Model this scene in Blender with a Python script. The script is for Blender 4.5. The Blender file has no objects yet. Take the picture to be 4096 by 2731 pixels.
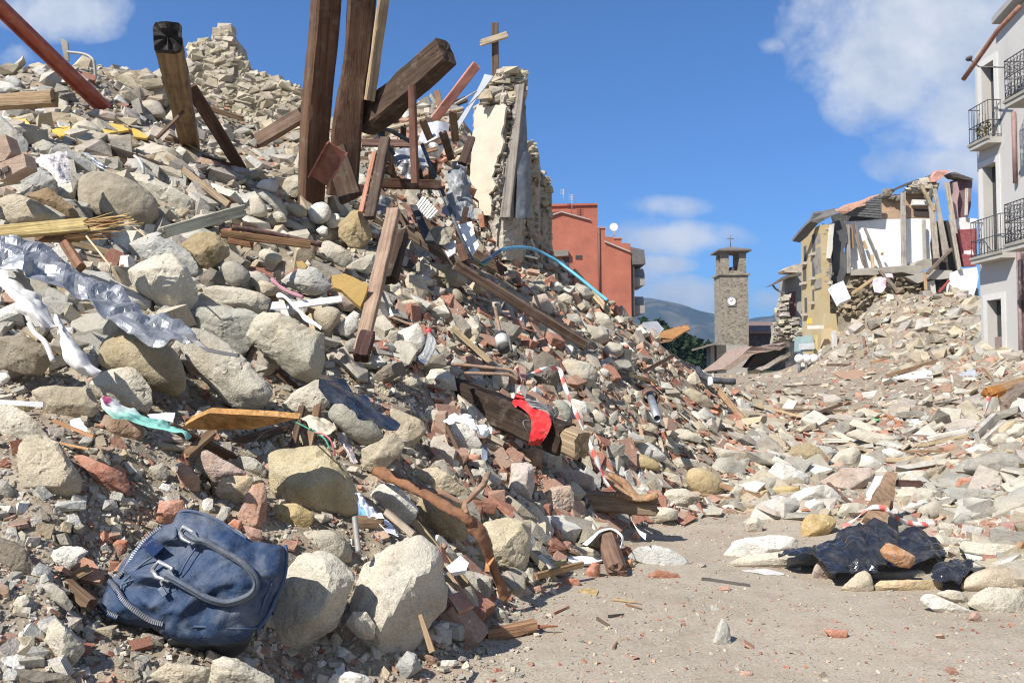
import bpy, bmesh, math, random
import numpy as np
from mathutils import Vector, Matrix
from mathutils.geometry import tessellate_polygon

# ------------------------------------------------------------ camera, sky, sun, exposure
SC = bpy.context.scene
COL = SC.collection
HC = 1.2                       # eye height of the crouching photographer
PITCH = math.radians(2.38)
F = 28.0 / 36.0 * 4096.0
cam = bpy.data.cameras.new("Camera")
cam.lens = 28.0
cam.sensor_width = 36.0
cam.clip_start = 0.05
cam.clip_end = 20000.0
cam.dof.use_dof = True
cam.dof.focus_distance = 3.7
cam.dof.aperture_fstop = 8.5
co = bpy.data.objects.new("Camera", cam)
COL.objects.link(co)
co.location = (0, 0, HC)
co.rotation_euler = (math.radians(90) + PITCH, 0, 0)
SC.camera = co
SUN = Vector((0.60, 0.62, -0.86)).normalized()      # the way the light travels
sun = bpy.data.lights.new("Sun", 'SUN')
sun.energy = 5.0
sun.angle = math.radians(0.5)
sun.color = (1.0, 0.95, 0.87)
so = bpy.data.objects.new("Sun", sun)
COL.objects.link(so)
so.rotation_euler = SUN.to_track_quat('-Z', 'Y').to_euler()
SC.view_settings.view_transform = 'Standard'
SC.view_settings.look = 'None'
SC.view_settings.exposure = 0.5
SC.view_settings.gamma = 1.0
SC.render.engine = 'CYCLES'
SC.cycles.max_bounces = 6
SC.cycles.filter_width = 1.1
SC.cycles.transparent_max_bounces = 8

class NT:
    """tiny helper round a node tree"""
    def __init__(s, tree):
        s.t = tree
    def n(s, typ, ins=None, **kw):
        nd = s.t.nodes.new('ShaderNode' + typ)
        for k, v in kw.items():
            setattr(nd, k, v)
        if ins:
            for k, v in ins.items():
                if isinstance(v, bpy.types.NodeSocket):
                    s.t.links.new(v, nd.inputs[k])
                else:
                    nd.inputs[k].default_value = v
        return nd
    def math(s, op, a, b=0.0, clamp=False):
        nd = s.n('Math', {0: a, 1: b}, operation=op)
        nd.use_clamp = clamp
        return nd.outputs[0]
    def mix(s, fac, a, b, bt='MIX'):
        nd = s.n('Mix', None, data_type='RGBA', blend_type=bt)
        for i, v in ((0, fac), (6, a), (7, b)):
            if isinstance(v, bpy.types.NodeSocket):
                s.t.links.new(v, nd.inputs[i])
            else:
                nd.inputs[i].default_value = v if i == 0 else (tuple(v) + (1.0,))[:4]
        return nd.outputs[2]
    def ramp(s, fac, stops):
        nd = s.n('ValToRGB', {0: fac})
        els = nd.color_ramp.elements
        while len(els) < len(stops):
            els.new(0.5)
        for e, (p, c) in zip(els, stops):
            e.position = p
            e.color = (c, c, c, 1) if isinstance(c, (int, float)) else (tuple(c) + (1.0,))[:4]
        return nd.outputs[0]
    def noise(s, vec, scale, detail=4.0, rough=0.55, dist=0.0):
        return s.n('TexNoise', {'Vector': vec, 'Scale': scale, 'Detail': detail, 'Roughness': rough, 'Distortion': dist}).outputs[0]

W = bpy.data.worlds.new("World")
SC.world = W
W.use_nodes = True
wt = NT(W.node_tree)
W.node_tree.nodes.clear()
sky = wt.n('TexSky', None, sky_type='NISHITA')
sky.sun_disc = False
sky.sun_elevation = math.asin(-SUN.z)
sky.sun_rotation = math.atan2(-SUN.x, -SUN.y)
sky.altitude = 900
sky.air_density = 1.0
sky.dust_density = 0.6
sky.ozone_density = 2.5
SKYK = 0.073
skyc = wt.mix(1.0, sky.outputs[0], (0.60, 1.04, 1.55), 'MULTIPLY')
tc = wt.n('TexCoord')
sx_ = wt.n('SeparateXYZ', {0: tc.outputs['Generated']})
yy = wt.math('MAXIMUM', sx_.outputs[1], 0.03)
uu = wt.math('DIVIDE', sx_.outputs[0], yy)
vv = wt.math('DIVIDE', sx_.outputs[2], yy)
uv = wt.n('CombineXYZ', {0: uu, 1: vv, 2: 0.0}).outputs[0]
n1 = wt.noise(uv, 5.5, 7.0, 0.62, 0.25)
n2 = wt.noise(uv, 16.0, 5.0, 0.6, 0.1)
nn = wt.math('ADD', wt.math('MULTIPLY', n1, 0.75), wt.math('MULTIPLY', n2, 0.25))
#       centre x, y (in 2352-wide pixels turned into directions), radii, strength
CL = [(2130, 70, 350, 190, 1.1), (2060, 190, 180, 130, 1.0), (2260, 270, 270, 150, 1.05), (2200, 370, 200, 70, 1.0), (1540, 468, 130, 40, .85), (1560, 545, 210, 50, .95), (1500, 515, 120, 60, .5), (1510, 605, 110, 28, .8),
      (1570, 680, 170, 50, 1.0), (1640, 712, 60, 22, .9), (1770, 690, 90, 34, .6), (130, 15, 200, 80, .9), (15, 120, 60, 60, .6), (1790, 95, 50, 30, .55), (1490, 640, 60, 60, .5), (2000, 1, 160, 60, .8)]
acc = None
for (x, y, a, b, k) in CL:
    u0, v0, ra, rb = (x - 1176) / 1829., (860 - y) / 1829., a / 1829., b / 1829.
    q = wt.n('VectorMath', {0: uv, 1: (-u0, -v0, 0)}, operation='ADD').outputs[0]
    q = wt.n('VectorMath', {0: q, 1: (1 / ra, 1 / rb, 0)}, operation='MULTIPLY').outputs[0]
    ln = wt.n('VectorMath', {0: q}, operation='LENGTH').outputs[1]
    m = wt.math('MULTIPLY', wt.math('SUBTRACT', 1.25, ln, True), k)
    acc = m if acc is None else wt.math('MAXIMUM', acc, m)
cm = wt.math('ADD', wt.math('MULTIPLY', acc, 1.0), wt.math('MULTIPLY', wt.math('SUBTRACT', nn, 0.5), 2.6))
cm = wt.math('MULTIPLY', cm, wt.math('MULTIPLY', acc, 4.0, True))
cmask = wt.ramp(cm, [(0.22, 0.0), (0.75, 0.78), (1.0, 0.9)])
ctone = wt.ramp(wt.noise(uv, 9.0, 5.0, 0.6), [(0.35, (5.6, 6.3, 7.4)), (0.65, (9.0, 9.2, 9.5))])
bk = wt.math('MULTIPLY', wt.math('SUBTRACT', -0.12, sx_.outputs[1]), 3.0, True)      # unseen broken cloud, added behind the camera to whiten the fill light
bk = wt.math('MULTIPLY', bk, wt.ramp(wt.noise(tc.outputs['Generated'], 3.0, 6.0, 0.6), [(0.36, 0.0), (0.56, 0.9)]))
fin = wt.mix(bk, wt.mix(cmask, skyc, ctone), (4.6, 4.7, 4.9))
bg = wt.n('Background', {0: fin, 1: SKYK})
wo = wt.n('OutputWorld', {0: bg.outputs[0]})

# ------------------------------------------------------------ pixels and rays
R = random.Random(7)
NR = np.random.RandomState(11)
ZR = 2352.0
REG = {'Z': (0, 0, 4096), 'A': (0, 0, 1100), 'B': (1000, 0, 1250), 'C': (0, 600, 1100), 'D': (1000, 700, 1100), 'E': (0, 1300, 1100), 'F': (1000, 1400, 1100), 'G': (0, 1998, 1100),
       'H': (1000, 1998, 1100), 'I': (2100, 700, 1100), 'J': (3000, 600, 1096), 'K': (2000, 1300, 1100), 'L': (2996, 1300, 1100), 'M': (2000, 1998, 1100), 'N': (2996, 1998, 1100),
       'T': (3500, 0, 1050), 'U': (3500, 600, 1050)}
def S(reg, x, y):
    x0, y0, w = REG[reg]
    return x0 + x * w / ZR, y0 + y * w / ZR
def pts(txt):
    """'C:632,215 720,170' -> list of photo pixels; a third number is kept"""
    reg, body = txt.split(':')
    out = []
    for t in body.split():
        v = [float(q) for q in t.split(',')]
        out.append(S(reg, v[0], v[1]) + tuple(v[2:]))
    return out
CP, SP = math.cos(PITCH), math.sin(PITCH)
def ray(sx, sy):
    cx, cy = (sx - 2048.0) / F, (1365.5 - sy) / F
    return Vector((cx, CP - cy * SP, SP + cy * CP))
def P(sx, sy, d):
    r = ray(sx, sy)
    return Vector((r.x / r.y * d, d, HC + r.z / r.y * d))
def Q(txt, d):
    return [P(p[0], p[1], d) for p in pts(txt)]
def onX(sx, sy, X):
    r = ray(sx, sy)
    t = X / r.x
    return Vector((X, r.y * t, HC + r.z * t))
def proj(p):
    y = p[1] * CP + (p[2] - HC) * SP
    z = -p[1] * SP + (p[2] - HC) * CP
    return 2048 + F * p[0] / y, 1365.5 - F * z / y

# ------------------------------------------------------------ noise
def _h(i, j, k):
    h = (i * 73856093) ^ (j * 19349663) ^ (k * 83492791)
    h = ((h ^ (h >> 13)) * 1274126177) & 0x7fffffff
    h = ((h ^ (h >> 15)) * 668265263) & 0x7fffffff
    return h / float(0x7fffffff)
def vn(p):
    p = np.asarray(p, float)
    i = np.floor(p).astype(np.int64)
    f = p - i
    f = f * f * (3 - 2 * f)
    x, y, z = i[:, 0], i[:, 1], i[:, 2]
    a, b, c = f[:, 0], f[:, 1], f[:, 2]
    r = 0
    for dx in (0, 1):
        for dy in (0, 1):
            for dz in (0, 1):
                r = r + _h(x + dx, y + dy, z + dz) * (a if dx else 1 - a) * (b if dy else 1 - b) * (c if dz else 1 - c)
    return r * 2 - 1
def fbm(p, o=4, g=0.5):
    p = np.asarray(p, float)
    r, a, t = 0, 1.0, 0
    for k in range(o):
        r = r + a * vn(p * 2.03 ** k + 17.3 * k)
        t += a
        a *= g
    return r / t

# ------------------------------------------------------------ terrain
CT = """0,1560,2.3 400,1560,2.5 700,1560,2.9 0,1300,2.7 300,1450,2.6 300,1200,3.2 500,1250,3.2 600,1400,2.95 0,1000,3.3 200,1000,3.4 450,1050,3.7 700,1200,3.6 900,1250,3.7 850,1450,3.25 1000,1450,3.5
1100,1300,4.3 1150,1400,4.0 0,800,4.0 250,750,4.3 500,900,4.2 700,950,4.4 850,1000,4.6 1000,1100,4.7 1150,1180,4.9 1300,1200,5.4 1400,1150,6.2 1450,1200,6.1 0,600,4.6 250,600,5 500,650,5.2 700,700,5.4
800,800,5.3 950,850,5.7 1100,950,5.8 1250,1020,6.0 1400,1050,6.6 1550,1100,7.5 0,450,5.4 250,450,6 500,500,6.3 700,560,6.4 900,680,6.5 1100,780,6.8 1250,870,7 1400,930,7.5 1550,980,8.5 1650,1050,8.5
0,330,6.5 250,330,7.2 500,390,7.8 700,430,7.8 900,530,8.2 1100,620,9 1250,720,9 1400,800,9.5 1550,880,11 1650,940,12 0,168,9.5 150,160,9.5 300,165,11 400,185,12 560,330,11.4 680,335,11.4 620,365,10.4 450,330,10 620,400,9.5 900,350,11 1040,340,11.5
930,262,14 1050,262,14 1130,590,10.8 1200,605,11.3 1270,640,11 1340,700,11.2 1400,730,11.5 1500,772,12 1620,852,13 1690,888,16 -400,700,4.2 -400,300,7 -400,1200,2.6
1750,905,20 1850,885,25 1900,950,14 2000,1050,9 2100,1120,7.5 1900,1150,6.8 1700,1130,7.2 2200,1200,5.8 2340,1250,4.9 2340,1100,6.5 2340,980,8.5 2340,890,12 2200,905,15 2100,880,20 2250,810,21
2000,810,28 2100,703,33 2230,678,34 2000,700,36 1900,850,30 1850,868,32 1910,858,36 1840,866,45 1780,866,40 2200,770,27 1950,742,34"""
WC = [(-5, 17, 3.6), (-2, 19, 3.6), (0, 19, 2.8), (2, 15.5, 1.0), (1, 14.5, 1.9), (3.5, 18, .7), (-10, 17, 3.6), (-6, 26, 2), (0, 28, 1), (5, 28, .8), (-15, 10, 4.5), (-12, 5, 3), (-6, 3, 2), (-4, 1, 1.2), (-2, .4, .3), (-8, 0, 2),
      (.6, 3, -.1), (1.5, 3, -.1), (2.5, 3, -.1), (1.2, 4, -.1), (2, 4, -.1), (1.3, 5, -.08), (1.9, 5.3, -.08), (0, 2.2, -.1), (1, 1.5, -.1), (2.5, 1.5, -.1), (0, .6, -.1), (1.8, 6.1, -.04), (-.15, 2.8, -.06), (-.7, 1.6, -.02),
      (4, 3, -.05), (4, 4.5, .12), (5, 6, .4), (7, 8, .8), (9, 12, 1.2), (12, 16, 1.2), (15, 22, 1.4), (14, 28, 2.5), (20, 33, 4), (18, 40, 4), (12, 45, 1.3), (8, 35, .9), (22, 50, 2),
      (0, 60, .8), (10, 60, .9), (22, 60, 1), (25, 100, .9), (40, 100, 1), (-20, 60, .8), (-30, 100, .8), (60, 60, .8), (60, 20, 1), (-40, 30, 1), (8, -4, 0), (-4, -6, 0), (0, -3, -.05), (0, 140, .8), (80, 140, .8), (-80, 140, .8)]
cps = []
for t in CT.split():
    a, b, d = [float(v) for v in t.split(',')]
    p = P(a * 4096 / ZR, b * 4096 / ZR, d)
    cps.append((p.x, p.y, p.z))
cps = np.array(cps + WC)
def _mq(a, b):
    return np.sqrt(((a[:, None, :] - b[None, :, :]) ** 2).sum(-1) + 0.35 ** 2)
A_ = _mq(cps[:, :2], cps[:, :2])
n_ = len(cps)
K_ = np.zeros((n_ + 3, n_ + 3))
K_[:n_, :n_] = A_ - np.eye(n_) * 0.03
K_[:n_, n_] = 1
K_[:n_, n_ + 1:] = cps[:, :2] * .01
K_[n_:, :n_] = K_[:n_, n_:].T
wgt = np.linalg.solve(K_, np.r_[cps[:, 2], 0, 0, 0])
def rawH(x, y):
    out = np.empty(len(x))
    for s in range(0, len(x), 20000):
        q = np.c_[x[s:s + 20000], y[s:s + 20000]]
        out[s:s + 20000] = _mq(q, cps[:, :2]) @ wgt[:n_] + wgt[n_] + (q * .01) @ wgt[n_ + 1:]
    return out
NA, NRW = 680, 560
AZ = np.radians(np.linspace(-80, 80, NA))
RR = 0.7 * (5000 / 0.7) ** np.linspace(0, 1, NRW)
gx = np.sin(AZ)[:, None] * RR[None, :]
gy = np.cos(AZ)[:, None] * RR[None, :]
near = RR < 150
gz = np.full((NA, NRW), 0.7)
gz[:, near] = rawH(gx[:, near].ravel(), gy[:, near].ravel()).reshape(NA, -1)
bl = np.clip((RR - 90) / 55, 0, 1)[None, :]
gz = np.clip(gz, -.5, 9) * (1 - bl) + 0.7 * bl
flat = np.log1p(np.exp(np.clip(gz * 40, -30, 30))) / 40          # soft floor at street level
gz = np.where(gz > .6, gz, flat)
pilem = np.clip((gz - .02) / .10, 0, 1)
q3 = np.c_[gx.ravel(), gy.ravel(), 0 * gx.ravel()]
gz += (fbm(q3 * 2.2, 3) * .05 + fbm(q3 * 9, 3) * .028).reshape(gz.shape) * pilem * (RR < 120)[None, :]
gz += (fbm(q3 * 1.1 + 5, 2) * .010 + fbm(q3 * 14, 2) * .003).reshape(gz.shape) * (RR < 40)[None, :]
EL = (gz - HC) / RR[None, :]
CM = np.maximum.accumulate(EL, axis=1)
def hit(sx, sy):
    """the place on the terrain seen at a photo pixel"""
    r = ray(sx, sy)
    az = math.atan2(r.x, r.y)
    te = r.z / math.hypot(r.x, r.y)
    c = min(NA - 2, max(0, int((az - AZ[0]) / (AZ[1] - AZ[0]))))
    k = int(np.searchsorted(CM[c], te))
    k = min(max(k, 1), NRW - 1)
    e0, e1 = CM[c, k - 1], CM[c, k]
    f = 0.5 if e1 <= e0 else min(1, max(0, (te - e0) / (e1 - e0)))
    d = RR[k - 1] + f * (RR[k] - RR[k - 1])
    return d * math.cos(az)
def Hz(x, y):
    az = math.atan2(x, y)
    r = math.hypot(x, y)
    c = (az - AZ[0]) / (AZ[1] - AZ[0])
    k = math.log(max(r, .71) / .7) / math.log(5000 / .7) * (NRW - 1)
    c = min(NA - 1.001, max(0, c))
    k = min(NRW - 1.001, max(0, k))
    i, j = int(c), int(k)
    a, b = c - i, k - j
    return (gz[i, j] * (1 - a) + gz[i + 1, j] * a) * (1 - b) + (gz[i, j + 1] * (1 - a) + gz[i + 1, j + 1] * a) * b
def Nrm(x, y, e=.12):
    return Vector((Hz(x - e, y) - Hz(x + e, y), Hz(x, y - e) - Hz(x, y + e), 2 * e)).normalized()

# ------------------------------------------------------------ scene objects
def tag(o, label=None, cat=None, group=None, kind=None):
    if label: o['label'] = label
    if cat: o['category'] = cat
    if group: o['group'] = group
    if kind: o['kind'] = kind
    return o
def link(name, me, mat=None, parent=None, col=None, loc=None):
    o = bpy.data.objects.new(name, me)
    COL.objects.link(o)
    if mat is not None and me is not None and not me.materials:
        me.materials.append(mat)
    if parent is not None:
        o.parent = parent
    if col is not None:
        o.color = tuple(col) + (1.0,)
    if loc is not None:
        o.location = loc
    return o
def empty(name, loc, label, cat, group=None):
    o = bpy.data.objects.new(name, None)
    COL.objects.link(o)
    o.location = loc
    o.empty_display_size = .1
    return tag(o, label, cat, group)
def mesh(name, v, f, smooth=True):
    me = bpy.data.meshes.new(name)
    me.from_pydata([tuple(p) for p in v], [], [tuple(int(i) for i in q) for q in f])
    me.update()
    if smooth:
        me.polygons.foreach_set('use_smooth', [True] * len(me.polygons))
    return me
def npmesh(name, v, tris, smooth=False, cols=None, n=3):
    """numpy vertex and face arrays -> mesh; cols is a colour for each vertex"""
    me = bpy.data.meshes.new(name)
    me.vertices.add(len(v))
    me.vertices.foreach_set('co', np.asarray(v, np.float32).ravel())
    m = len(tris)
    me.loops.add(m * n)
    me.loops.foreach_set('vertex_index', np.asarray(tris, np.int32).ravel())
    me.polygons.add(m)
    me.polygons.foreach_set('loop_start', np.arange(0, m * n, n, dtype=np.int32))
    me.polygons.foreach_set('use_smooth', np.full(m, bool(smooth)))
    if cols is not None:
        at = me.color_attributes.new('Col', 'FLOAT_COLOR', 'POINT')
        at.data.foreach_set('color', np.c_[cols, np.ones(len(cols))].astype(np.float32).ravel())
    me.update(calc_edges=True)
    return me

# ------------------------------------------------------------ materials
def newmat(name):
    m = bpy.data.materials.new(name)
    m.use_nodes = True
    t = NT(m.node_tree)
    b = m.node_tree.nodes['Principled BSDF']
    return m, t, b
def setin(t, b, **kw):
    for k, v in kw.items():
        k = k.replace('_', ' ')
        if isinstance(v, bpy.types.NodeSocket):
            t.t.links.new(v, b.inputs[k])
        else:
            b.inputs[k].default_value = (tuple(v) + (1.0,))[:4] if isinstance(v, tuple) else v
def ocoord(t, rnd=True):
    c = t.n('TexCoord').outputs['Object']
    if rnd:
        oi = t.n('ObjectInfo')
        r = t.math('MULTIPLY', oi.outputs['Random'], 57.0)
        c = t.n('VectorMath', {0: c, 1: r}, operation='ADD').outputs[0]
    return c
def bump(t, h, strength, dist=0.02, normal=None):
    ins = {'Height': h, 'Strength': strength, 'Distance': dist}
    if normal is not None:
        ins['Normal'] = normal
    return t.n('Bump', ins).outputs[0]
def stone_mat(name, attr=False, dust=.45, sc=1.0, spec=.25, dustc=(.52, .475, .395), pit=1.0):
    m, t, b = newmat(name)
    c = ocoord(t, not attr)
    if attr:
        base = t.n('Attribute', None, attribute_name='Col').outputs[0]
    else:
        base = t.n('ObjectInfo').outputs['Color']
    big = t.noise(c, 5 * sc, 4, .6, .4)
    med = t.noise(c, 22 * sc, 5, .65)
    fin_ = t.noise(c, 110 * sc, 3, .7)
    col = t.mix(1.0, base, t.ramp(big, [(.25, .66), (.5, 1.0), (.75, 1.22)]), 'MULTIPLY')
    col = t.mix(t.math('MULTIPLY', t.ramp(t.noise(c, 3.3 * sc, 3, .6), [(.5, 0.0), (.72, .6)]), .62), col, t.mix(1.0, col, (1.02, .82, .56), 'MULTIPLY'))
    dm = t.ramp(t.math('ADD', t.math('MULTIPLY', med, .6), t.math('MULTIPLY', big, .4)), [(.42, 0.0), (.68, dust)])
    col = t.mix(dm, col, dustc)
    col = t.mix(1.0, col, t.ramp(fin_, [(.3, .74), (.5, 1.0), (.7, 1.15)]), 'MULTIPLY')
    pits = t.ramp(t.noise(c, 48 * sc, 3, .5), [(.30, .45), (.40, 1.0)])
    col = t.mix(t.ramp(big, [(.45, 0.0), (.65, .7 * pit)]), col, t.mix(1.0, col, pits, 'MULTIPLY'))
    col = t.mix(1.0, col, (.89, .895, .89), 'MULTIPLY')
    hh = t.math('ADD', t.math('MULTIPLY', med, 1.0), t.math('MULTIPLY', fin_, .35))
    setin(t, b, Base_Color=col, Roughness=.92, Normal=bump(t, hh, .75, .018 / sc))
    b.inputs['Specular IOR Level'].default_value = spec
    return m
MS = stone_mat('stone')
MSD = stone_mat('dirty_stone', False, .12, 1.0, .2, (.36, .32, .26))
MSA = stone_mat('stone_rubble', True, .35)
MB_ = stone_mat('fired_clay', False, .7, 1.3, .2, (.54, .43, .36), .4)
MBA = stone_mat('clay_rubble', True, .6, 1.3, .2, (.50, .39, .31), .4)

def ground_mat():
    m, t, b = newmat('ground_earth')
    c = t.n('TexCoord').outputs['Object']
    pm = t.n('Attribute', None, attribute_name='Col').outputs[0]
    pmf = t.n('SeparateColor', {0: pm}).outputs[0]
    big = t.noise(c, .9, 4, .6, .5)
    med = t.noise(c, 7, 5, .65)
    fin_ = t.noise(c, 70, 4, .7)
    street = t.ramp(t.math('ADD', t.math('MULTIPLY', big, .5), t.math('MULTIPLY', med, .5)), [(.32, (.33, .285, .225)), (.5, (.41, .36, .29)), (.68, (.47, .42, .345))])
    pile = t.ramp(med, [(.3, (.22, .18, .135)), (.5, (.34, .285, .215)), (.7, (.46, .405, .33))])
    col = t.mix(pmf, street, pile)
    # crushed brick and pale mortar flecks trodden into the dust
    vo = t.n('TexVoronoi', {'Vector': c, 'Scale': 95.0}, feature='F1')
    vc = t.n('SeparateColor', {0: vo.outputs['Color']})
    fleck = t.math('MULTIPLY', t.math('LESS_THAN', vo.outputs['Distance'], .36), t.math('GREATER_THAN', vc.outputs[0], .62))
    fcol = t.ramp(vc.outputs[1], [(.0, (.18, .15, .12)), (.38, (.50, .46, .40)), (.72, (.58, .55, .5)), (.80, (.40, .17, .11))])
    fcol.node.color_ramp.interpolation = 'CONSTANT'
    col = t.mix(t.math('MULTIPLY', fleck, t.ramp(t.noise(c, 3, 3), [(.35, .25), (.65, .95)])), col, fcol)
    col = t.mix(t.ramp(t.noise(c, 2.1, 4, .6, .7), [(.56, 0.0), (.74, .4)]), col, (.36, .22, .155))
    col = t.mix(1.0, col, t.ramp(fin_, [(.3, .78), (.5, 1.0), (.7, 1.14)]), 'MULTIPLY')
    col = t.mix(1.0, col, (.88, .87, .86), 'MULTIPLY')
    hh = t.math('ADD', t.math('MULTIPLY', med, .5), t.math('ADD', t.math('MULTIPLY', fin_, .3), t.math('MULTIPLY', fleck, .22)))
    setin(t, b, Base_Color=col, Roughness=.95, Normal=bump(t, hh, .8, .02))
    b.inputs['Specular IOR Level'].default_value = .15
    return m
def wood_mat():
    m, t, b = newmat('timber')
    c = ocoord(t)
    base = t.n('ObjectInfo').outputs['Color']
    mp = t.n('Mapping', {'Vector': c, 'Scale': (26, 26, 1.1)}).outputs[0]
    gr = t.noise(mp, 1.0, 6, .65, .6)
    mp2 = t.n('Mapping', {'Vector': c, 'Scale': (90, 90, 3.0)}).outputs[0]
    g2 = t.noise(mp2, 1.0, 4, .7, .3)
    st = t.noise(c, 3.2, 4, .65, .5)
    col = t.mix(1.0, base, t.ramp(gr, [(.28, .42), (.5, 1.0), (.72, 1.4)]), 'MULTIPLY')
    col = t.mix(t.ramp(st, [(.48, 0.0), (.7, .55)]), col, t.mix(1.0, col, (.45, .36, .30), 'MULTIPLY'))
    col = t.mix(t.ramp(t.noise(c, 9, 4, .65), [(.55, 0.0), (.76, .3)]), col, (.36, .31, .25))
    col = t.mix(1.0, col, t.ramp(g2, [(.3, .75), (.6, 1.1)]), 'MULTIPLY')
    hh = t.math('ADD', gr, t.math('MULTIPLY', g2, .4))
    setin(t, b, Base_Color=col, Roughness=.85, Normal=bump(t, hh, .8, .015))
    b.inputs['Specular IOR Level'].default_value = .25
    return m
def plain_mat(name, rough=.7, metal=0.0, var=.35, sc=8.0, dirt=.35, dirtc=(.36, .31, .25), bs=.3, bd=.01, spec=.5, attr=False, bsc=30, dsc=12):
    """painted, woven or metal surface in the object's colour, with dust lying on it"""
    m, t, b = newmat(name)
    c = ocoord(t)
    base = t.n('Attribute', None, attribute_name='Col').outputs[0] if attr else t.n('ObjectInfo').outputs['Color']
    col = t.mix(1.0, base, t.ramp(t.noise(c, sc, 5, .6, .3), [(.28, 1 - var), (.5, 1.0), (.75, 1 + var * .6)]), 'MULTIPLY')
    d = t.ramp(t.noise(c, dsc, 6, .7, .4), [(.46, 0.0), (.72, dirt)])
    col = t.mix(d, col, dirtc)
    setin(t, b, Base_Color=col, Roughness=t.math('ADD', rough, t.math('MULTIPLY', d, .3), True), Metallic=metal, Normal=bump(t, t.noise(c, bsc, 4, .6), bs, bd))
    b.inputs['Specular IOR Level'].default_value = spec
    return m
MG = ground_mat()
MW = wood_mat()
MPAINT = plain_mat('old_paint', .6, 0, .25, 6, .45)
MRUST = plain_mat('rusty_iron', .8, .0, .55, 14, .5, (.36, .155, .06), .8, .01)
MGALV = plain_mat('galvanised_sheet', .42, .55, .35, 9, .35, (.40, .39, .37), .35, .012)
MCLOTH = plain_mat('woven_cloth', .92, 0, .12, 9, .25, (.42, .37, .31), .35, .006, .15, bsc=160)
MNAVY = plain_mat('navy_canvas', .68, 0, .35, 7, .5, (.27, .27, .265), .6, .02, .35, bsc=16, dsc=6)
MPLAS = plain_mat('black_film', .2, 0, .3, 7, .22, (.22, .21, .2), .25, .012, .6, bsc=22)
MPLASTIC = plain_mat('plastic', .45, 0, .12, 6, .25)
MPLASTER = plain_mat('plaster', .9, 0, .14, 3, .25, (.42, .37, .30), .5, .008, .2)
MGLASSY, _t, _b = newmat('clear_plastic')
setin(_t, _b, Base_Color=(.88, .92, .95), Roughness=.12, IOR=1.25)
_b.inputs['Transmission Weight'].default_value = .8

# ------------------------------------------------------------ shape builders
_ico = {}
def ico(n):
    if n not in _ico:
        bm = bmesh.new()
        bmesh.ops.create_icosphere(bm, subdivisions=n, radius=1.0)
        v = np.array([p.co[:] for p in bm.verts])
        f = np.array([[q.index for q in p.verts] for p in bm.faces])
        bm.free()
        _ico[n] = (v / np.linalg.norm(v, axis=1)[:, None], f)
    return _ico[n]
def polar_solid(nor, h, sub, p=22.0, scale=(1, 1, 1), rough=.05, freq=2.2, seed=0.0, fine=.02):
    """solid bounded by the planes nor.x = h, edges softened (p), surface roughened; centre at 0"""
    u, f = ico(sub)
    u = u * np.asarray(scale)[None, :]
    u = u / np.linalg.norm(u, axis=1)[:, None]
    a = np.clip(u @ np.asarray(nor).T, 1e-6, None) / np.asarray(h)[None, :]
    r = (a ** p).sum(1) ** (-1.0 / p)
    rm = r.mean()
    q = u * r[:, None] / rm
    cr = np.abs(fbm(q * freq * 1.3 + seed + 21, 3))
    r = r + rm * (rough * fbm(q * freq + seed, 3) + fine * fbm(q * freq * 4.5 + seed + 9, 3) - rough * .9 * np.clip(.16 - cr, 0, 1) / .16 * (.5 + .5 * vn(q * 1.1 + seed)))
    return u * r[:, None], f
def hull_planes(pp):
    bm = bmesh.new()
    for p in pp:
        bm.verts.new(p)
    bmesh.ops.convex_hull(bm, input=bm.verts)
    bm.normal_update()
    N_, H_, A_ = [], [], []
    for fc in bm.faces:
        nv = fc.normal
        hv = nv.dot(fc.verts[0].co)
        if hv < 0:
            nv, hv = -nv, -hv
        ar = fc.calc_area()
        for i in range(len(N_)):
            if N_[i].dot(nv) > .985:
                w = A_[i] + ar
                N_[i] = ((N_[i] * A_[i] + nv * ar) / w).normalized()
                H_[i] = (H_[i] * A_[i] + hv * ar) / w
                A_[i] = w
                break
        else:
            N_.append(nv.copy()); H_.append(hv); A_.append(ar)
    bm.free()
    return np.array([n[:] for n in N_]), np.maximum(np.array(H_), 1e-3)
def rnd_planes(rs, n, scale, flat=0.0):
    nv = rs.normal(size=(n, 3))
    nv /= np.linalg.norm(nv, axis=1)[:, None]
    nv = np.r_[nv, [[1, 0, 0], [-1, 0, 0], [0, 1, 0], [0, -1, 0], [0, 0, 1], [0, 0, -1]]]
    s = np.asarray(scale)
    sup = np.sqrt(((nv * s) ** 2).sum(1))
    h = sup * rs.uniform(.68, .98, len(nv))
    return nv, h
def box_planes(rs, s, cuts=2, tilt=.05):
    nv, h = [], []
    for ax in range(3):
        for sg in (1, -1):
            n = np.zeros(3); n[ax] = sg
            n = n + rs.normal(size=3) * tilt
            nv.append(n / np.linalg.norm(n)); h.append(s[ax])
    for k in range(cuts):
        n = rs.normal(size=3)
        n /= np.linalg.norm(n)
        nv.append(n); h.append(np.sqrt(((n * np.asarray(s)) ** 2).sum()) * rs.uniform(.55, .9))
    return np.array(nv), np.array(h)

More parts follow.
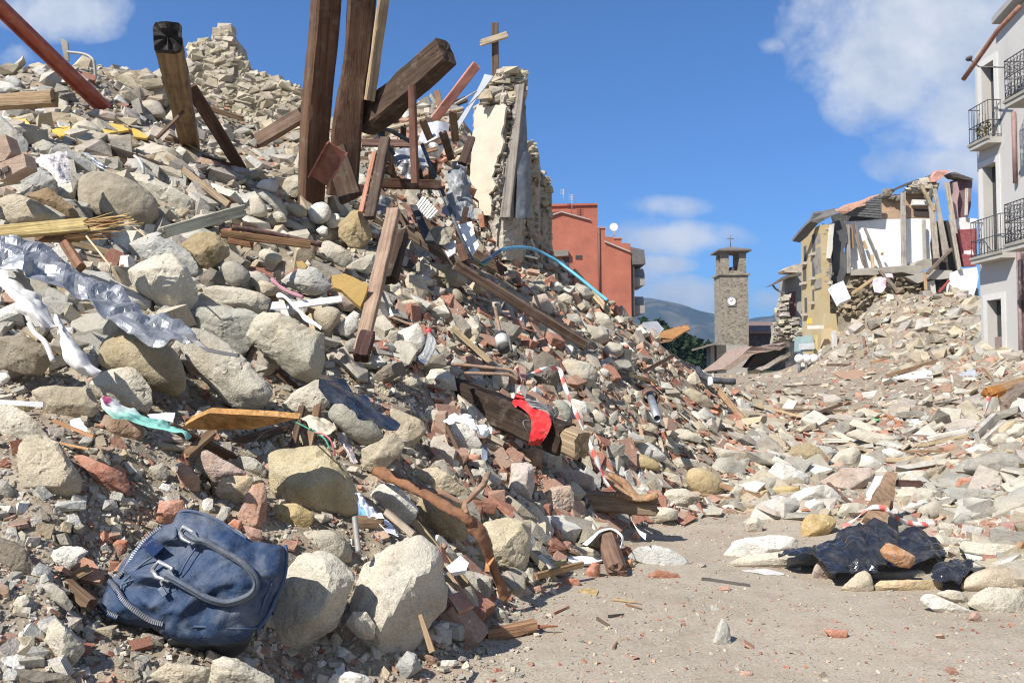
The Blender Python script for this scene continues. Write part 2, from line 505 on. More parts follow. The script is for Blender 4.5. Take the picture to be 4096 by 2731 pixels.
HERO = []        # (world centre, radius): where the placed stones lie
ITEMS = []       # things named one by one, for the labels of the small rubble
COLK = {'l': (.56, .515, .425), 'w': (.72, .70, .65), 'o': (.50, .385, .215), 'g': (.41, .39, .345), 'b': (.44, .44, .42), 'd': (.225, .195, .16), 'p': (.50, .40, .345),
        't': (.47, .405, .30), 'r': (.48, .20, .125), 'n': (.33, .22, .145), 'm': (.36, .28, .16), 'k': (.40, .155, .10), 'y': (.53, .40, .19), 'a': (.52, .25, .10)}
def stone(txt, col, label, ridge=None, rnd=0, thick=.8, push=0.0, cat='stone', name=None, rough=None, mat=None, up=.18, group=None):
    """a stone with the outline it shows, its own depth and thickness, standing on the slope"""
    out = pts(txt)
    reg = txt.split(':')[0]
    xs = [p[0] for p in out]; ys = [p[1] for p in out]
    cx, cy = sum(xs) / len(xs), sum(ys) / len(ys)
    yb = max(ys)
    ar = abs(sum(out[i][0] * out[i - 1][1] - out[i - 1][0] * out[i][1] for i in range(len(out)))) / 2
    rp = math.sqrt(ar / math.pi)
    d0 = hit(min(max(cx, -100), 4200), min(yb - (yb - min(ys)) * up, 2760))
    Rm = rp * d0 / F
    d = d0 + .25 * Rm + push
    Rm = rp * d / F
    rs = np.random.RandomState(abs(hash_str(label)) % 99991)
    cen = P(cx, cy, d)
    V = []
    def add(px, py, dz):
        V.append(P(px, py, d + dz * Rm) - cen)
    for x, y, *_ in out:
        add(x, y, rs.uniform(-.12, .12))
        add(cx + (x - cx) * .84, cy + (y - cy) * .84, thick * .85 + rs.uniform(-.15, .15))
    if rnd:
        for x, y, *_ in out:
            add(cx + (x - cx) * .88, cy + (y - cy) * .88, -.42 * thick)
            add(cx + (x - cx) * .55, cy + (y - cy) * .55, -.72 * thick)
    if ridge:
        for x, y, dz in pts(reg + ':' + ridge):
            add(x, y, dz * thick / .8)
        for x, y, *_ in out:
            add(cx + (x - cx) * .9, cy + (y - cy) * .9, -.12 * thick)
    elif not rnd:
        a0 = rs.uniform(0, 6.28)
        kx = (max(xs) - min(xs)) / 2; ky = (max(ys) - min(ys)) / 2
        for k in range(3):
            a = a0 + k * 2.1 + rs.uniform(-.6, .6)
            s = rs.uniform(.3, .74)
            add(cx + kx * s * math.cos(a), cy + ky * s * math.sin(a), -thick * rs.uniform(.35, .8))
    m = sum(V, Vector()) / len(V)
    V = [v - m for v in V]
    nor, h = hull_planes(V)
    ext = np.ptp(np.array([v[:] for v in V]), axis=0)
    if not rnd:                           # chipped corners
        nv = rs.normal(size=(9, 3)); nv[:5, 1] -= 1.4
        nv /= np.linalg.norm(nv, axis=1)[:, None]
        sup = (nv @ np.array([v[:] for v in V]).T).max(1)
        nor = np.r_[nor, nv]; h = np.r_[h, sup * np.r_[rs.uniform(.84, .95, 5), rs.uniform(.93, 1.0, 4)]]
    sub = 5 if rp > 55 else 4
    vv, ff = polar_solid(nor, h, sub, 9 if rnd else 80, ext, (.045 if rnd else .075) if rough is None else rough, 1.9, rs.uniform(0, 50), .018 if rnd else .032)
    if rnd: vv = vv * 1.05
    c = np.array(COLK[col] if isinstance(col, str) else col) * rs.uniform(.92, 1.08)
    nm = name or ('brick' if col in ('r', 'k', 'a', 'n') else 'stone')
    me = mesh(nm, vv, ff)
    if not rnd: me.set_sharp_from_angle(angle=math.radians(24))
    o = link(nm, me, mat or (MB_ if nm == 'brick' else MSD if c.sum() < .75 else MS), None, c, cen + m)
    tag(o, label, cat if nm == 'stone' else ('brick' if nm == 'brick' else cat), group)
    HERO.append((cen + m, Rm * 1.05))
    return o
def hash_str(s):
    h = 7
    for ch in s:
        h = (h * 131 + ord(ch)) % 1000003
    return h

def frame(p0, p1, roll=0.0):
    """matrix with local Z from p0 to p1, local -Y towards the viewer before the roll"""
    z = (Vector(p1) - Vector(p0)).normalized()
    y = Vector((0, 1, 0)) if abs(z.y) < .95 else Vector((0, 0, 1))
    x = y.cross(z).normalized()
    y = z.cross(x).normalized()
    m = Matrix((x, y, z)).transposed().to_4x4()
    m = m @ Matrix.Rotation(roll, 4, 'Z')
    m.translation = Vector(p0)
    return m
def beam_mesh(L, w, h, rough=.04, jag0=None, jag1=None, taper=1.0, bend=0.0, bev=.10, n=None, seed=1.0, wane=.07):
    """hewn or sawn timber along +Z: section w x h, worn edges, ends square or splintered"""
    jag0 = .22 * min(w, h) if jag0 is None else jag0
    jag1 = .22 * min(w, h) if jag1 is None else jag1
    n = n or max(6, min(60, int(L / max(w, h) * 3)))
    a, b = w / 2, h / 2
    e = min(w, h) * bev
    K = 5
    sec = []
    cor = [(a, -b), (a, b), (-a, b), (-a, -b)]
    for i in range(4):
        x0, y0 = cor[i]; x1, y1 = cor[(i + 1) % 4]
        dx, dy = x1 - x0, y1 - y0
        l = math.hypot(dx, dy)
        ux, uy = dx / l, dy / l
        for k in range(K):
            s = e + (l - 2 * e) * k / (K - 1)
            sec.append((x0 + ux * s, y0 + uy * s))
    sec = np.array(sec)
    m = len(sec)
    V, Fc = [], []
    for i in range(n + 1):
        t = i / n
        s = 1 + (taper - 1) * t
        z = np.full(m, L * t)
        if jag0 and i == 0:
            z = z + np.abs(vn(np.c_[sec / max(w, h) * 9, np.full(m, seed)])) * jag0
        if jag1 and i == n:
            z = z - np.abs(vn(np.c_[sec / max(w, h) * 9, np.full(m, seed + 7)])) * jag1 + jag1 * .3
        ox = bend * math.sin(math.pi * t)
        V.append(np.c_[sec[:, 0] * s + ox, sec[:, 1] * s, z])
    V = np.concatenate(V)
    q = V / max(w, h)
    nz = fbm(np.c_[q[:, 0] * 1.6, q[:, 1] * 1.6, q[:, 2] * .55] + seed * 13, 3)
    rr = np.hypot(V[:, 0], V[:, 1]) + 1e-6
    k = 1 + rough * nz * max(w, h) / rr
    if wane:
        k -= wane * np.clip(fbm(np.c_[q[:, 0], q[:, 1], q[:, 2] * .8] + seed * 3, 2) - .1, 0, 1) * 1.6
    V[:, 0] *= k; V[:, 1] *= k
    for i in range(n):
        for j in range(m):
            Fc.append((i * m + j, i * m + (j + 1) % m, (i + 1) * m + (j + 1) % m, (i + 1) * m + j))
    Vl = [tuple(v) for v in V]
    for end, base in ((0, 0), (1, n * m)):
        c = V[base:base + m].mean(0)
        r1 = (V[base:base + m] - c) * .5 + c
        r1[:, 2] += (vn(r1 / max(w, h) * 14 + seed) * max(jag0 if not end else jag1, max(w, h) * .04))
        st = len(Vl)
        Vl += [tuple(v) for v in r1] + [tuple(c)]
        for j in range(m):
            a0, a1, b0, b1 = base + j, base + (j + 1) % m, st + j, st + (j + 1) % m
            Fc.append((a1, a0, b0, b1) if not end else (a0, a1, b1, b0))
            Fc.append((b1, b0, st + m) if not end else (b0, b1, st + m))
    return Vl, Fc
def beam(name, p0, p1, w, h, col, label=None, cat='beam', mat=None, parent=None, roll=0.0, group=None, **kw):
    p0, p1 = Vector(p0), Vector(p1)
    v, f = beam_mesh((p1 - p0).length, w, h, seed=(p0.x * 3.1 + p0.z * 1.7 + w * 50) % 40, **kw)
    me = mesh(name, v, f, True)
    try:
        me.set_sharp_from_angle(angle=math.radians(38))
    except Exception:
        pass
    o = link(name, me, mat or MW, parent, col)
    M = frame(p0, p1, roll)
    if parent is not None:
        M = parent_inv(parent) @ M
    o.matrix_local = M
    if label: tag(o, label, cat, group)
    return o
def parent_inv(p):
    return Matrix.Translation(-p.location) if p.parent is None else Matrix.Translation(-(p.location + p.parent.location))
def smooth_path(pp, n=6):
    pp = [Vector(p) for p in pp]
    if len(pp) < 3:
        return pp
    out = []
    for i in range(len(pp) - 1):
        a = pp[max(i - 1, 0)]; b = pp[i]; c = pp[i + 1]; d = pp[min(i + 2, len(pp) - 1)]
        for k in range(n):
            t = k / n
            out.append(.5 * ((2 * b) + (c - a) * t + (2 * a - 5 * b + 4 * c - d) * t * t + (-a + 3 * b - 3 * c + d) * t ** 3))
    out.append(pp[-1])
    return out
def tube_geo(pp, r, k=8, hollow=False, smooth=True, flatk=1.0, jit=0.0, n_=6):
    pp = smooth_path(pp, n_) if smooth else [Vector(p) for p in pp]
    V, Fc = [], []
    rr = r if isinstance(r, (list, tuple)) else [r] * len(pp)
    if len(rr) != len(pp):
        rr = list(np.interp(np.linspace(0, 1, len(pp)), np.linspace(0, 1, len(rr)), rr))
    prev = None
    for i, p in enumerate(pp):
        t = (pp[min(i + 1, len(pp) - 1)] - pp[max(i - 1, 0)]).normalized()
        if prev is None:
            prev = t.orthogonal().normalized()
        x = (prev - t * prev.dot(t)).normalized()
        y = t.cross(x)
        prev = x
        for j in range(k):
            a = 2 * math.pi * j / k
            g = 1 + (jit * float(fbm(np.array([[i * .16 + p.x * 9, math.cos(a) * 1.2, math.sin(a) * 1.2]]), 3)[0]) if jit else 0)
            V.append(p + x * (rr[i] * math.cos(a) * g) + y * (rr[i] * math.sin(a) * flatk * g))
    n = len(pp)
    for i in range(n - 1):
        for j in range(k):
            Fc.append((i * k + j, i * k + (j + 1) % k, (i + 1) * k + (j + 1) % k, (i + 1) * k + j))
    if hollow:
        b = len(V)
        for i, p in enumerate(pp):
            for j in range(k):
                V.append(p + (V[i * k + j] - p) * .78)
        for i in range(n - 1):
            for j in range(k):
                Fc.append((b + i * k + (j + 1) % k, b + i * k + j, b + (i + 1) * k + j, b + (i + 1) * k + (j + 1) % k))
        for s, i in ((1, 0), (-1, n - 1)):
            for j in range(k):
                q = (i * k + (j + 1) % k, i * k + j, b + i * k + j, b + i * k + (j + 1) % k)
                Fc.append(q if s > 0 else q[::-1])
    else:
        Fc.append(tuple(range(k))[::-1])
        Fc.append(tuple((n - 1) * k + j for j in range(k)))
    return V, Fc
def place(name, V, Fc, mat, col, label=None, cat=None, parent=None, group=None, smooth=True, sharp=None, kind=None, vcol=None):
    """world-space geometry -> object with its origin at the geometry's base"""
    A = np.array([tuple(v) for v in V])
    o0 = Vector((A[:, 0].mean(), A[:, 1].mean(), A[:, 2].min()))
    if parent is not None:
        o0 = parent.location + (parent.parent.location if parent.parent else Vector())
    A = A - np.array(o0[:])
    me = mesh(name, A, Fc, smooth)
    if vcol is not None:
        at = me.color_attributes.new('Col', 'FLOAT_COLOR', 'POINT')
        at.data.foreach_set('color', np.c_[vcol, np.ones(len(vcol))].astype(np.float32).ravel())
    if sharp:
        try:
            me.set_sharp_from_angle(angle=math.radians(sharp))
        except Exception:
            pass
    o = link(name, me, mat, parent, col, None if parent is not None else o0)
    if label or kind: tag(o, label, cat, group, kind)
    if label and o0.y < 14 and np.ptp(A, axis=0).max() < 2.5:
        for k in range(0, len(A), max(1, len(A) // 9)):
            HERO.append((o0 + Vector(A[k]), .05))
    return o
def tube(name, pp, r, mat, col, label=None, cat=None, parent=None, k=8, group=None, **kw):
    V, Fc = tube_geo(pp, r, k, **kw)
    return place(name, V, Fc, mat, col, label, cat, parent, group)
def sheet_geo(rows, nu=24, nv=24, crumple=.02, freq=6, ridged=1.0, thick=.003, seed=0.0):
    """a sheet through rows of 3-D points (each row left to right), creased, with a thickness"""
    rows = [smooth_path([Vector(p) for p in r], 8) for r in rows]
    G = []
    for r in rows:
        A = np.array([p[:] for p in r])
        s = np.r_[0, np.cumsum(np.linalg.norm(np.diff(A, axis=0), axis=1))]
        s /= max(s[-1], 1e-9)
        t = np.linspace(0, 1, nu + 1)
        G.append(np.c_[[np.interp(t, s, A[:, k]) for k in range(3)]].T)
    cols = []
    for i in range(nu + 1):
        r = smooth_path([Vector(g[i]) for g in G], 8)
        A = np.array([p[:] for p in r])
        t = np.linspace(0, 1, nv + 1)
        s = np.linspace(0, 1, len(A))
        cols.append(np.c_[[np.interp(t, s, A[:, k]) for k in range(3)]].T)
    A = np.array(cols)                             # nu+1, nv+1, 3
    du = np.gradient(A, axis=0); dv = np.gradient(A, axis=1)
    N_ = np.cross(du, dv)
    N_ /= np.linalg.norm(N_, axis=2)[:, :, None] + 1e-9
    q = A.reshape(-1, 3) * freq + seed
    warp = np.c_[vn(q * .6 + 3), vn(q * .6 + 11), vn(q * .6 + 23)] * .7
    z = fbm(q + warp, 3)
    z2 = (1 - 2.2 * np.abs(fbm(q * 1.3 + warp + 31, 3)))
    off = crumple * ((1 - ridged) * z + ridged * z2 * .6 + ridged * z * .5)
    A2 = A + N_ * off.reshape(A.shape[:2])[:, :, None]
    top = A2.reshape(-1, 3)
    bot = (A2 - N_ * thick).reshape(-1, 3)
    n, m = nu + 1, nv + 1
    V = np.r_[top, bot]
    Fc = []
    o = n * m
    for i in range(nu):
        for j in range(nv):
            a, b, c, d = i * m + j, (i + 1) * m + j, (i + 1) * m + j + 1, i * m + j + 1
            Fc.append((a, b, c, d)); Fc.append((o + d, o + c, o + b, o + a))
    edge = [(i * m, (i + 1) * m) for i in range(nu)] + [(nu * m + j, nu * m + j + 1) for j in range(nv)] + [((i + 1) * m + nv, i * m + nv) for i in range(nu)] + [(j + 1, j) for j in range(nv)]
    for a, b in edge:
        Fc.append((b, a, o + a, o + b))
    return V, Fc
def sheet(name, rows, mat, col, label=None, cat=None, parent=None, group=None, smooth=True, **kw):
    V, Fc = sheet_geo(rows, **kw)
    return place(name, V, Fc, mat, col, label, cat, parent, group, smooth and mat not in (MGALV, MPLAS, MPLASTIC))
def slab(name, pp, th, mat, col, label=None, cat=None, parent=None, group=None, rough=.006, step=.04, direction=None, sharp=35, noise_f=8):
    """a flat piece with the outline pp (3-D points, about one plane), thickness th away from the viewer"""
    pp = [Vector(p) for p in pp]
    c = sum(pp, Vector()) / len(pp)
    nv = Vector()
    for i in range(len(pp)):
        nv += (pp[i] - c).cross(pp[(i + 1) % len(pp)] - c)
    nv.normalize()
    if direction is None:
        direction = nv if nv.dot(c - Vector((0, 0, HC))) > 0 else -nv
    ring = []
    for i in range(len(pp)):
        a, b = pp[i], pp[(i + 1) % len(pp)]
        k = max(1, min(12, int((b - a).length / step)))
        for j in range(k):
            ring.append(a + (b - a) * (j / k))
    A = np.array([p[:] for p in ring])
    J_ = (np.c_[vn(A * noise_f + 3), vn(A * noise_f + 13), vn(A * noise_f + 29)]) * rough
    J_ -= np.outer(J_ @ np.array(nv[:]), np.array(nv[:])) * .85
    A = A + J_
    n = len(A)
    D = np.array(direction[:])
    V = list(A) + list(A + D * th)
    Fc = [(i, n + i, n + (i + 1) % n, (i + 1) % n) for i in range(n)]
    for tr in tessellate_polygon([[Vector(p) for p in A]]):
        tr = tuple(tr)
        a_, b_, c_ = [Vector(A[k]) for k in tr]
        if (b_ - a_).cross(c_ - a_).dot(nv) < 0: tr = tr[::-1]
        Fc.append(tr); Fc.append(tuple(n + k for k in tr[::-1]))
    if nv.dot(Vector(direction)) > 0:
        Fc = [f[::-1] for f in Fc]
    return place(name, V, Fc, mat, col, label, cat, parent, group, True, sharp)
def boxv(lo, hi):
    (a, b, c), (d, e, f) = lo, hi
    V = [(a, b, c), (d, b, c), (d, e, c), (a, e, c), (a, b, f), (d, b, f), (d, e, f), (a, e, f)]
    Fc = [(3, 2, 1, 0), (4, 5, 6, 7), (0, 1, 5, 4), (1, 2, 6, 5), (2, 3, 7, 6), (3, 0, 4, 7)]
    return V, Fc
def joinv(parts):
    V, Fc = [], []
    for v, f in parts:
        b = len(V)
        V += [tuple(p) for p in v]
        Fc += [tuple(i + b for i in q) for q in f]
    return V, Fc
def box(name, lo, hi, mat, col, parent=None, label=None, cat=None, bevel=0.0):
    lo2 = [min(a, b) for a, b in zip(lo, hi)]; hi2 = [max(a, b) for a, b in zip(lo, hi)]
    V, Fc = boxv(lo2, hi2)
    o = place(name, V, Fc, mat, col, label, cat, parent, None, False)
    if bevel:
        bm = bmesh.new(); bm.from_mesh(o.data)
        bmesh.ops.bevel(bm, geom=bm.edges[:], offset=bevel, segments=2, affect='EDGES')
        bm.to_mesh(o.data); bm.free()
    return o
def G_(txt, off=0.0, base=None):
    """photo pixels -> points on the terrain, off metres towards the viewer"""
    return [P(p[0], p[1], hit(p[0], p[1]) - off + (p[2] if len(p) > 2 else 0)) for p in pts(txt)]
def D_(txt):
    """'B:x,y,d ...' -> points at given distances"""
    return [P(p[0], p[1], p[2]) for p in pts(txt)]

def hull_solid(pp, bev=.0, cuts=0, amp=0.0, seed=0.0):
    bm = bmesh.new()
    for p in pp: bm.verts.new(p)
    r = bmesh.ops.convex_hull(bm, input=bm.verts)
    bmesh.ops.delete(bm, geom=[v for v in bm.verts if not v.link_faces], context='VERTS')
    bmesh.ops.dissolve_limit(bm, angle_limit=.10, verts=bm.verts, edges=bm.edges)
    if bev:
        bmesh.ops.bevel(bm, geom=bm.edges[:], offset=bev, segments=2, affect='EDGES', profile=.6)
    bmesh.ops.triangulate(bm, faces=bm.faces)
    for c in range(cuts):
        bmesh.ops.subdivide_edges(bm, edges=bm.edges[:], cuts=1, use_grid_fill=True)
        bmesh.ops.triangulate(bm, faces=[f for f in bm.faces if len(f.verts) > 3])
    bm.normal_update()
    v = np.array([p.co[:] for p in bm.verts]); nv = np.array([p.normal[:] for p in bm.verts])
    f = np.array([[q.index for q in p.verts] for p in bm.faces])
    bm.free()
    if amp:
        v = v + nv * (fbm(v * 3.2 + seed, 3) * amp + np.minimum(0, vn(v * 7 + seed) + .2) * amp)[:, None]
    return v, f
def shard_pts(rs):
    p = np.array([[x, y, z] for x in (-1, 1) for y in (-1, 1) for z in (-1, 1)], float)
    p = p * rs.uniform(.5, 1.0, (8, 3)) + rs.normal(size=(8, 3)) * .13
    if rs.rand() < .5: p = np.r_[p, rs.normal(size=(5, 3)) * .62]
    return p * np.array([1, rs.uniform(.6, .95), rs.uniform(.22, .75)])

# ------------------------------------------------------------ stones traced one by one
def stones(rows):
    for r in rows:
        kw = r[3] if len(r) > 3 else {}
        stone(r[0], r[1], r[2], **kw)
rd = lambda **k: dict(rnd=1, **k)
rg = lambda s, **k: dict(ridge=s, **k)
stones([
 # upper left
 ('C:632,215 720,170 880,165 1000,180 1120,235 1260,330 1370,420 1400,520 1390,640 1330,700 1270,720 1130,700 800,560 680,560 640,470 625,330', (.35, .30, .225), 'largest smooth brown boulder, behind the splintered yellow timber', rd(push=.1)),
 ('C:1050,190 1120,180 1260,200 1420,300 1560,360 1685,430 1680,500 1640,620 1400,680 1300,500', 'l', 'pale flat slab leaning behind the largest brown boulder', dict(push=.45, thick=.5)),
 ('C:0,415 100,378 180,385 300,430 420,500 540,590 500,620 230,650 -60,660 -60,430', 't', 'pitted tan boulder at the left edge above the splintered timber', {}),
 ('C:145,180 320,140 490,250 500,370 470,400 230,390 180,290', 'b', 'squared grey stone beside the clear torn plastic sheet', rg('330,290,-.5 490,258,-.35')),
 ('C:215,380 400,310 520,400 680,560 640,600 500,570 300,440', (.30, .215, .13), 'dark brown squared block under the squared grey stone', rg('420,420,-.5')),
 ('C:1065,1060 1110,1010 1250,950 1330,900 1480,885 1600,1000 1690,1180 1700,1290 1640,1380 1540,1410 1400,1350 1250,1230 1130,1180', 'l', 'big tan angular boulder with rough face above the crumpled metal sheet', rg('1300,1010,-.55 1560,1000,-.35 1480,1240,-.6')),
 ('C:1075,820 1200,750 1330,700 1500,790 1640,900 1700,1000 1700,1110 1640,1100 1400,960 1200,960 1130,930', 'b', 'smooth grey slab behind the big tan angular boulder', dict(push=.25, thick=.6)),
 ('C:1540,800 1640,730 1720,700 1840,710 1930,770 1970,830 1960,900 1900,950 1800,1020 1720,1030 1690,960 1620,880', 'm', 'olive brown stone under the pale split plank', {}),
 ('C:1860,990 1900,950 2000,945 2100,1000 2150,1060 2130,1140 2030,1180 1930,1150', 'g', 'round grey cobble right of the big tan angular boulder', rd()),
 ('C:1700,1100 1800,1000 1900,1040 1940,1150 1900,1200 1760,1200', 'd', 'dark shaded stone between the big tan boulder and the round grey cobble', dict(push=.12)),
 ('C:1715,1220 1760,1175 1850,1150 2000,1180 2130,1190 2230,1230 2320,1280 2300,1360 2200,1400 1900,1330 1750,1330', 'l', 'long pale stone left of the white bent strips', {}),
 ('Z:436,742 450,705 510,700 575,712 612,728 600,770 560,815 500,800', (.37, .365, .32), 'smooth green grey slab behind the big flat faced block', rg('520,735,-.5', push=.1)),
 ('Z:563,770 580,725 602,711 640,717 690,740 757,775 752,822 728,885 680,872 640,842 610,812', (.50, .465, .37), 'big flat faced building block overhanging a dark gap', rg('722,838,-.62 615,735,-.35', up=0.05)),
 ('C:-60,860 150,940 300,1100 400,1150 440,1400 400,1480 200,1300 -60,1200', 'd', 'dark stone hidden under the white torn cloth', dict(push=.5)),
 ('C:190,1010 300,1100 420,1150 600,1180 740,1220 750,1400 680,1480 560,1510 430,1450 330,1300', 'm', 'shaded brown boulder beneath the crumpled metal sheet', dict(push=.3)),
 ('E:-30,100 180,85 300,130 420,200 460,320 370,430 200,420 -30,370', (.27, .235, .18), 'dark rough boulder left of the white torn cloth end', rg('300,230,-.5')),
 ('A:-40,960 90,1060 180,1160 250,1230 230,1330 150,1380 -40,1300', 'b', 'blue grey upright slab at the left edge beside the yellow panels', dict(thick=.35)),
 ('A:-40,680 90,710 160,770 60,810 -40,815', 'w', 'white stone at the left edge above the weathered plank', {}),
 ('A:1155,960 1180,880 1270,845 1370,870 1430,960 1430,1010 1330,1020 1200,1000', (.50, .44, .37), 'big round pinkish grey stone at the foot of the charred post', rd()),
 ('A:580,1130 640,1050 740,1020 820,1060 895,1140 760,1160 640,1170', 'l', 'round pale stone between the two yellow panels', rd()),
 ('A:230,1130 400,1115 510,1160 440,1210 320,1200', 't', 'flat tan stone below the left yellow panel', rd()),
 ('A:700,985 820,930 980,960 1020,1050 880,1050', 'p', 'flat pinkish stone above the right yellow panel', {}),
 ('A:270,1240 370,1190 500,1250 500,1310 400,1340 300,1330', 'g', 'grey stone above the clear torn plastic sheet', {}),
 ('A:880,1150 1000,1150 1190,1240 1180,1262 950,1225', 't', 'thin tan stone flake below the right yellow panel', dict(thick=.5)),
 ('A:360,900 480,830 580,870 600,970 470,985', 'l', 'pale stone right of the weathered plank end', {}),
 ('A:230,560 330,530 430,580 420,640 330,620', 't', 'flat brown stone on the skyline left of the red girder', {}),
 ('A:40,660 120,650 190,700 180,770 60,770', 'b', 'grey cobble on the skyline at far left', rd()),
 ('A:940,640 980,590 1020,620 1030,665 960,675', 'l', 'pointed pale stone on the skyline beside the bent pipe', {}),
 ('A:1075,640 1110,600 1150,625 1140,665 1085,668', 'w', 'white stone on the skyline left of the charred post', {}),
 ('A:1000,690 1100,655 1240,650 1300,700 1180,740 1040,720', 'l', 'wide pale stone on the skyline left of the charred post', {}),
 ('A:1090,1290 1300,1220 1480,1290 1580,1340 1500,1400 1350,1330', 'l', 'large pale stone below the charred post', {}),
 ('A:2040,650 2120,650 2150,690 2100,730 2040,710', 'w', 'white stone in the mortar of the rubble wall slope', {}),
 # slope in the middle
 ('D:495,290 560,230 640,225 690,270 705,330 680,390 620,430 540,420 500,370', 'w', 'round white cobble left of the yellow brown block', rd()),
 ('D:640,400 700,325 760,330 780,380 740,450 680,460', 'w', 'small white stone touching the round white cobble', {}),
 ('D:560,470 620,430 670,450 665,520 600,520', 'w', 'small white rounded stone below the round white cobble', rd()),
 ('D:750,490 770,410 880,295 930,290 990,360 1040,480 1050,540 1000,600 930,635 850,630 790,570 750,530', 'o', 'yellow brown angular block at the foot of the timber bundle', rg('880,440,-.55 960,420,-.3')),
 ('D:275,100 300,20 380,0 480,0 525,40 500,120 440,180 380,195 300,180', 'l', 'big cream boulder at the base of the tall left beam', rg('440,60,-.55')),
 ('D:480,150 560,95 680,80 740,130 800,210 790,240 720,270 600,210', 'l', 'pale angular stone below the red steel channel', {}),
 ('D:45,100 90,40 180,30 240,50 250,120 220,165 110,130', 'w', 'white rounded stone left of the big cream boulder', rd()),
 ('D:-10,170 60,160 110,220 150,290 155,350 100,370 0,350', 'l', 'cream oval cobble above the long brown pole', rd()),
 ('D:60,150 130,130 260,200 330,340 290,380 160,260', 'g', 'long grey stone right of the cream oval cobble', {}),
 ('D:290,250 400,240 490,300 490,360 420,370 330,330', 't', 'tan stone left of the round white cobble', rd()),
 ('D:190,330 240,305 290,330 320,385 250,400 200,370', 'l', 'small pale stone above the long brown pole', {}),
 ('D:580,640 620,570 660,555 740,590 820,640 890,720 860,760 800,800 760,790 700,690 620,680', 'l', 'cream stone with hollow below the yellow brown block', {}),
 ('D:810,800 900,730 1000,680 1080,670 1060,780 1020,850 930,830', 'l', 'large cream stone left of the tall weathered plank', {}),
 ('D:65,670 110,625 200,640 280,690 295,730 230,770 150,760 80,720', 'l', 'cream oval stone below the long brown pole', rd()),
 ('D:240,910 350,830 450,790 540,775 620,840 700,960 650,1010 560,1030 480,1020 440,1000 330,960', 'b', 'grey angular stone left of the ochre plaster piece', rg('480,925,-.55 610,900,-.3')),
 ('D:0,980 80,1000 180,1060 180,1150 60,1185 -20,1170', 'g', 'grey mortared stone left of the white bent strips', {}),
 ('D:450,590 500,560 570,580 575,690 460,690', 'n', 'brown brick standing below the long brown pole', {}),
 ('D:-10,830 60,810 130,850 190,910 160,960 50,970 -10,960', 'g', 'round grey stone below the cream oval stone', rd()),
 ('D:30,930 90,900 180,920 280,990 260,1030 120,1040 50,1000', 't', 'tan stone above the white bent strips', {}),
 ('D:195,840 250,805 300,830 290,890 210,905', (.46, .33, .24), 'small pinkish oval stone left of the grey angular stone', rd()),
 ('D:1390,800 1450,760 1600,755 1750,770 1860,870 1855,930 1780,965 1650,950 1500,900 1420,850', 't', 'long tan block with mortar crust under the long dark rafter', rg('1450,850,-.3 1800,890,-.4')),
 ('D:1320,900 1350,855 1470,850 1510,930 1530,1010 1480,1050 1350,1030', 'l', 'small squared laminated block in mid slope', rg('1345,965,-.4 1525,995,-.3')),
 ('D:1600,1000 1680,960 1780,970 1830,1030 1820,1090 1730,1110 1640,1080', 't', 'round tan stone under the mortar crusted block', rd()),
 ('D:1290,1080 1380,1060 1480,1090 1460,1150 1380,1170 1300,1130', 't', 'tan stone below the squared laminated block', {}),
 ('D:1130,900 1230,890 1290,930 1320,1010 1270,1060 1130,1050', 'g', 'grey stone right of the tall weathered plank', dict(push=.15)),
 ('D:530,1190 560,1150 680,1110 780,1150 790,1210 730,1290 690,1360 600,1340', 't', 'smooth tan stone under the white bent strips', rd(push=.1)),
 ('D:750,1310 800,1230 890,1160 940,1190 920,1300 830,1390 770,1370', 'w', 'white topped angular stone left of the tall plank foot', rg('780,1300,-.4')),
 ('D:1205,1400 1260,1340 1440,1260 1470,1330 1510,1430 1460,1520 1330,1540 1250,1490', 'w', 'whitish angular stone left of the plastic bottle', rg('1345,1440,-.5')),
 ('D:2010,1180 2080,1060 2140,1080 2160,1180 2130,1230 2040,1230', 'l', 'pale upright stone behind the black canister rod', {}),
 ('D:1680,1300 1750,1280 1810,1330 1800,1420 1720,1430 1680,1370', 'l', 'pale block right of the plastic bottle', {}),
 ('D:690,1030 740,970 800,1010 900,1060 930,1110 860,1170 780,1170', 'p', 'pinkish mortar lump at the end of the white strips', {}),
 ('D:1810,1370 1830,1330 1940,1310 1970,1370 1900,1410', 't', 'flat tan stone left of the black canister', {}),
 ('D:2070,1490 2200,1440 2285,1460 2285,1540 2160,1560 2070,1540', 'l', 'cream squared block below the black canister', {}),
 ('D:1110,1440 1200,1320 1270,1330 1260,1420 1160,1470', 'g', 'grey slab standing right of the tall plank foot', dict(thick=.4)),
 ('D:800,1440 880,1390 960,1400 950,1500 840,1520', 'g', 'grey stone left of the tall plank foot', {}),
 ('I:105,1380 150,1290 220,1265 300,1300 320,1370 300,1430 160,1430', 'b', 'big grey boulder under the lower end of the dark rafter', rd()),
 ('I:350,960 450,920 540,960 600,1030 560,1060 480,1070 380,1010', 'g', 'grey slab on the crest below the blue hose', {}),
 ('I:545,1220 610,1160 700,1190 780,1290 770,1340 700,1320 600,1260', 'l', 'pale long stone on the right hand crest', {}),
 ('I:490,1400 540,1280 640,1290 730,1350 730,1420 640,1450 540,1430', 'g', 'grey shaded block right of the dark rafter', {}),
 ('I:620,1530 720,1420 830,1450 850,1520 780,1567 650,1567', 'l', 'pale block beside the foot of the dark rafter', {}),
 ('I:60,1030 180,1010 230,1100 240,1190 150,1170 60,1100', 'p', 'pinkish slab on the slope left of the blue hose', dict(thick=.4)),
 ('I:270,1040 340,1005 410,1040 400,1110 300,1090', 'l', 'pale rounded stone under the blue hose', {}),
 ('I:350,1190 450,1180 510,1280 470,1310 360,1250', 'g', 'grey stone above the dark rafter', {}),
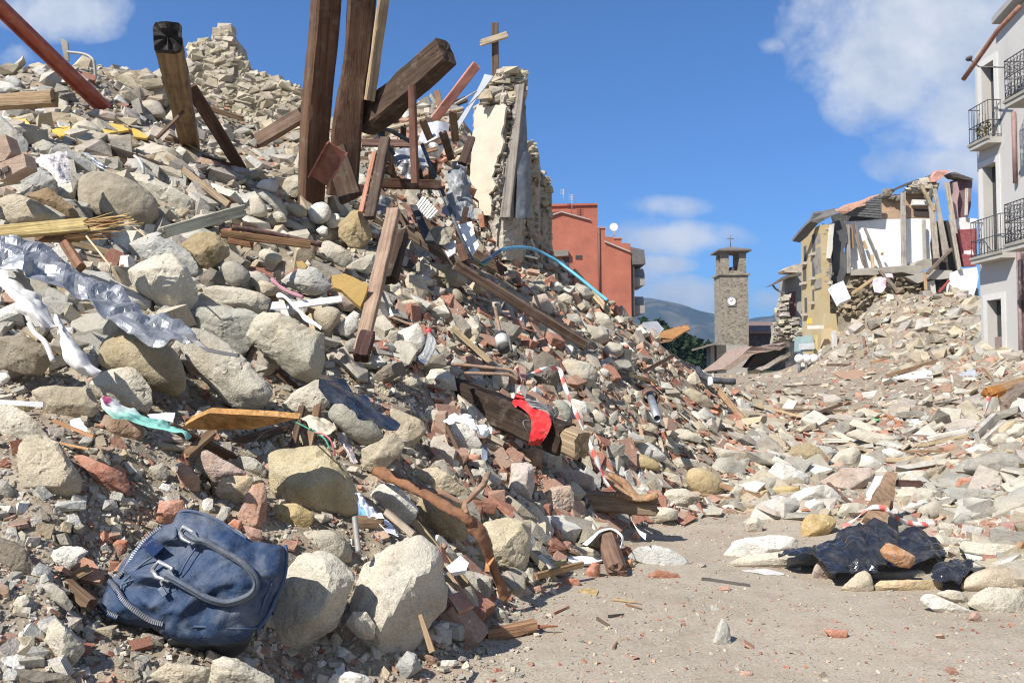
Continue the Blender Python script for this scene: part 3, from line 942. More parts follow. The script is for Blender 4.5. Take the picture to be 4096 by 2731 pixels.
 ('I:200,945 280,910 340,960 300,1000 210,985', 'w', 'white stone on the crest left of the blue hose', {}),
 ('I:25,975 100,930 190,945 170,1000 60,1005', 'l', 'cream stone on the crest beside the wall foot', {}),
 # slope right of centre
 ('K:215,380 300,260 380,215 500,300 525,400 500,520 430,600 380,630 290,560 220,490', 'd', 'dark mortar covered rock wrapped with barrier tape', rg('400,420,-.5', rough=.09)),
 ('K:505,310 580,285 680,310 800,330 830,400 820,500 760,550 680,500 600,440 530,400', 'l', 'cream mortared block right of the taped dark rock', {}),
 ('K:420,660 500,625 570,650 630,740 620,850 540,880 450,810', (.33, .33, .29), 'smooth grey boulder behind the barrier tape', rd(push=.1)),
 ('K:600,620 720,650 775,720 750,790 690,820 620,760', 'w', 'whitish stone right of the barrier tape', {}),
 ('K:860,250 940,190 1000,160 1060,220 1050,260 980,285 900,275', 'l', 'cream stone near the top of the brick strewn slope', {}),
 ('K:830,400 880,360 940,390 930,450 860,455', 'w', 'small white round cobble in the brick strewn slope', rd()),
 ('K:1130,1060 1160,990 1240,975 1330,1030 1440,1130 1420,1170 1340,1180 1200,1140', 'w', 'large white smooth stone below the iron pipe', rd()),
 ('K:1035,1150 1080,1095 1200,1090 1350,1160 1390,1210 1370,1250 1230,1250 1060,1240', 'y', 'large ochre smooth stone below the white smooth stone', rd()),
 ('K:390,1340 430,1225 620,1225 820,1300 820,1390 680,1430 600,1410 470,1390', 'p', 'big pinkish building block at the foot of the tape', rg('640,1360,-.45 600,1240,-.2')),
 ('K:300,1540 350,1450 450,1370 600,1370 640,1440 640,1567 480,1660 300,1600', 'p', 'crumbly mortar lump in front of the pinkish building block', dict(rough=.1)),
 ('K:60,1450 90,1250 100,1180 250,1165 290,1210 300,1370 260,1560 70,1560', (.50, .43, .39), 'upright pinkish mortar block with hollows', dict(rough=.09)),
 ('K:160,1110 190,1035 350,1050 370,1110 350,1220 300,1230 165,1160', 'n', 'brown red block below the red rag', {}),
 ('K:1460,1170 1510,1130 1700,1150 1705,1220 1560,1240 1480,1210', 'l', 'flat cream stone right of the ochre smooth stone', {}),
 ('K:1570,1270 1600,1220 1750,1210 1880,1290 1930,1400 1900,1480 1740,1510 1720,1430 1600,1390', 'o', 'large rounded yellowish boulder at the edge of the dirt path', rd()),
 ('K:1380,1460 1440,1400 1560,1390 1720,1460 1700,1530 1640,1567 1500,1567 1400,1520', 'l', 'pale boulder left of the rounded yellowish boulder', {}),
 ('K:1950,1450 2020,1360 2090,1380 2110,1460 2070,1510 1980,1530', 'l', 'pale pointed stone right of the rounded yellowish boulder', {}),
 ('K:1730,1070 1760,1030 1950,1060 2150,1100 2130,1180 2000,1180 1800,1120', 'l', 'long pale slab lying across the debris', {}),
 ('K:1790,1230 1850,1140 1980,1120 2100,1190 2100,1260 1950,1300 1850,1310', 'g', 'grey stone in front of the long pale slab', {}),
 ('K:770,760 810,710 900,760 920,820 860,860 790,810', 'l', 'round cream stone left of the iron pipe', rd()),
 ('K:890,860 960,750 1010,720 1010,790 940,870', 'g', 'thin grey stone flake left of the iron pipe', dict(thick=.5)),
 ('K:1570,520 1600,440 1670,390 1700,440 1720,490 1650,530', 'l', 'cream block on the lower crest', {}),
 ('K:1450,930 1500,880 1600,890 1740,970 1720,1010 1640,1000 1500,980', 'l', 'pale long stone right of the iron pipe end', {}),
 ('K:1180,790 1260,730 1340,780 1370,850 1280,870', 'l', 'pale stone beneath the iron pipe', {}),
 ('K:1190,880 1250,850 1360,870 1340,930 1250,940', 't', 'small tan stone below the end of the iron pipe', {}),
 ('K:1570,570 1620,530 1700,580 1840,690 1800,710 1680,650 1600,610', 't', 'elongated tan stone right of the rusty pipe ring', {}),
 ('K:960,870 1000,825 1060,860 1090,910 1030,935', 'g', 'small angular grey stone left of the pipe end', {}),
 ('K:1680,750 1750,700 1860,790 1830,850 1730,810', 'b', 'grey stone far right of the iron pipe', {}),
 # lower left
 ('E:800,170 840,100 930,30 1010,5 1100,30 1200,60 1300,90 1450,150 1500,200 1580,300 1620,400 1605,630 1500,640 1300,560 1250,450 1130,380 900,370 820,330', (.40, .33, .215), 'big round brown boulder with gravelly crust left of the long slab', rd()),
 ('E:1480,120 1600,20 1750,30 1950,150 2100,300 2230,430 2350,570 2320,650 2200,740 2050,730 1950,690 1850,580 1700,440 1600,300', 'l', 'long grey hewn slab sloping down under the metal sheet end', rg('2080,560,-.5 2280,570,-.3 1750,200,-.3', thick=.6)),
 ('E:740,500 850,410 1000,365 1130,355 1200,410 1300,560 1310,680 1270,780 1200,740 1100,690 900,640 800,600', 'l', 'pale rounded block behind the pink and green cloth', {}),
 ('E:265,570 330,530 440,515 560,545 680,530 780,545 850,660 880,700 800,790 700,780 500,800 370,760 390,690 300,640', 't', 'tan flat topped rock left of the pink and green cloth', rg('780,660,-.4 450,690,-.4')),
 ('E:-40,665 100,680 200,730 340,900 440,970 300,980 160,1060 -40,1060', 'l', 'smooth pale slab at the left edge below the white cloth', dict(thick=.5)),
 ('E:130,1250 160,980 250,940 400,920 500,1000 600,1140 720,1340 700,1430 560,1520 300,1510 150,1500', 't', 'big tan boulder with gravel in its hollow, far left', rg('560,1180,-.35 200,1390,-.5 560,1370,-.5')),
 ('E:610,1110 720,1110 900,1200 1070,1270 1120,1390 1080,1440 900,1410 780,1280', (.45, .20, .14), 'long red stone right of the big tan boulder', dict(name='brick')),
 ('E:820,840 880,760 1050,790 1200,830 1255,910 1230,980 1000,1000 900,930', 'n', 'brown block under the pink and green cloth', rg('960,900,-.5')),
 ('E:1230,1010 1300,985 1500,1020 1610,1040 1590,1085 1300,1085', 't', 'flat tan stone beneath the pine board', dict(thick=.7)),
 ('E:1250,960 1420,945 1590,970 1580,1012 1300,1005', 'p', 'thin pinkish stone on the flat tan stone', dict(thick=.6)),
 ('E:1490,1330 1530,1200 1580,1180 1700,1290 1715,1420 1560,1430', (.48, .30, .22), 'red and grey broken brick standing in the gravel', dict(name='brick')),
 ('E:1520,1110 1570,1080 1620,1130 1620,1210 1530,1200', 'r', 'small red brick lump behind the red and grey brick', {}),
 ('E:1630,1200 1680,1100 1760,1065 2000,1200 2120,1260 2000,1310 1850,1350 1680,1250', (.47, .36, .31), 'speckled pinkish brick lying behind the yellow block', rg('1850,1260,-.4', name='brick')),
 ('E:1825,1440 1880,1330 1990,1280 2150,1290 2180,1380 2120,1500 2020,1560 1900,1510', (.48, .38, .25), 'tan squared stone left of the big yellow block', rg('1990,1400,-.5')),
 ('E:1980,1190 2060,1120 2180,1130 2280,1220 2280,1300 2150,1300', 'g', 'grey stone half hidden behind the big yellow block', dict(push=.15)),
 ('E:1265,1210 1400,1170 1460,1260 1420,1350 1330,1340 1300,1280', (.36, .34, .30), 'grey mortar lump in the gravel hollow', dict(rough=.1)),
 ('E:1350,1400 1390,1345 1470,1370 1480,1420 1400,1445', 'w', 'small white grey stone below the grey mortar lump', {}),
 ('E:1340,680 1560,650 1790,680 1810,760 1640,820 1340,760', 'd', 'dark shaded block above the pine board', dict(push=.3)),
 ('E:1650,780 1700,690 1790,680 1800,760 1810,900 1810,1060 1650,1060', 't', 'upright tan block behind the pine board', dict(push=.15)),
 ('E:-40,1320 60,1330 130,1420 100,1510 -40,1510', 'g', 'grey stone at the left edge below the big tan boulder', {}),
 ('E:430,1540 500,1505 740,1495 740,1580 450,1600', 'b', 'low grey stone in the gravel above the blue bag', {}),
 ('E:80,690 170,610 240,640 265,740 180,750', 'm', 'small olive stone left of the tan flat topped rock', {}),
 ('E:-20,410 60,405 95,450 60,495 -20,505', 'w', 'small white block at the left edge', {}),
 # around the bag
 ('G:-40,310 120,350 220,420 330,600 340,670 200,710 -40,690', 'd', 'dark grey stone at the left edge beside the blue bag', rg('200,560,-.4')),
 ('G:410,560 450,430 560,395 700,400 760,440 700,500 600,560 560,625 470,615', 'w', 'white mortar lump behind the orange tile piece', dict(rough=.1)),
 ('G:1330,180 1360,0 1580,0 1595,110 1480,190 1400,215', 'r', 'big red brick leaning behind the blue bag', {}),
 ('G:960,380 1000,340 1100,340 1090,450 1020,485', 'r', 'red brick lump left of the blue bag top', {}),
 ('G:1930,225 2000,160 2070,180 2080,235 2040,275', 'r', 'small red brick touching the upper right of the bag', {}),
 ('G:1840,165 1900,50 1970,60 1970,130 1900,205', 'g', 'small grey pointed stone above the blue bag', {}),
 ('Z:558,1212 540,1188 580,1112 606,1105 615,1140 612,1195 590,1228', (.47, .27, .19), 'two tone pink brick left of the small ochre block', dict(name='brick')),
 ('G:2070,210 2240,260 2250,340 2140,355', (.46, .26, .2), 'flat reddish brick above the bag corner', dict(name='brick')),
 ('G:-20,700 80,740 90,850 -20,870', 'n', 'orange brown stone at the left edge below the dark stone', {}),
 ('G:100,900 150,830 230,800 260,860 200,950 120,975', 'l', 'small pale stone in the lower left dirt', {}),
 ('G:380,1200 420,1050 480,1000 560,1080 700,1200 740,1280 650,1410 500,1410 430,1390', 'l', 'pale stone in the lower left corner beside the bag', {}),
 ('G:350,730 450,710 560,790 630,900 600,970 450,860', 'g', 'grey flat stone left of the open bag side', dict(thick=.5)),
 ('G:1790,1500 1810,1380 1900,1335 2000,1350 2200,1450 2352,1540 2352,1640 1800,1640', 'l', 'pale stone at the bottom edge below the bag', {}),
 ('G:1280,1500 1420,1390 1560,1400 1790,1440 1780,1567 1400,1600', 't', 'crumbly tan lump at the bottom edge under the bag', dict(rough=.1)),
 ('G:0,1460 200,1440 420,1480 600,1500 700,1600 0,1640', 'd', 'dark low stone in the lower left corner', {}),
 ('H:315,600 400,480 520,440 600,400 680,440 770,490 880,580 915,660 880,760 780,830 720,930 740,1000 760,1050 680,1130 580,1200 420,1290 300,1390 200,1340 130,1240 240,950', 'l', 'big pale rock touching the right side of the bag', rg('650,700,-.6 610,900,-.72 440,1100,-.62 700,1060,-.25')),
 ('H:920,690 990,540 1060,520 1100,480 1200,380 1330,305 1480,300 1600,380 1645,470 1650,600 1700,780 1690,900 1600,1020 1500,1150 1400,1250 1250,1440 1150,1520 1000,1540 900,1440 780,1150', (.54, .50, .425), 'largest pale boulder in the foreground, right of the bag', rg('1485,330,-.15 1500,600,-.5 1240,900,-.8 1090,1120,-.75 900,1000,-.45')),
 ('H:900,990 880,950 1000,960 1080,1080 1060,1200 930,1190 810,1060', 'l', 'small grey stone wedged between the two foreground boulders', dict(push=-.12)),
 ('H:105,330 170,280 350,260 600,262 760,270 840,330 900,440 880,560 800,500 300,480', 'l', 'rounded pale block behind the blue bag and foreground rocks', rd(push=.12)),
 ('F:165,1340 200,1320 400,1300 470,1350 550,1400 545,1470 500,1530 300,1545 180,1530', 'y', 'small ochre block in front of the big yellow block', rg('360,1400,-.45')),
 ('H:1640,470 1700,445 1810,450 1870,520 1800,570 1690,550', 'g', 'grey flat stone behind the white tile', {}),
 ('H:1720,620 1800,595 1950,620 2085,670 2080,760 2050,860 1930,905 1840,780', 'g', 'grey layered stone left of the rusty iron foot', rg('1835,775,-.4 2060,700,-.2')),
 ('Z:945,1192 965,1140 1010,1130 1060,1150 1082,1215 1068,1242 1020,1266 975,1242', 'm', 'olive boulder under the rusty iron bar', rg('1000,1180,-.6')),
 ('F:1020,1240 1100,1150 1160,1125 1260,1170 1380,1290 1450,1360 1400,1510 1300,1490 1180,1390', 'w', 'rough whitish stone left of the rusty iron bar', rg('1260,1260,-.5', rough=.08)),
 ('H:650,1580 700,1490 860,1465 1000,1500 1060,1580 850,1640', 'w', 'white smooth stone at the bottom edge', {}),
 ('H:1240,1430 1340,1290 1420,1310 1480,1440 1400,1510 1260,1580', 'b', 'grey white rough stone at the bottom right of the largest boulder', {}),
 ('H:2075,930 2110,910 2200,960 2230,1070 2100,1070', 'l', 'small pale stone by the rusty iron foot', {}),
 ('H:1540,1120 1600,1060 1710,1040 1700,1100 1600,1175', 'w', 'curved pale shard beside the largest foreground boulder', dict(thick=.4)),
 ('H:1440,1310 1510,1320 1610,1360 1600,1420 1530,1405', (.44, .28, .2), 'two tone brick piece below the largest foreground boulder', dict(name='brick')),
 ('H:1610,1420 1640,1370 1770,1370 1770,1410 1700,1455', 'w', 'grey white flat stone on the gravel edge', {}),
 # yellow block and neighbours
 ('F:130,890 180,860 610,790 640,810 760,1010 870,1080 960,1300 950,1350 880,1420 650,1500 550,1450 500,1380 330,1300 220,1290 170,1150', (.55, .465, .30), 'big yellow sandstone block above the blue bag', rg('630,830,-.25 760,1080,-.66 220,1260,-.4 160,1000,-.3 480,1190,-.62')),
 ('F:265,460 380,355 560,250 640,255 720,340 680,460 600,540 470,570 400,545 300,520', 'l', 'smooth stone left of the black plastic sheet', rg('550,500,-.4 400,380,-.3')),
 ('F:640,560 690,440 780,430 870,480 960,560 1090,640 1170,750 1140,800 1050,830 940,810 850,740', (.37, .35, .295), 'long rounded grey stone beneath the black plastic sheet', rd(push=-.05)),
 ('F:920,860 1000,820 1180,790 1230,700 1330,800 1300,890 1200,950 1090,1070 1050,1060 930,980', 't', 'long tan kerb stone below the rounded grey stone', rg('1070,930,-.5')),
 ('F:1190,490 1280,510 1390,610 1500,620 1515,700 1440,800 1310,890 1330,790 1220,680 1290,600', 't', 'tan rounded stone at the tip of the black plastic sheet', {}),
 ('F:1465,560 1520,510 1600,500 1670,600 1640,650 1580,680 1500,640', 'l', 'cream pebble block left of the white plastic bag', {}),
 ('F:1620,670 1700,580 1800,570 1900,650 1990,810 1940,880 1800,900 1720,810', 'w', 'white stone under the white plastic bag', rg('1740,720,-.4 1960,790,-.2')),
 ('F:1290,270 1430,195 1450,240 1470,290 1380,325 1300,305', 'l', 'small pale slab beside the mortar lump slope', dict(thick=.5)),
 ('F:1490,225 1550,190 1740,200 1780,230 1740,255 1520,250', (.48, .36, .29), 'long pinkish brick under the bent iron rods', dict(name='brick')),
 ('F:1030,240 1150,130 1300,100 1350,180 1230,250 1100,300', 'd', 'dirt caked mortar lump above the black plastic sheet', dict(rough=.1)),
 ('F:1300,110 1400,70 1650,30 1700,130 1500,210 1380,190', 'd', 'wide mortar crust left of the bent iron rods', dict(rough=.1)),
 ('F:1340,1040 1450,1000 1600,995 1720,1100 1890,1220 1860,1270 1650,1200 1500,1160', 't', 'flat mortar slab with brick flecks behind the rusty iron bar', dict(rough=.08)),
 ('F:1850,970 1930,930 2010,950 2035,1015 1960,1030', 'l', 'small pale stone above the rusty branch', {}),
 ('F:1680,1030 1740,990 1830,1010 1830,1080 1750,1115', 'g', 'dark grey stone above the flat mortar slab', {}),
 ('F:1950,1310 2030,1290 2120,1360 2145,1430 2060,1465 1950,1410', 'l', 'pale angular stone right of the rusty iron bar', {}),
 ('F:2190,840 2240,810 2290,850 2260,890 2200,880', 'w', 'small white stone below the charred log', {}),
 ('F:1810,975 1850,890 1980,890 1980,930 1900,970 1840,985', 'r', 'red brick piece right of the gravelly hollow', {}),
 ('Z:1065,1282 1110,1200 1160,1187 1220,1190 1218,1270 1202,1345 1162,1330 1088,1310', (.56, .485, .34), 'tall cream boulder behind the rusty iron bar', rg('1205,1215,-.15 1150,1260,-.6')),
 ('M:200,180 290,30 330,100 420,180 465,260 450,340 380,375 280,375', 'l', 'cream wedge stone right of the tall cream boulder', rg('360,230,-.4')),
])
stones([
 # path edge
 ('M:995,90 1000,15 1060,30 1130,80 1210,130 1190,170 1060,180', 'b', 'small grey pointed stone right of the brown log', dict(thick=.5)),
 ('M:1205,100 1250,60 1450,60 1530,90 1520,165 1380,175 1290,215 1220,235', 'l', 'cream flat block at the edge of the dirt path', {}),
 ('M:1085,490 1180,400 1330,385 1520,440 1620,520 1650,570 1500,570 1380,595 1280,590 1230,525', (.55, .545, .52), 'flat grey white stone lying on the dirt path', dict(thick=.45)),
 ('N:-230,480 -150,350 0,310 300,300 440,340 430,400 350,430 220,455 0,480 -100,525', 'w', 'half buried white flat stone left of the black bags', dict(thick=.45)),
 ('M:2070,190 2130,150 2210,150 2260,210 2240,285 2120,305 2090,250', 'l', 'lone crumbly pale lump on the dirt path', dict(rough=.09)),
 ('M:1815,1235 1840,1130 1865,1120 1895,1010 1930,1030 1970,1090 1975,1200 1965,1290 1900,1285 1830,1262', (.46, .45, .41), 'small upright pointed stone standing alone on the dirt path', rg('1870,1180,-.5')),
 ('M:735,610 790,530 860,550 860,640 830,690 740,655', 'r', 'red brick lump left of the brown log end', {}),
 ('M:550,725 560,660 680,680 690,740 600,745', 'r', 'small squared red brick on the gravel by the path', rg('600,690,-.4')),
 ('M:450,395 550,350 610,360 610,430 490,455', (.42, .2, .14), 'red brick cube right of the tall cream boulder', dict(name='brick')),
 ('M:1010,430 1110,390 1140,460 1050,500', 'r', 'red brick piece right of the brown log', {}),
 ('M:1050,525 1120,505 1145,565 1070,595', 'a', 'rounded orange brick at the brown log end', {}),
 ('M:470,265 500,250 545,355 470,375', 'r', 'narrow red brick below the cream wedge stone', {}),
 ('M:215,775 340,730 410,775 290,810', (.48, .26, .19), 'flat terracotta tile piece by the rusty iron foot', dict(thick=.4, name='brick')),
 ('M:600,445 620,400 740,400 870,450 860,495 640,495', 'l', 'grainy mortar stone above the white plank piece', dict(rough=.09)),
 ('M:1090,330 1160,250 1200,270 1190,360', (.5, .3, .23), 'pink tile fragment beside the white ribbon', dict(thick=.4, name='brick')),
 ('M:1255,650 1340,595 1540,630 1545,670 1400,690 1290,680', 'r', 'flat red tile pressed into the dirt path', dict(thick=.3)),
 ('N:445,180 530,110 720,130 755,190 740,240 640,330 530,355 440,340', 'y', 'yellow sandstone block left of the black bags', rg('580,265,-.5 720,200,-.2')),
 ('N:-230,565 0,460 200,450 430,440 620,470 650,530 560,570 400,610 250,600 0,570', 'l', 'long low stone under the left tip of the black bag', dict(thick=.5)),
 ('N:520,690 560,560 620,500 680,530 750,600 740,690 580,715', 'p', 'rough pinkish grey stone in front of the black bag', dict(rough=.08)),
 ('N:770,765 930,620 1000,600 1040,640 1080,765 1010,825 900,815', 't', 'triangular tan stone at the front of the black bags', rg('1035,690,-.4 920,740,-.5')),
 ('N:1040,660 1080,600 1500,600 1540,645 1500,680 1100,690', 'g', 'grey kerb stone between the two black bags', dict(thick=.6)),
 ('N:1070,730 1100,690 1300,690 1660,680 1670,780 1500,800 1200,790 1080,790', (.54, .41, .245), 'orange tinted half buried slab below the grey kerb stone', dict(thick=.4)),
 ('N:1780,770 1850,650 2000,580 2150,555 2300,600 2400,690 2400,790 2100,780 1900,800', (.57, .47, .35), 'large peach coloured boulder right of the small black bag', rd()),
 ('N:1450,855 1500,800 1560,800 1700,860 1890,940 1900,985 1800,1005 1600,965', 'w', 'white flat slab on the dirt path below the peach boulder', dict(thick=.45)),
 ('N:1580,800 1700,765 1800,780 1880,840 1870,910 1750,880', 'l', 'cream stone behind the white flat slab', {}),
 ('N:1860,895 1920,810 2050,740 2400,770 2400,1010 2100,1010 1970,965', 'l', 'large pale boulder at the right edge of the dirt path', {}),
 ('N:1115,430 1170,365 1230,370 1420,480 1430,540 1380,590 1260,570 1140,490', 'a', 'orange brick lying on the black bag', rg('1250,470,-.5', push=-.5)),
 ('N:1420,180 1440,60 1600,-10 1680,70 1680,150 1560,195', 'l', 'cream rounded boulder behind the black bags', rd()),
 ('N:1830,90 1960,20 2040,50 2030,130 1970,165 1900,125', 't', 'tan stone right of the cream rounded boulder', {}),
 ('N:1740,180 1800,110 1900,130 1960,230 1930,275 1800,275', 'g', 'smooth grey stone behind the right black bag', rd()),
 ('N:1590,235 1640,190 1760,210 1810,260 1750,295 1620,275', 'l', 'low cream stone behind the right black bag', {}),
 ('N:2130,295 2130,190 2400,180 2400,315', (.36, .17, .15), 'dark red brick at the right edge of the path', dict(name='brick')),
 ('N:1570,330 1600,290 1760,320 1830,340 1780,410 1700,455 1650,400', 'l', 'pale stone with dark underside right of the big black bag', {}),
 ('N:1780,440 1830,350 2080,370 2400,400 2310,500 2300,570 2040,530 1900,490', 'l', 'wide pale stone behind the small black bag', {}),
 ('N:740,130 800,30 900,20 1020,40 1000,130 900,190', 'l', 'pale stone behind the yellow sandstone block', {}),
 ('N:460,140 480,20 560,-10 650,20 650,120 560,110', 'w', 'white stone behind the yellow sandstone block', {}),
 ('N:615,1105 850,1110 860,1160 830,1195 750,1200 680,1160', 'r', 'red brick shard alone on the dirt path', dict(thick=.5)),
 ('N:2260,470 2290,360 2380,350 2380,510', (.34, .17, .07), 'rusty brown crumbly lump at the right edge', dict(name='brick', rough=.12)),
 ('N:1880,1020 1900,950 1960,950 2000,1040 1950,1060', (.42, .27, .21), 'small reddish stone below the white flat slab', dict(name='brick')),
 ('M:2050,1490 2060,1460 2170,1470 2160,1515 2060,1515', (.47, .28, .22), 'small pinkish brick chip near the bottom of the path', dict(name='brick', thick=.5)),
 # debris field
 ('L:80,1400 130,1280 230,1170 300,1170 420,1240 520,1290 530,1350 450,1400 240,1440', 'w', 'big white grey boulder in the debris field centre', {}),
 ('L:70,1480 90,1420 300,1365 460,1375 460,1425 240,1445', 'y', 'ochre stone beneath the big white grey boulder', {}),
 ('L:320,1130 360,1040 480,1000 600,1040 680,1140 640,1210 540,1225 400,1205', 'm', 'olive boulder below the white window frame', rg('520,1130,-.6')),
 ('L:500,1010 700,1040 800,1110 780,1180 690,1195 620,1090', 'b', 'blue grey stone right of the olive boulder', dict(push=.25)),
 ('L:590,1345 800,1220 1040,1215 1090,1290 1030,1370 900,1440 800,1450 700,1390', 'p', 'big flat pinkish grey slab left of the brown plank', rg('1020,1300,-.3 850,1400,-.4')),
 ('L:330,1580 360,1450 480,1390 640,1355 720,1390 800,1470 790,1580', 'w', 'white angular boulder in front of the pinkish grey slab', {}),
 ('L:70,1570 100,1480 270,1440 300,1500 290,1570', 'l', 'cream block left of the white angular boulder', {}),
 ('L:680,1180 760,1080 900,1030 970,1070 940,1210 830,1230', 'l', 'cream boulder behind the pinkish grey slab', {}),
 ('L:930,1210 960,1100 1050,1120 1145,1190 1120,1270 1050,1250', 'w', 'white stone above the brown plank', {}),
 ('L:1130,1070 1200,1040 1340,1090 1390,1150 1300,1185 1170,1145', 'w', 'white oval boulder in the middle of the debris field', {}),
 ('L:1300,1310 1400,1240 1520,1240 1550,1330 1530,1400 1400,1410 1280,1380', 'l', 'pale boulder right of the brown plank', {}),
 ('L:1250,1460 1300,1395 1500,1390 1640,1420 1670,1500 1640,1570 1270,1580', 'l', 'large pale flat boulder right of the brown plank foot', {}),
 ('L:1640,1410 1800,1390 2100,1410 2250,1470 2300,1550 2100,1540 1750,1490', 'b', 'long light grey slab in the right debris', dict(thick=.4)),
 ('L:1765,1355 1790,1305 1990,1295 2005,1385 1960,1405 1780,1400', 'r', 'squared red brick in the right debris', {}),
 ('L:1500,1195 1600,1130 1850,1160 1830,1225 1600,1235', 'l', 'pale flat stone left of the big grey mound stone', {}),
 ('L:1800,1240 1900,1130 2100,1080 2300,1100 2400,1180 2400,1320 2150,1320 1950,1300', 'g', 'big grey rounded stone with wire, right debris', rd()),
 ('L:1840,1060 1990,1010 2180,1090 2100,1135 1900,1125', 'w', 'white flat stone behind the big grey rounded stone', {}),
 ('L:800,930 900,890 1100,920 1300,970 1440,1010 1400,1060 1200,1060 900,970', 'l', 'long cream slab across the debris field', dict(thick=.5)),
 ('L:2050,980 2120,920 2220,930 2240,1000 2180,1040 2080,1045', 'l', 'round cream stone near the right edge', rd()),
 ('L:2190,960 2270,840 2400,830 2400,1010', 'l', 'large cream boulder at the right edge', {}),
 ('L:1800,700 1860,650 1930,660 1910,760 1840,775', 'l', 'standing pale stone in the right debris', {}),
 ('L:1210,750 1230,680 1370,660 1370,750', 'l', 'cream block right of the red cloth scrap', {}),
 ('L:1640,860 1700,820 1800,820 1790,890 1680,900', 't', 'tan stone near the white foam piece', {}),
])

# ------------------------------------------------------------ the big timbers and the ruined wall
BROWN = (.20, .115, .07); DARK = (.085, .055, .04); GREYW = (.34, .27, .20); PALEW = (.46, .36, .24); BURNT = (.03, .027, .026)
def pathbeam(name, centre, w, h, col, label, roll=0.0, rough=.05, seed=1.0, cat='beam', wane=.05, jag=.02, group=None, ks=None):
    """curved heavy timber following a path"""
    pp = smooth_path(centre, 8)
    L = sum((pp[i + 1] - pp[i]).length for i in range(len(pp) - 1))
    v, f = beam_mesh(L, w, h, rough=rough, jag0=jag, jag1=jag, n=48, seed=seed, wane=wane)
    V = np.array(v)
    cum = np.r_[0, np.cumsum([(pp[i + 1] - pp[i]).length for i in range(len(pp) - 1)])]
    P_ = np.array([p[:] for p in pp])
    M = frame(pp[0], pp[-1], roll)
    Xa, Ya, Za = np.array(M.col[0][:3]), np.array(M.col[1][:3]), np.array(M.col[2][:3])
    z = np.clip(V[:, 2], 0, L)
    c = np.c_[[np.interp(z, cum, P_[:, k]) for k in range(3)]].T + (V[:, 2] - z)[:, None] * Za
    k = np.ones(len(V)) if ks is None else np.interp(z / L, np.linspace(0, 1, len(ks)), ks)
    Wd = c + V[:, :1] * k[:, None] * Xa + V[:, 1:2] * k[:, None] * Ya
    loc = (Wd - np.array(M.translation[:])) @ np.c_[Xa, Ya, Za]
    me = mesh(name, loc, f, True)
    try: me.set_sharp_from_angle(angle=math.radians(38))
    except Exception: pass
    o = link(name, me, MW, None, col)
    o.matrix_local = M
    return tag(o, label, cat, group)
TG = 'tall timbers standing in the bundle'
pathbeam('beam', D_('B:455,1560,7.5 468,1330,7.4 500,800,7.2 560,200,7.0 590,-330,6.8'), .225, .20, (.15, .085, .052), 'tall squared roof beam, leftmost of the standing timber bundle', .62, .035, 3, ks=[.95, 1, 1.02, 1.0])
pathbeam('beam', D_('B:690,1480,7.3 735,900,7.1 800,450,7.0 835,100,6.9 850,-330,6.7'), .24, .20, (.11, .06, .038), 'tall curved dark roof beam in the middle of the timber bundle', .3, .05, 9, ks=[1.15, 1.1, .95, .98, 1])
beam('beam', *D_('B:900,760,7.0 1050,-330,6.6'), .085, .07, (.42, .31, .20), 'slender weathered post leaning right of the two tall beams', 'beam', roll=.5, rough=.06, wane=.1)
pathbeam('beam', D_('B:840,900,7.3 1010,790,7.1 1250,590,6.9 1480,385,6.7'), .24, .20, (.085, .055, .038), 'heavy hewn beam jutting up to the right against the sky', -.15, .07, 5, wane=.22, ks=[1.25, 1.15, 1.0, .95])
beam('beam', *D_('B:1218,640,6.75 1242,1380,6.9'), .062, .05, (.18, .09, .065), 'thin upright brown post under the jutting beam', roll=.3)
beam('beam', *D_('B:640,1120,6.9 760,1500,6.8'), .2, .05, DARK, 'dark board at the foot of the timber bundle', roll=.2, rough=.05)
beam('beam', *D_('B:1020,1040,6.9 900,1640,6.5'), .09, .05, (.10, .07, .055), 'dark leaning plank right of the timber bundle', roll=.2, rough=.06)
beam('beam', *D_('B:935,1150,6.8 835,1600,6.5'), .038, .03, (.45, .22, .14), 'narrow reddish lath left of the dark leaning plank')
beam('beam', *D_('B:1385,905,9.2 1705,490,8.9'), .105, .09, (.50, .20, .145), 'pink painted square beam pointing up beside the ruined wall', mat=MPAINT, roll=.35)
beam('beam', *D_('B:1438,840,12 1405,690,12'), .10, .08, (.30, .19, .12), 'short broken post end on the skyline left of the pink beam')
beam('beam', *D_('B:850,1035,9.4 1600,820,10.2'), .055, .055, (.45, .36, .25), 'long pale pole lying behind the timber bundle', rough=.06, bev=.3)
beam('beam', *D_('B:60,1060,8.6 400,860,8.4'), .15, .10, (.22, .15, .11), 'brown board left of the tall squared beam', rough=.05)
beam('beam', *D_('B:840,1075,8 1250,1085,8'), .075, .05, (.20, .12, .10), 'horizontal dark lath behind the thin upright post')
beam('beam', *D_('B:980,1380,7 1430,1395,7.2'), .085, .06, (.09, .045, .03), 'dark horizontal timber below the grey bent sheet')
beam('beam', *D_('B:1330,1140,8.2 1412,1118,8.2'), .04, .04, (.40, .24, .14), 'tiny wood block on the shiny duct piece')
def rail3(p0, p1, roll, w, fl, th):
    L = (Vector(p1) - Vector(p0)).length
    return joinv([boxv((-w / 2, -th, 0), (w / 2, th, L)), boxv((-w / 2 - th, -fl, 0), (-w / 2 + th, fl * .3, L)), boxv((w / 2 - th, -fl, 0), (w / 2 + th, fl * .3, L))])
def profile(name, p0, p1, geo, mat, col, label, cat, roll=0):
    o = link(name, mesh(name, geo[0], geo[1], False), mat, None, col)
    o.matrix_local = frame(p0, p1, roll)
    return tag(o, label, cat)
p0, p1 = D_('B:520,1360,6.7 660,1110,6.5')
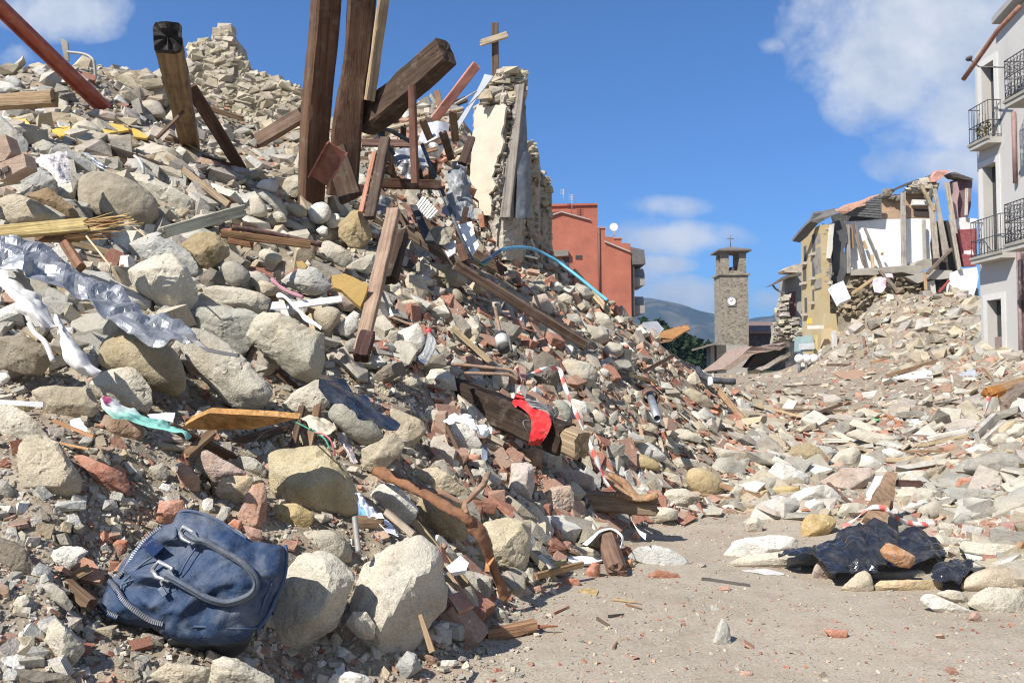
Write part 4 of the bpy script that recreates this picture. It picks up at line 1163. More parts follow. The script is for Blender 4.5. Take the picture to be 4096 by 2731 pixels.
profile('steel_channel', p0, p1, rail3(p0, p1, 0, .17, .055, .006), MPAINT, (.24, .085, .06), 'red brown steel channel lying at the foot of the tall beams', 'steel channel', .3)
p0, p1 = D_('A:905,930,8.7 -190,-130,7.6')
profile('steel_girder', p0, p1, rail3(p0, p1, 0, .15, .05, .008), MPAINT, (.36, .085, .05), 'red painted steel girder leaning in from the upper left', 'girder', -.55)

# charred post: its burnt end faces us
t = empty('charred_post', D_('A:1632,1260,9.2')[0], 'thick charred wooden post leaning towards us, burnt end up', 'post')
p0, p1 = D_('A:1632,1260,9.2 1436,335,6.0')
beam('shaft', p0, p1, .21, .20, (.26, .18, .105), parent=t, rough=.06, wane=.06, roll=.15)
e = (p1 - p0).normalized()
beam('burnt_end', p1 - e * .02, p1 + e * .05, .205, .195, BURNT, parent=t, rough=.1, jag1=.05, roll=.15, n=6)
beam('plank', *D_('A:1625,740,7.6 2080,1480,8.5'), .125, .05, (.13, .075, .055), 'dark sloping plank right of the charred post', roll=-.2)
beam('plank', *D_('A:1340,1185,7.2 1570,955,7.4'), .03, .025, (.17, .115, .08), 'thin dark stick at the foot of the charred post')
beam('plank', *D_('A:-60,880,6.6 465,842,6.5'), .12, .09, (.36, .25, .15), 'weathered split timber at the left edge', rough=.08, wane=.2, jag1=.04)
beam('beam', *D_('A:880,1290,6.6 1760,1590,6.9'), .12, .09, (.09, .065, .05), 'long dark timber half buried above the largest brown boulder', rough=.05)
beam('plank', *D_('C:1420,60,6.9 1960,470,6.4'), .055, .03, (.28, .21, .14), 'grey brown lath sloping above the cream oval cobble')
o = empty('signpost', D_('A:555,520,10')[0], 'grey broken post with a bent pipe on the left skyline', 'signpost')
slab('post', D_('A:515,335,10 545,335,10 580,360,10 588,520,10.02 555,520,10'), .03, MPLASTER, (.33, .31, .27), parent=o)
tube('bent_pipe', D_('A:575,446,10 720,465,9.95 790,505,9.9 808,560,9.9 818,690,9.9'), .018, MPLASTIC, (.34, .33, .31), parent=o)

# yellow panels, hollow bricks, sheets at the upper left
for txt, lab in (('A:15,950 225,975 225,1022 60,1005', 'yellow painted panel piece at far left, upper one'), ('A:90,1032 215,1020 245,1050 290,1112 180,1088', 'yellow painted panel piece at far left, lower one'),
                 ('A:440,1112 520,1080 605,1085 590,1130 530,1168', 'small yellow panel piece left of the round pale stone'), ('A:858,1062 960,1055 1095,1075 1100,1112 900,1142', 'yellow panel piece right of the round pale stone'),
                 ('A:1128,1095 1180,1110 1268,1172 1250,1184 1140,1168', 'small yellow panel strip below the charred post')):
    slab('panel', G_(txt, .22), .02, MPAINT, (.80, .52, .085), lab, 'panel', None, 'broken yellow panels in the upper left', direction=Vector((0, .3, -.95)))
for txt, lab in (('A:-30,1150 40,1148 95,1300 40,1375 -30,1395', 'upright hollow clay block at the left edge'), ('A:-30,1405 205,1318 222,1430 20,1540 -30,1540', 'pale hollow clay block with slots at the left edge')):
    slab('hollow_block', D_(' '.join(q + ',5.0' if ':' not in q else q + ',5.0' for q in txt.split())), .12, MB_, (.50, .36, .28), lab, 'block')
o = COL.objects['hollow_block.001']
for q in ('A:15,1440 65,1418 72,1465 22,1488', 'A:-25,1455 0,1446 8,1494 -18,1505'):
    slab('slot', D_(' '.join(k + ',4.985' for k in q.split())), .01, MPAINT, (.05, .03, .025), parent=o, rough=.002)
sheet('plastic_sheet', [D_('C:295,75,5.35 430,30,5.4 570,8,5.45'), D_('C:320,120,5.2 450,90,5.2 590,120,5.3'), D_('C:400,165,5.1 500,190,5.05 605,215,5.15'), D_('C:490,275,5.0 550,280,5.0 612,262,5.05')], MPLASTIC, (.56, .52, .50), 'torn translucent plastic sheet with pinkish tint beside squared grey stone', 'plastic sheet', crumple=.03, freq=9)
sheet('metal_scrap', [D_('A:680,1300,6.3 760,1310,6.2 830,1370,6.2'), D_('A:760,1360,6.2 840,1400,6.1 930,1420,6.1'), D_('A:830,1420,6.1 880,1440,6.1 935,1445,6.1')], MGALV, (.42, .44, .47), 'bent bright metal scrap beside the dark half buried timber', 'metal scrap', crumple=.03)
tube('conduit', D_('A:1150,1335,6.4 1190,1370,6.35 1220,1430,6.3 1230,1490,6.3'), .012, MPLASTIC, (.52, .52, .52), 'thin curved grey conduit above the largest brown boulder', 'pipe')

# splintered timber, pale plank, poles
t = empty('splintered_timber', D_('C:0,700,4.55')[0], 'broken yellow timber with a splintered end across the boulders', 'timber')
beam('shaft', *D_('C:-60,712,4.5 760,640,4.45'), .075, .06, (.50, .39, .18), parent=t, rough=.04, jag1=.05)
rs = np.random.RandomState(5)
for k in range(26):
    x0 = rs.uniform(640, 800); y0 = rs.uniform(610, 690); L = rs.uniform(180, 500)
    x1 = min(1275, x0 + L); y1 = y0 + rs.uniform(-70, 20) - (x1 - x0) * .06
    p0, p1 = D_('C:%f,%f,4.44 %f,%f,%f' % (x0, y0, x1, y1, 4.44 + rs.uniform(-.06, .03)))
    beam('splinter', p0, p1, rs.uniform(.006, .017), rs.uniform(.004, .01), (.60, .42, .20) if rs.rand() > .3 else (.42, .24, .11), parent=t, taper=.25, n=6, rough=.1, bend=rs.uniform(-.012, .012))
t = empty('splintered_timber', D_('C:560,770,4.5')[0], 'second broken timber with brown splinters under the yellow one', 'timber')
beam('shaft', *D_('C:330,750,4.6 640,745,4.5'), .05, .05, (.22, .13, .075), parent=t, rough=.06, jag1=.06)
for k in range(14):
    x0 = rs.uniform(540, 640); y0 = rs.uniform(725, 780); L = rs.uniform(180, 430)
    p0, p1 = D_('C:%f,%f,4.48 %f,%f,%f' % (x0, y0, x0 + L, y0 - L * .08 + rs.uniform(-20, 20), 4.46 + rs.uniform(-.05, .04)))
    beam('splinter', p0, p1, rs.uniform(.007, .016), rs.uniform(.004, .01), (.50, .30, .14), parent=t, taper=.3, n=6, rough=.1)
beam('plank', *D_('C:545,780,4.5 690,1010,4.3'), .05, .04, (.24, .13, .08), 'short brown plank standing under the splintered timbers')
beam('plank', *D_('C:738,735,4.3 945,993,4.1'), .009, .006, (.55, .42, .27), 'long thin splinter hanging over a dark gap', n=6)
beam('plank', *D_('C:1140,655,4.45 1262,752,4.35'), .008, .006, (.60, .46, .28), 'short thin splinter in front of the largest brown boulder', n=6)
beam('plank', *D_('C:1375,715,4.95 2085,515,5.45'), .075, .03, (.50, .49, .37), 'pale greenish split plank above the olive brown stone', 'plank', roll=.5, rough=.05, jag0=.08, jag1=.05, wane=.1)
tube('pole', D_('C:1985,660,5.75 2352,722,5.9 2750,812,6.0'), .021, MW, (.15, .085, .07), 'long brown round pole above the yellow brown block', 'pole')
beam('beam', *D_('C:1880,715,5.6 2650,812,5.85'), .055, .05, (.28, .165, .085), 'long brown rafter lying below the round pole')
beam('plank', *D_('C:1950,775,5.5 2160,815,5.5'), .04, .03, (.25, .13, .07), 'short brown lath beneath the long brown rafter')

# planks in the middle of the slope
beam('plank', *D_('D:1232,285,5.55 952,1500,5.0'), .098, .045, (.34, .24, .175), 'tall weathered plank leaning in mid slope', roll=.35, rough=.04, wane=.12, jag0=.03)
beam('beam', *D_('D:1295,490,5.75 1195,900,5.5'), .10, .09, (.055, .035, .025), 'short charred beam behind the tall weathered plank', roll=.2, rough=.06)
beam('beam', *D_('D:1010,1360,4.95 950,1567,4.8'), .09, .07, (.06, .03, .025), 'dark burnt timber stump at the tall plank foot', rough=.07)
beam('beam', *D_('D:1325,470,7.3 1860,800,7.2'), .10, .08, (.15, .105, .08), 'long dark rafter on the slope, upper piece', rough=.05, roll=.2)
beam('beam', *D_('D:1750,765,7.05 2870,1450,7.4'), .085, .075, (.17, .115, .085), 'long dark rafter on the slope, lower piece', rough=.03, roll=.3)
beam('plank', *D_('D:1800,590,7.2 1850,730,7.1'), .1, .02, (.10, .055, .04), 'curled dark board at the upper rafter', rough=.08)
beam('plank', *D_('D:1850,280,8.0 1822,410,7.9'), .055, .03, (.46, .27, .15), 'short orange wood piece left of the ruined wall')

# cross on the wall
t = empty('wooden_cross', D_('B:1845,610,10.9')[0], 'rough wooden cross standing on top of the ruined wall', 'cross')
beam('upright', *D_('B:1850,640,10.9 1843,178,10.85'), .098, .07, (.15, .105, .075), parent=t, rough=.05)
beam('crossbar', *D_('B:1732,328,10.77 1938,262,10.77'), .085, .05, (.47, .39, .28), parent=t, rough=.05, jag0=.06)

# ruined wall: plan corners, irregular top, cream plaster on the left face
def prism_wall(name, plan, z0, tops, mat, col, label=None, cat='wall', parent=None, step=.09, amp=.05, freq=4, seed=0.0):
    """upright wall piece: plan polygon, a top height for each corner, rough faces"""
    V, Fc = [], []
    n = len(plan)
    ringx, ringt = [], []
    for i in range(n):
        a, b = Vector(plan[i]), Vector(plan[(i + 1) % n])
        k = max(1, int((b - a).length / step))
        for j in range(k):
            ringx.append(a + (b - a) * (j / k)); ringt.append(tops[i] + (tops[(i + 1) % n] - tops[i]) * (j / k))
    m = len(ringx)
    H = max(tops) - z0
    nz = max(2, int(H / step))
    for i in range(nz + 1):
        for j in range(m):
            V.append((ringx[j].x, ringx[j].y, z0 + (ringt[j] - z0) * i / nz))
    A = np.array(V)
    c = A[:, :2].mean(0)
    d = A[:, :2] - c
    d /= np.linalg.norm(d, axis=1)[:, None] + 1e-9
    nn_ = fbm(A * freq + seed, 3) + .9 * np.abs(fbm(A * freq * 2.6 + seed, 3)) + .5 * vn(A * freq * 5)
    A[:, :2] += d * (nn_ * amp)[:, None]
    A[nz * m:, 2] += vn(A[nz * m:] * 6 + seed) * amp * 1.2
    for i in range(nz):
        for j in range(m):
            Fc.append((i * m + j, i * m + (j + 1) % m, (i + 1) * m + (j + 1) % m, (i + 1) * m + j))
    top = A[nz * m:].mean(0) + np.array([0, 0, amp])
    V = list(A) + [top]
    for j in range(m):
        Fc.append((nz * m + j, nz * m + (j + 1) % m, len(V) - 1))
    return place(name, V, Fc, mat, col, label, cat, parent, None, False)
def inpoly(x, y, poly):
    c = False
    j = len(poly) - 1
    for i in range(len(poly)):
        xi, yi = poly[i][:2]; xj, yj = poly[j][:2]
        if (yi > y) != (yj > y) and x < (xj - xi) * (y - yi) / (yj - yi) + xi:
            c = not c
        j = i
    return c
def stonefill(name, txt, d, n, rmin, rmax, col, parent, seed, dep=.5, reg='J'):
    poly = [S(reg, *[float(q) for q in p.split(',')]) for p in txt.split()]
    rs = np.random.RandomState(seed)
    xs = [p[0] for p in poly]; ys_ = [p[1] for p in poly]
    lib = [hull_solid(shard_pts(rs)) for q in range(14)]
    V, Fc, C = [], [], []
    k = b = 0
    o0 = np.array((parent.location)[:])
    while k < n:
        x, y = rs.uniform(min(xs), max(xs)), rs.uniform(min(ys_), max(ys_))
        if not inpoly(x, y, poly): continue
        r = rmin * (rmax / rmin) ** (rs.rand() ** 1.5)
        v, fs = lib[rs.randint(14)]
        v = v * r
        V.append(v + np.array(P(x, y, d + rs.uniform(0, dep))[:]) - o0); Fc.append(fs + b); b += len(v); k += 1
        C.append(np.repeat((np.array(col) * rs.uniform(.7, 1.25) * np.array([1, rs.uniform(.93, 1.0), rs.uniform(.8, 1.03)]))[None], len(v), 0))
    me = npmesh(name, np.concatenate(V), np.concatenate(Fc), False, np.concatenate(C))
    return link(name, me, MSA, parent)
MMAS = stone_mat('old_masonry', False, .5, .55, .2, (.47, .43, .37))
WD = 10.9
t = empty('ruined_wall', D_('B:1850,1640,10.9')[0], 'tall broken wall end with cream plaster, cross on top', 'wall')
Lp, Cp, Rp = P(*S('B', 1655, 1500), 11.35), P(*S('B', 1905, 1500), 10.75), P(*S('B', 2050, 1500), 11.05)
def zt(x, y, d): return P(*S('B', x, y), d).z
zb = zt(1850, 1640, 10.9) - .6
prism_wall('masonry', [(Lp.x + .06, Lp.y, 0), (Cp.x, Cp.y, 0), (Rp.x, Rp.y, 0), (Rp.x - .35, Rp.y + .6, 0), (Lp.x + .1, Lp.y + .5, 0)], zb, [zt(1740, 800, 11.3), zt(1900, 640, 10.8), zt(2050, 620, 11.1), zt(2050, 620, 11.1), zt(1740, 760, 11.3)], MMAS, (.50, .455, .39), parent=t, amp=.05, freq=5, step=.045)
prism_wall('broken_top', [(P(*S('B', 1760, 700), 11.0).x, 11.05, 0), (P(*S('B', 1905, 600), 10.9).x, 10.8, 0), (P(*S('B', 2055, 600), 11).x, 11.0, 0), (P(*S('B', 2050, 600), 11).x, 11.5, 0), (P(*S('B', 1770, 700), 11).x, 11.5, 0)], zt(1900, 790, 10.9), [zt(1760, 690, 11), zt(1890, 560, 10.9), zt(2050, 535, 11), zt(2040, 530, 11.2), zt(1800, 640, 11.2)], MMAS, (.54, .49, .41), parent=t, amp=.08, freq=6, step=.035)
def between(txt):
    out = []
    for x, y in [(float(q.split(',')[0]), float(q.split(',')[1])) for q in txt.split()]:
        f = (x - 1655) / 250.0
        out.append(P(*S('B', x, y), 11.35 - .6 * f - .10))
    return out
slab('plaster', between('1708,780 1800,800 1900,785 1925,800 1915,900 1890,1000 1905,1080 1870,1180 1850,1260 1820,1330 1850,1400 1790,1470 1830,1540 1800,1620 1640,1640 1640,1560 1655,1290 1675,1000'), .03, MPLASTER, (.60, .535, .43), parent=t, rough=.03, step=.05, noise_f=14)
beam('upright_board', *D_('B:1925,1640,10.7 2035,640,10.75'), .17, .05, (.25, .225, .20), parent=t, roll=-.6, rough=.03)
beam('upright_board', *D_('B:2010,1640,10.75 2050,800,10.85'), .10, .05, (.20, .18, .165), parent=t, roll=-.6, rough=.03)
sheet('hanging_sheet', [D_('B:2030,640,10.8 2050,640,10.85 2068,660,10.9'), D_('B:2010,1000,10.7 2060,1000,10.75 2090,1000,10.8'), D_('B:2010,1400,10.65 2075,1400,10.7 2110,1400,10.8'), D_('B:2000,1640,10.6 2080,1640,10.65 2110,1640,10.75')], MGALV, (.17, .19, .215), parent=t, crumple=.03, freq=3)
for (x0, x1, yt_, d, seed) in ((2085, 2165, 1065, 12.2, 3.0), (2150, 2262, 1290, 13.2, 8.0)):
    a, b = P(*S('B', x0, 1500), d), P(*S('B', x1, 1500), d + .1)
    prism_wall('masonry', [(a.x, a.y, 0), (b.x, b.y, 0), (b.x + .05, b.y + .8, 0), (a.x, a.y + .8, 0)], zb - .6, [zt(x0, yt_ + 10, d), zt(x1 - 20, yt_ + 40, d), zt(x1 - 20, yt_ + 60, d), zt(x0, yt_, d)], MMAS, (.45, .41, .35), parent=t, amp=.07, freq=5, seed=seed, step=.04)
    stonefill('broken_stones', '%d,%d %d,%d %d,%d %d,%d' % (x0 + 30, yt_ - 10, x1 - 5, yt_ + 30, x1, yt_ + 330, x0 + 40, yt_ + 260), d - .06, 36, .03, .09, (.50, .455, .38), t, int(seed), .2, 'B')
    slab('plaster', [P(*S('B', x0 + 4 + (x1 - x0) * u, y), d - .09) for u, y in ((.0, yt_ + 60), (.35, yt_ + 110), (.3, 1500), (.38, 1640), (.0, 1640))], .03, MPLASTER, (.40, .37, .34), parent=t, rough=.02)

stonefill('broken_stones', '1750,690 1880,570 1905,545 2050,530 2062,640 2040,760 1930,790 1760,790', 10.80, 130, .04, .14, (.52, .47, .395), t, 31, .15, 'B')
stonefill('broken_stones', '1925,780 2015,700 1990,1000 1940,1180 1900,1320 1900,1500 1850,1620 1800,1630 1850,1400 1830,1320 1875,1180 1910,1080', 10.73, 75, .02, .05, (.45, .41, .35), t, 32, .06, 'B')
# metal frames and sheets between the beams and the wall
FR = (.055, .075, .095)
t = empty('bent_trellis', D_('D:1890,740,7.2')[0], 'dark blue bent metal trellis hanging below the jutting beam', 'trellis')
for txt in ('B:945,960,7.6 1060,985,7.65 1250,1092,7.8', 'B:955,985,7.6 1010,1060,7.5 1085,1160,7.4', 'B:1295,1090,7.8 1360,1250,7.6 1430,1430,7.4 1540,1640,7.2', 'D:1600,30,7.3 1690,250,7.2 1760,430,7.1 1905,745,7.0'):
    pp = D_(txt)
    tube('bar', pp, .022, MPAINT, FR, parent=t, k=4, smooth=False)
sheet('sheet_metal', [D_('B:1050,1130,8.2 1180,1100,8.3 1300,1090,8.3'), D_('B:1070,1220,8.1 1180,1210,8.0 1320,1200,8.1'), D_('B:1150,1300,8.0 1230,1320,8.0 1330,1230,8.0'), D_('B:1165,1360,8 1230,1375,8 1322,1270,8')], MGALV, (.36, .37, .39), 'torn grey sheet metal behind the thin upright post', 'sheet metal', crumple=.05, freq=4)
sheet('duct_piece', [D_('B:1335,930,9 1410,910,8.85 1500,935,8.9'), D_('B:1280,1010,8.9 1390,1020,8.7 1490,1020,8.8'), D_('B:1270,1060,8.8 1380,1110,8.6 1460,1120,8.7'), D_('B:1320,1170,8.8 1390,1185,8.7 1420,1190,8.7')], MGALV, (.66, .68, .70), 'shiny curved metal duct piece below the pink beam', 'duct', crumple=.02, freq=3)
slab('metal_strip', D_('B:1765,560,9.9 1830,575,9.8 1705,745,9.6 1500,1085,9.2 1488,1060,9.2 1545,940,9.4 1690,720,9.7'), .01, MPLASTIC, (.34, .36, .38), 'long tapering grey strip leaning on the ruined wall', 'strip')
tube('rod', D_('B:1540,785,9.5 1705,690,9.6'), .012, MPLASTIC, (.42, .43, .44), 'thin grey rod beside the long tapering strip', 'rod', smooth=False)
sheet('tarpaulin', [D_('B:1505,1200,8.9 1580,1190,8.85 1650,1270,8.9'), D_('B:1500,1320,8.8 1590,1330,8.6 1660,1350,8.8'), D_('B:1470,1470,8.6 1590,1450,8.5 1690,1480,8.6'), D_('B:1440,1600,8.4 1580,1640,8.3 1700,1620,8.4')], MPLASTIC, (.24, .255, .275), 'grey crumpled tarpaulin draped below the ruined wall', 'tarpaulin', crumple=.09, freq=5)
sheet('tarpaulin', [D_('D:1060,160,6.9 1140,150,6.9 1220,200,7.0'), D_('D:1040,300,6.8 1130,320,6.7 1220,330,6.9')], MPLASTIC, (.13, .145, .17), 'dark grey tarpaulin scrap right of the dark leaning plank', 'tarpaulin', crumple=.06, freq=5)
t = empty('window_shutter', D_('D:1530,390,7.3')[0], 'small white slatted shutter piece amid dark metal', 'shutter')
a, b, c, d = D_('D:1480,168,7.5 1612,310,7.4 1535,392,7.3 1418,258,7.4')
for k in range(8):
    f = (k + .15) / 8.
    g = f + .075
    q = [a + (b - a) * f, a + (b - a) * g, d + (c - d) * g, d + (c - d) * f]
    slab('slat', q, .012, MPAINT, (.78, .80, .80), parent=t, rough=0, step=1)
slab('panel', D_('D:1372,250,7.3 1430,258,7.3 1575,565,7.0 1495,560,7.0'), .04, MPLASTIC, (.03, .035, .04), 'narrow black panel left of the white shutter piece', 'panel')
slab('board', D_('D:1785,425,7.5 1890,400,7.5 1960,605,7.3 1890,700,7.2 1800,520,7.4'), .015, MPAINT, (.80, .81, .80), 'white board leaning at the foot of the ruined wall, upper one', 'board')
slab('board', D_('D:1618,580,7.3 1762,563,7.3 1755,665,7.2 1700,700,7.1'), .015, MPAINT, (.78, .79, .80), 'white board at the foot of the ruined wall, lower one', 'board')
sheet('cloth', [D_('D:1540,445,7.4 1640,430,7.3 1745,440,7.4'), D_('D:1550,510,7.3 1640,520,7.2 1740,500,7.3'), D_('D:1570,570,7.2 1640,590,7.15 1720,565,7.2')], MCLOTH, (.30, .27, .21), 'khaki cloth crumpled behind the long rafter', 'cloth', crumple=.04, freq=7)
for txt, r, c_, lab in (('D:1970,765,7.6 2060,710,7.8 2140,650,8.1', .014, (.06, .10, .16), 'dark blue cable end beside the blue hose'), ('D:1870,640,7.2 1890,690,7.2 2000,770,7.5 2060,730,7.7', .008, (.10, .25, .12), 'thin green cable at the end of the blue hose'),
                       ('I:0,690,8.3 60,705,8.6 105,715,8.8', .01, (.62, .60, .55), 'white cable under the blue hose')):
    tube('cable', D_(txt), r, MPLASTIC, c_, lab, 'cable')
tube('hose', D_('D:1985,758,7.9 2080,690,8.2 2180,632,8.6 2352,622,9.3 2450,645,9.6') + D_('I:240,715,9.7 330,775,9.7 480,890,9.5 600,990,9.2 702,1070,8.9'), .020, MPLASTIC, (.10, .40, .62), 'bright blue hose arching over the crest', 'hose')

rs = np.random.RandomState(91)
for k in range(16):                                  # the tangle of broken wood between the beams and the wall
    x, y = 830 + k * 52 + rs.uniform(-20, 20), rs.uniform(980, 1480)
    a = rs.uniform(-1.2, 1.2); L_ = rs.uniform(130, 300); d = 7.6 + (1500 - y) / 420. + rs.uniform(-.2, .4)
    x1, y1 = x + L_ * math.sin(a), y - L_ * math.cos(a)
    beam('plank', P(*S('B', x, y), d), P(*S('B', x1, y1), d + rs.uniform(-.3, .3)), rs.uniform(.025, .09), rs.uniform(.02, .05), ((.07, .045, .035), (.13, .08, .055), (.22, .13, .08))[k % 3], '%s splintered plank in the tangle between beams and ruined wall, %s from left' % (('burnt', 'dark', 'brown')[k % 3], ('first', 'second', 'third', 'fourth', 'fifth', 'sixth')[k // 3]), 'plank', rough=.07, wane=.15, jag0=.03, jag1=.04, group='splintered planks in the tangle by the ruined wall')
# stone rubble wall still standing on the upper left crest
def rubble_wall(label, top, base, d, thick, n, rmin, rmax, col, seed):
    pl = pts(top); pb = pts(base)
    t = empty('rubble_wall', P(pb[0][0], pb[0][1], d), label, 'wall')
    ring = [P(p[0], p[1], d) for p in pl] + [P(p[0], p[1], d) for p in pb]
    slab('mortar_core', [p + Vector((0, .12, 0)) for p in ring], thick, MMAS, col, parent=t, rough=.05, step=.12, direction=Vector((0, 1, 0)))
    rs = np.random.RandomState(seed)
    poly = [(p[0], p[1]) for p in pl] + [(p[0], p[1]) for p in pb]
    xs = [p[0] for p in poly]; ys = [p[1] for p in poly]
    V, Fc, C = [], [], []
    k = b = 0
    lib = [hull_solid(shard_pts(rs)) for q in range(14)]
    while k < n:
        x, y = rs.uniform(min(xs), max(xs)), rs.uniform(min(ys), max(ys))
        if not inpoly(x, y, poly): continue
        r = rmin * (rmax / rmin) ** (rs.rand() ** 1.6)
        v, fs = lib[rs.randint(14)]
        v = v * r * np.array([1.1, .9, .95])
        a = rs.uniform(-.5, .5)
        v = v @ np.array([[math.cos(a), 0, math.sin(a)], [0, 1, 0], [-math.sin(a), 0, math.cos(a)]])
        V.append(v + np.array(P(x, y, d + rs.uniform(-.03, .10))[:])); Fc.append(fs + b); b += len(v)
        C.append(np.repeat((np.array(col) * rs.uniform(.8, 1.2) * np.array([1, rs.uniform(.95, 1.0), rs.uniform(.85, 1.02)]))[None, :], len(v), 0)); k += 1
    A = np.concatenate(V) - np.array(t.location[:])
    me = npmesh('stonework', A, np.concatenate(Fc), False, np.concatenate(C))
    link('stonework', me, MSA, t)
    return t
rubble_wall('tall ruined rubble stone wall stump on the left skyline', 'A:1590,640 1640,400 1680,365 1820,375 1850,255 1965,262 1985,420 2010,440 2060,540 2140,620 2352,690 2560,760', 'A:2560,1350 1900,1350 1640,1200', 12.2, .7, 3200, .04, .13, (.50, .45, .37), 4)
rubble_wall('low broken rubble stone wall along the left skyline', 'A:-60,600 120,640 240,600 330,600 560,660 680,600 830,640 1000,700 1150,650 1380,690', 'A:1380,900 900,940 400,900 -60,850', 10.2, .6, 700, .04, .15, (.42, .37, .29), 6)

# ------------------------------------------------------------ metal strip, cloths, boards in the foreground
sheet('metal_sheet', [D_('C:-60,660,3.95 0,690,3.95 200,728,3.95 330,768,4.0 560,890,4.0 690,990,4.0 840,1105,3.95 970,1118,3.95 1160,1220,3.9 1260,1330,3.85 1440,1378,3.85 1640,1470,3.8 1745,1567,3.75'),
                      D_('C:-60,820,3.8 0,830,3.8 200,890,3.8 300,930,3.84 480,1020,3.84 640,1110,3.86 800,1165,3.84 900,1270,3.78 1100,1360,3.74 1260,1430,3.72 1430,1480,3.7 1600,1550,3.66 1720,1590,3.64'),
                      D_('C:-60,945,3.7 0,945,3.7 190,998,3.7 300,1060,3.72 420,1128,3.74 660,1210,3.76 760,1225,3.74 860,1360,3.68 1050,1480,3.62 1250,1567,3.58 1350,1590,3.58 1500,1600,3.56 1700,1625,3.56')],
      MGALV, (.35, .36, .375), 'long crumpled galvanised metal sheet draped over the boulders', 'metal sheet', nu=64, nv=11, crumple=.085, freq=4.2, thick=.004)
slab('metal_flashing', D_('E:1540,60,3.6 1640,80,3.55 1770,190,3.5 2040,245,3.45 2035,272,3.45 1760,220,3.5 1640,140,3.53'), .012, MPLASTIC, (.10, .10, .105), 'dark folded flashing at the lower end of the metal sheet', 'flashing')
a1 = sheet_geo([D_('C:-40,960,3.9 60,985,3.9 185,1012,3.95'), D_('C:-40,1110,3.75 100,1130,3.7 300,1200,3.8'), D_('C:90,1255,3.6 230,1270,3.55 400,1335,3.65'), D_('C:130,1370,3.55 300,1390,3.45 480,1470,3.55'), D_('C:290,1520,3.5 400,1515,3.45 505,1495,3.5')], 40, 40, .03, 7, 1., .002)
a2 = sheet_geo([D_('C:440,1400,3.55 490,1410,3.5 540,1465,3.55'), D_('E:480,50,3.48 540,50,3.45 610,75,3.48'), D_('E:528,180,3.42 620,180,3.38 705,205,3.42'), D_('E:540,310,3.38 670,320,3.32 800,330,3.38'), D_('E:690,415,3.36 780,420,3.32 878,388,3.36'), D_('E:765,462,3.36 800,462,3.34 835,440,3.36')], 30, 40, .022, 8, 1., .002)
a3 = tube_geo(D_('C:250,1480,3.5 300,1567,3.48 390,1650,3.45') + D_('E:455,310,3.42'), .012, 6)
V, Fc = joinv([a1, a2, a3])
place('torn_cloth', V, Fc, MCLOTH, (.62, .61, .59), 'white torn cloth hanging down between the left boulders', 'cloth')
def vcol_sheet(name, rows, colf, mat, label, cat, **kw):
    V, Fc = sheet_geo(rows, **kw)
    return place(name, V, Fc, mat, None, label, cat, vcol=np.array([colf(*proj(v)) for v in V]))
MCLOTHA = plain_mat('printed_cloth', .92, 0, .12, 9, .18, (.42, .37, .31), .35, .006, .15, True, 160)
def teal(x, y):
    zx = x * ZR / 1100.
    zy = (y - 1300) * ZR / 1100.
    if zx < 950 and zy < 690:
        return (.62, .12, .25) if math.hypot(zx - 920, zy - 630) < 45 else (.72, .62, .66)
    f = min(1, max(0, (zy - 690) / 90.0))
    return tuple(np.array((.70, .72, .70)) * (1 - f) + np.array((.20, .47, .41)) * f)
vcol_sheet('printed_cloth', [D_('E:890,590,3.35 1000,640,3.4 1080,690,3.4 1190,722,3.38 1240,790,3.36 1400,818,3.34 1545,868,3.3 1600,890,3.28 1645,945,3.28'), D_('E:870,620,3.26 930,690,3.24 1060,745,3.24 1150,765,3.24 1230,810,3.24 1380,845,3.22 1520,885,3.2 1585,905,3.2 1635,960,3.2'), D_('E:848,640,3.28 890,730,3.24 970,795,3.22 1080,808,3.22 1205,850,3.22 1330,868,3.2 1485,905,3.18 1560,918,3.18 1600,985,3.18')], teal, MCLOTHA, 'white and green cloth with a pink spot lying on rocks', 'cloth', nu=90, nv=24, crumple=.022, freq=10, ridged=.9)
slab('board', D_('E:1555,885,3.42 1610,835,3.40 1700,790,3.38 1790,752,3.34 2352,780,3.36 2552,800,3.4 2350,845,3.46 2140,893,3.46 1800,897,3.44'), .035, MW, (.50, .27, .10), 'orange pine board end jutting over a dark hollow', 'board', direction=Vector((.03, .8, .6)), rough=.002, noise_f=30)
sheet('plastic_sheet', [D_('F:600,190,3.95 700,215,3.95 830,290,3.95 900,335,3.95 1000,400,3.95 1060,470,3.95 1130,530,3.95 1230,590,3.95 1288,640,3.95'), D_('F:600,230,3.8 690,300,3.75 800,360,3.7 890,410,3.72 990,490,3.74 1070,540,3.78 1140,590,3.82 1210,625,3.85 1280,650,3.88'), D_('F:600,300,3.72 690,425,3.66 790,430,3.62 880,485,3.6 985,575,3.62 1090,605,3.68 1150,640,3.74 1200,658,3.8 1262,662,3.84')], MPLAS, (.022, .025, .032), 'long black plastic sheet lying across the rocks', 'plastic sheet', nu=60, nv=20, crumple=.03, freq=6, thick=.002)
for txt, c_, lab in (('F:380,610,3.7 460,650,3.55 560,705,3.45 640,760,3.4 685,850,3.38', (.05, .30, .20), 'thin green wire above the big yellow block'), ('F:560,705,3.44 640,725,3.4 700,790,3.38 725,905,3.38', (.55, .12, .13), 'thin red wire above the big yellow block'), ('F:0,820,3.5 60,760,3.5 140,690,3.5 300,640,3.5', (.12, .10, .09), 'thin dark wire below the pine board')):
    tube('wire', D_(txt), .0035, MPLASTIC, c_, lab, 'wire', k=6)
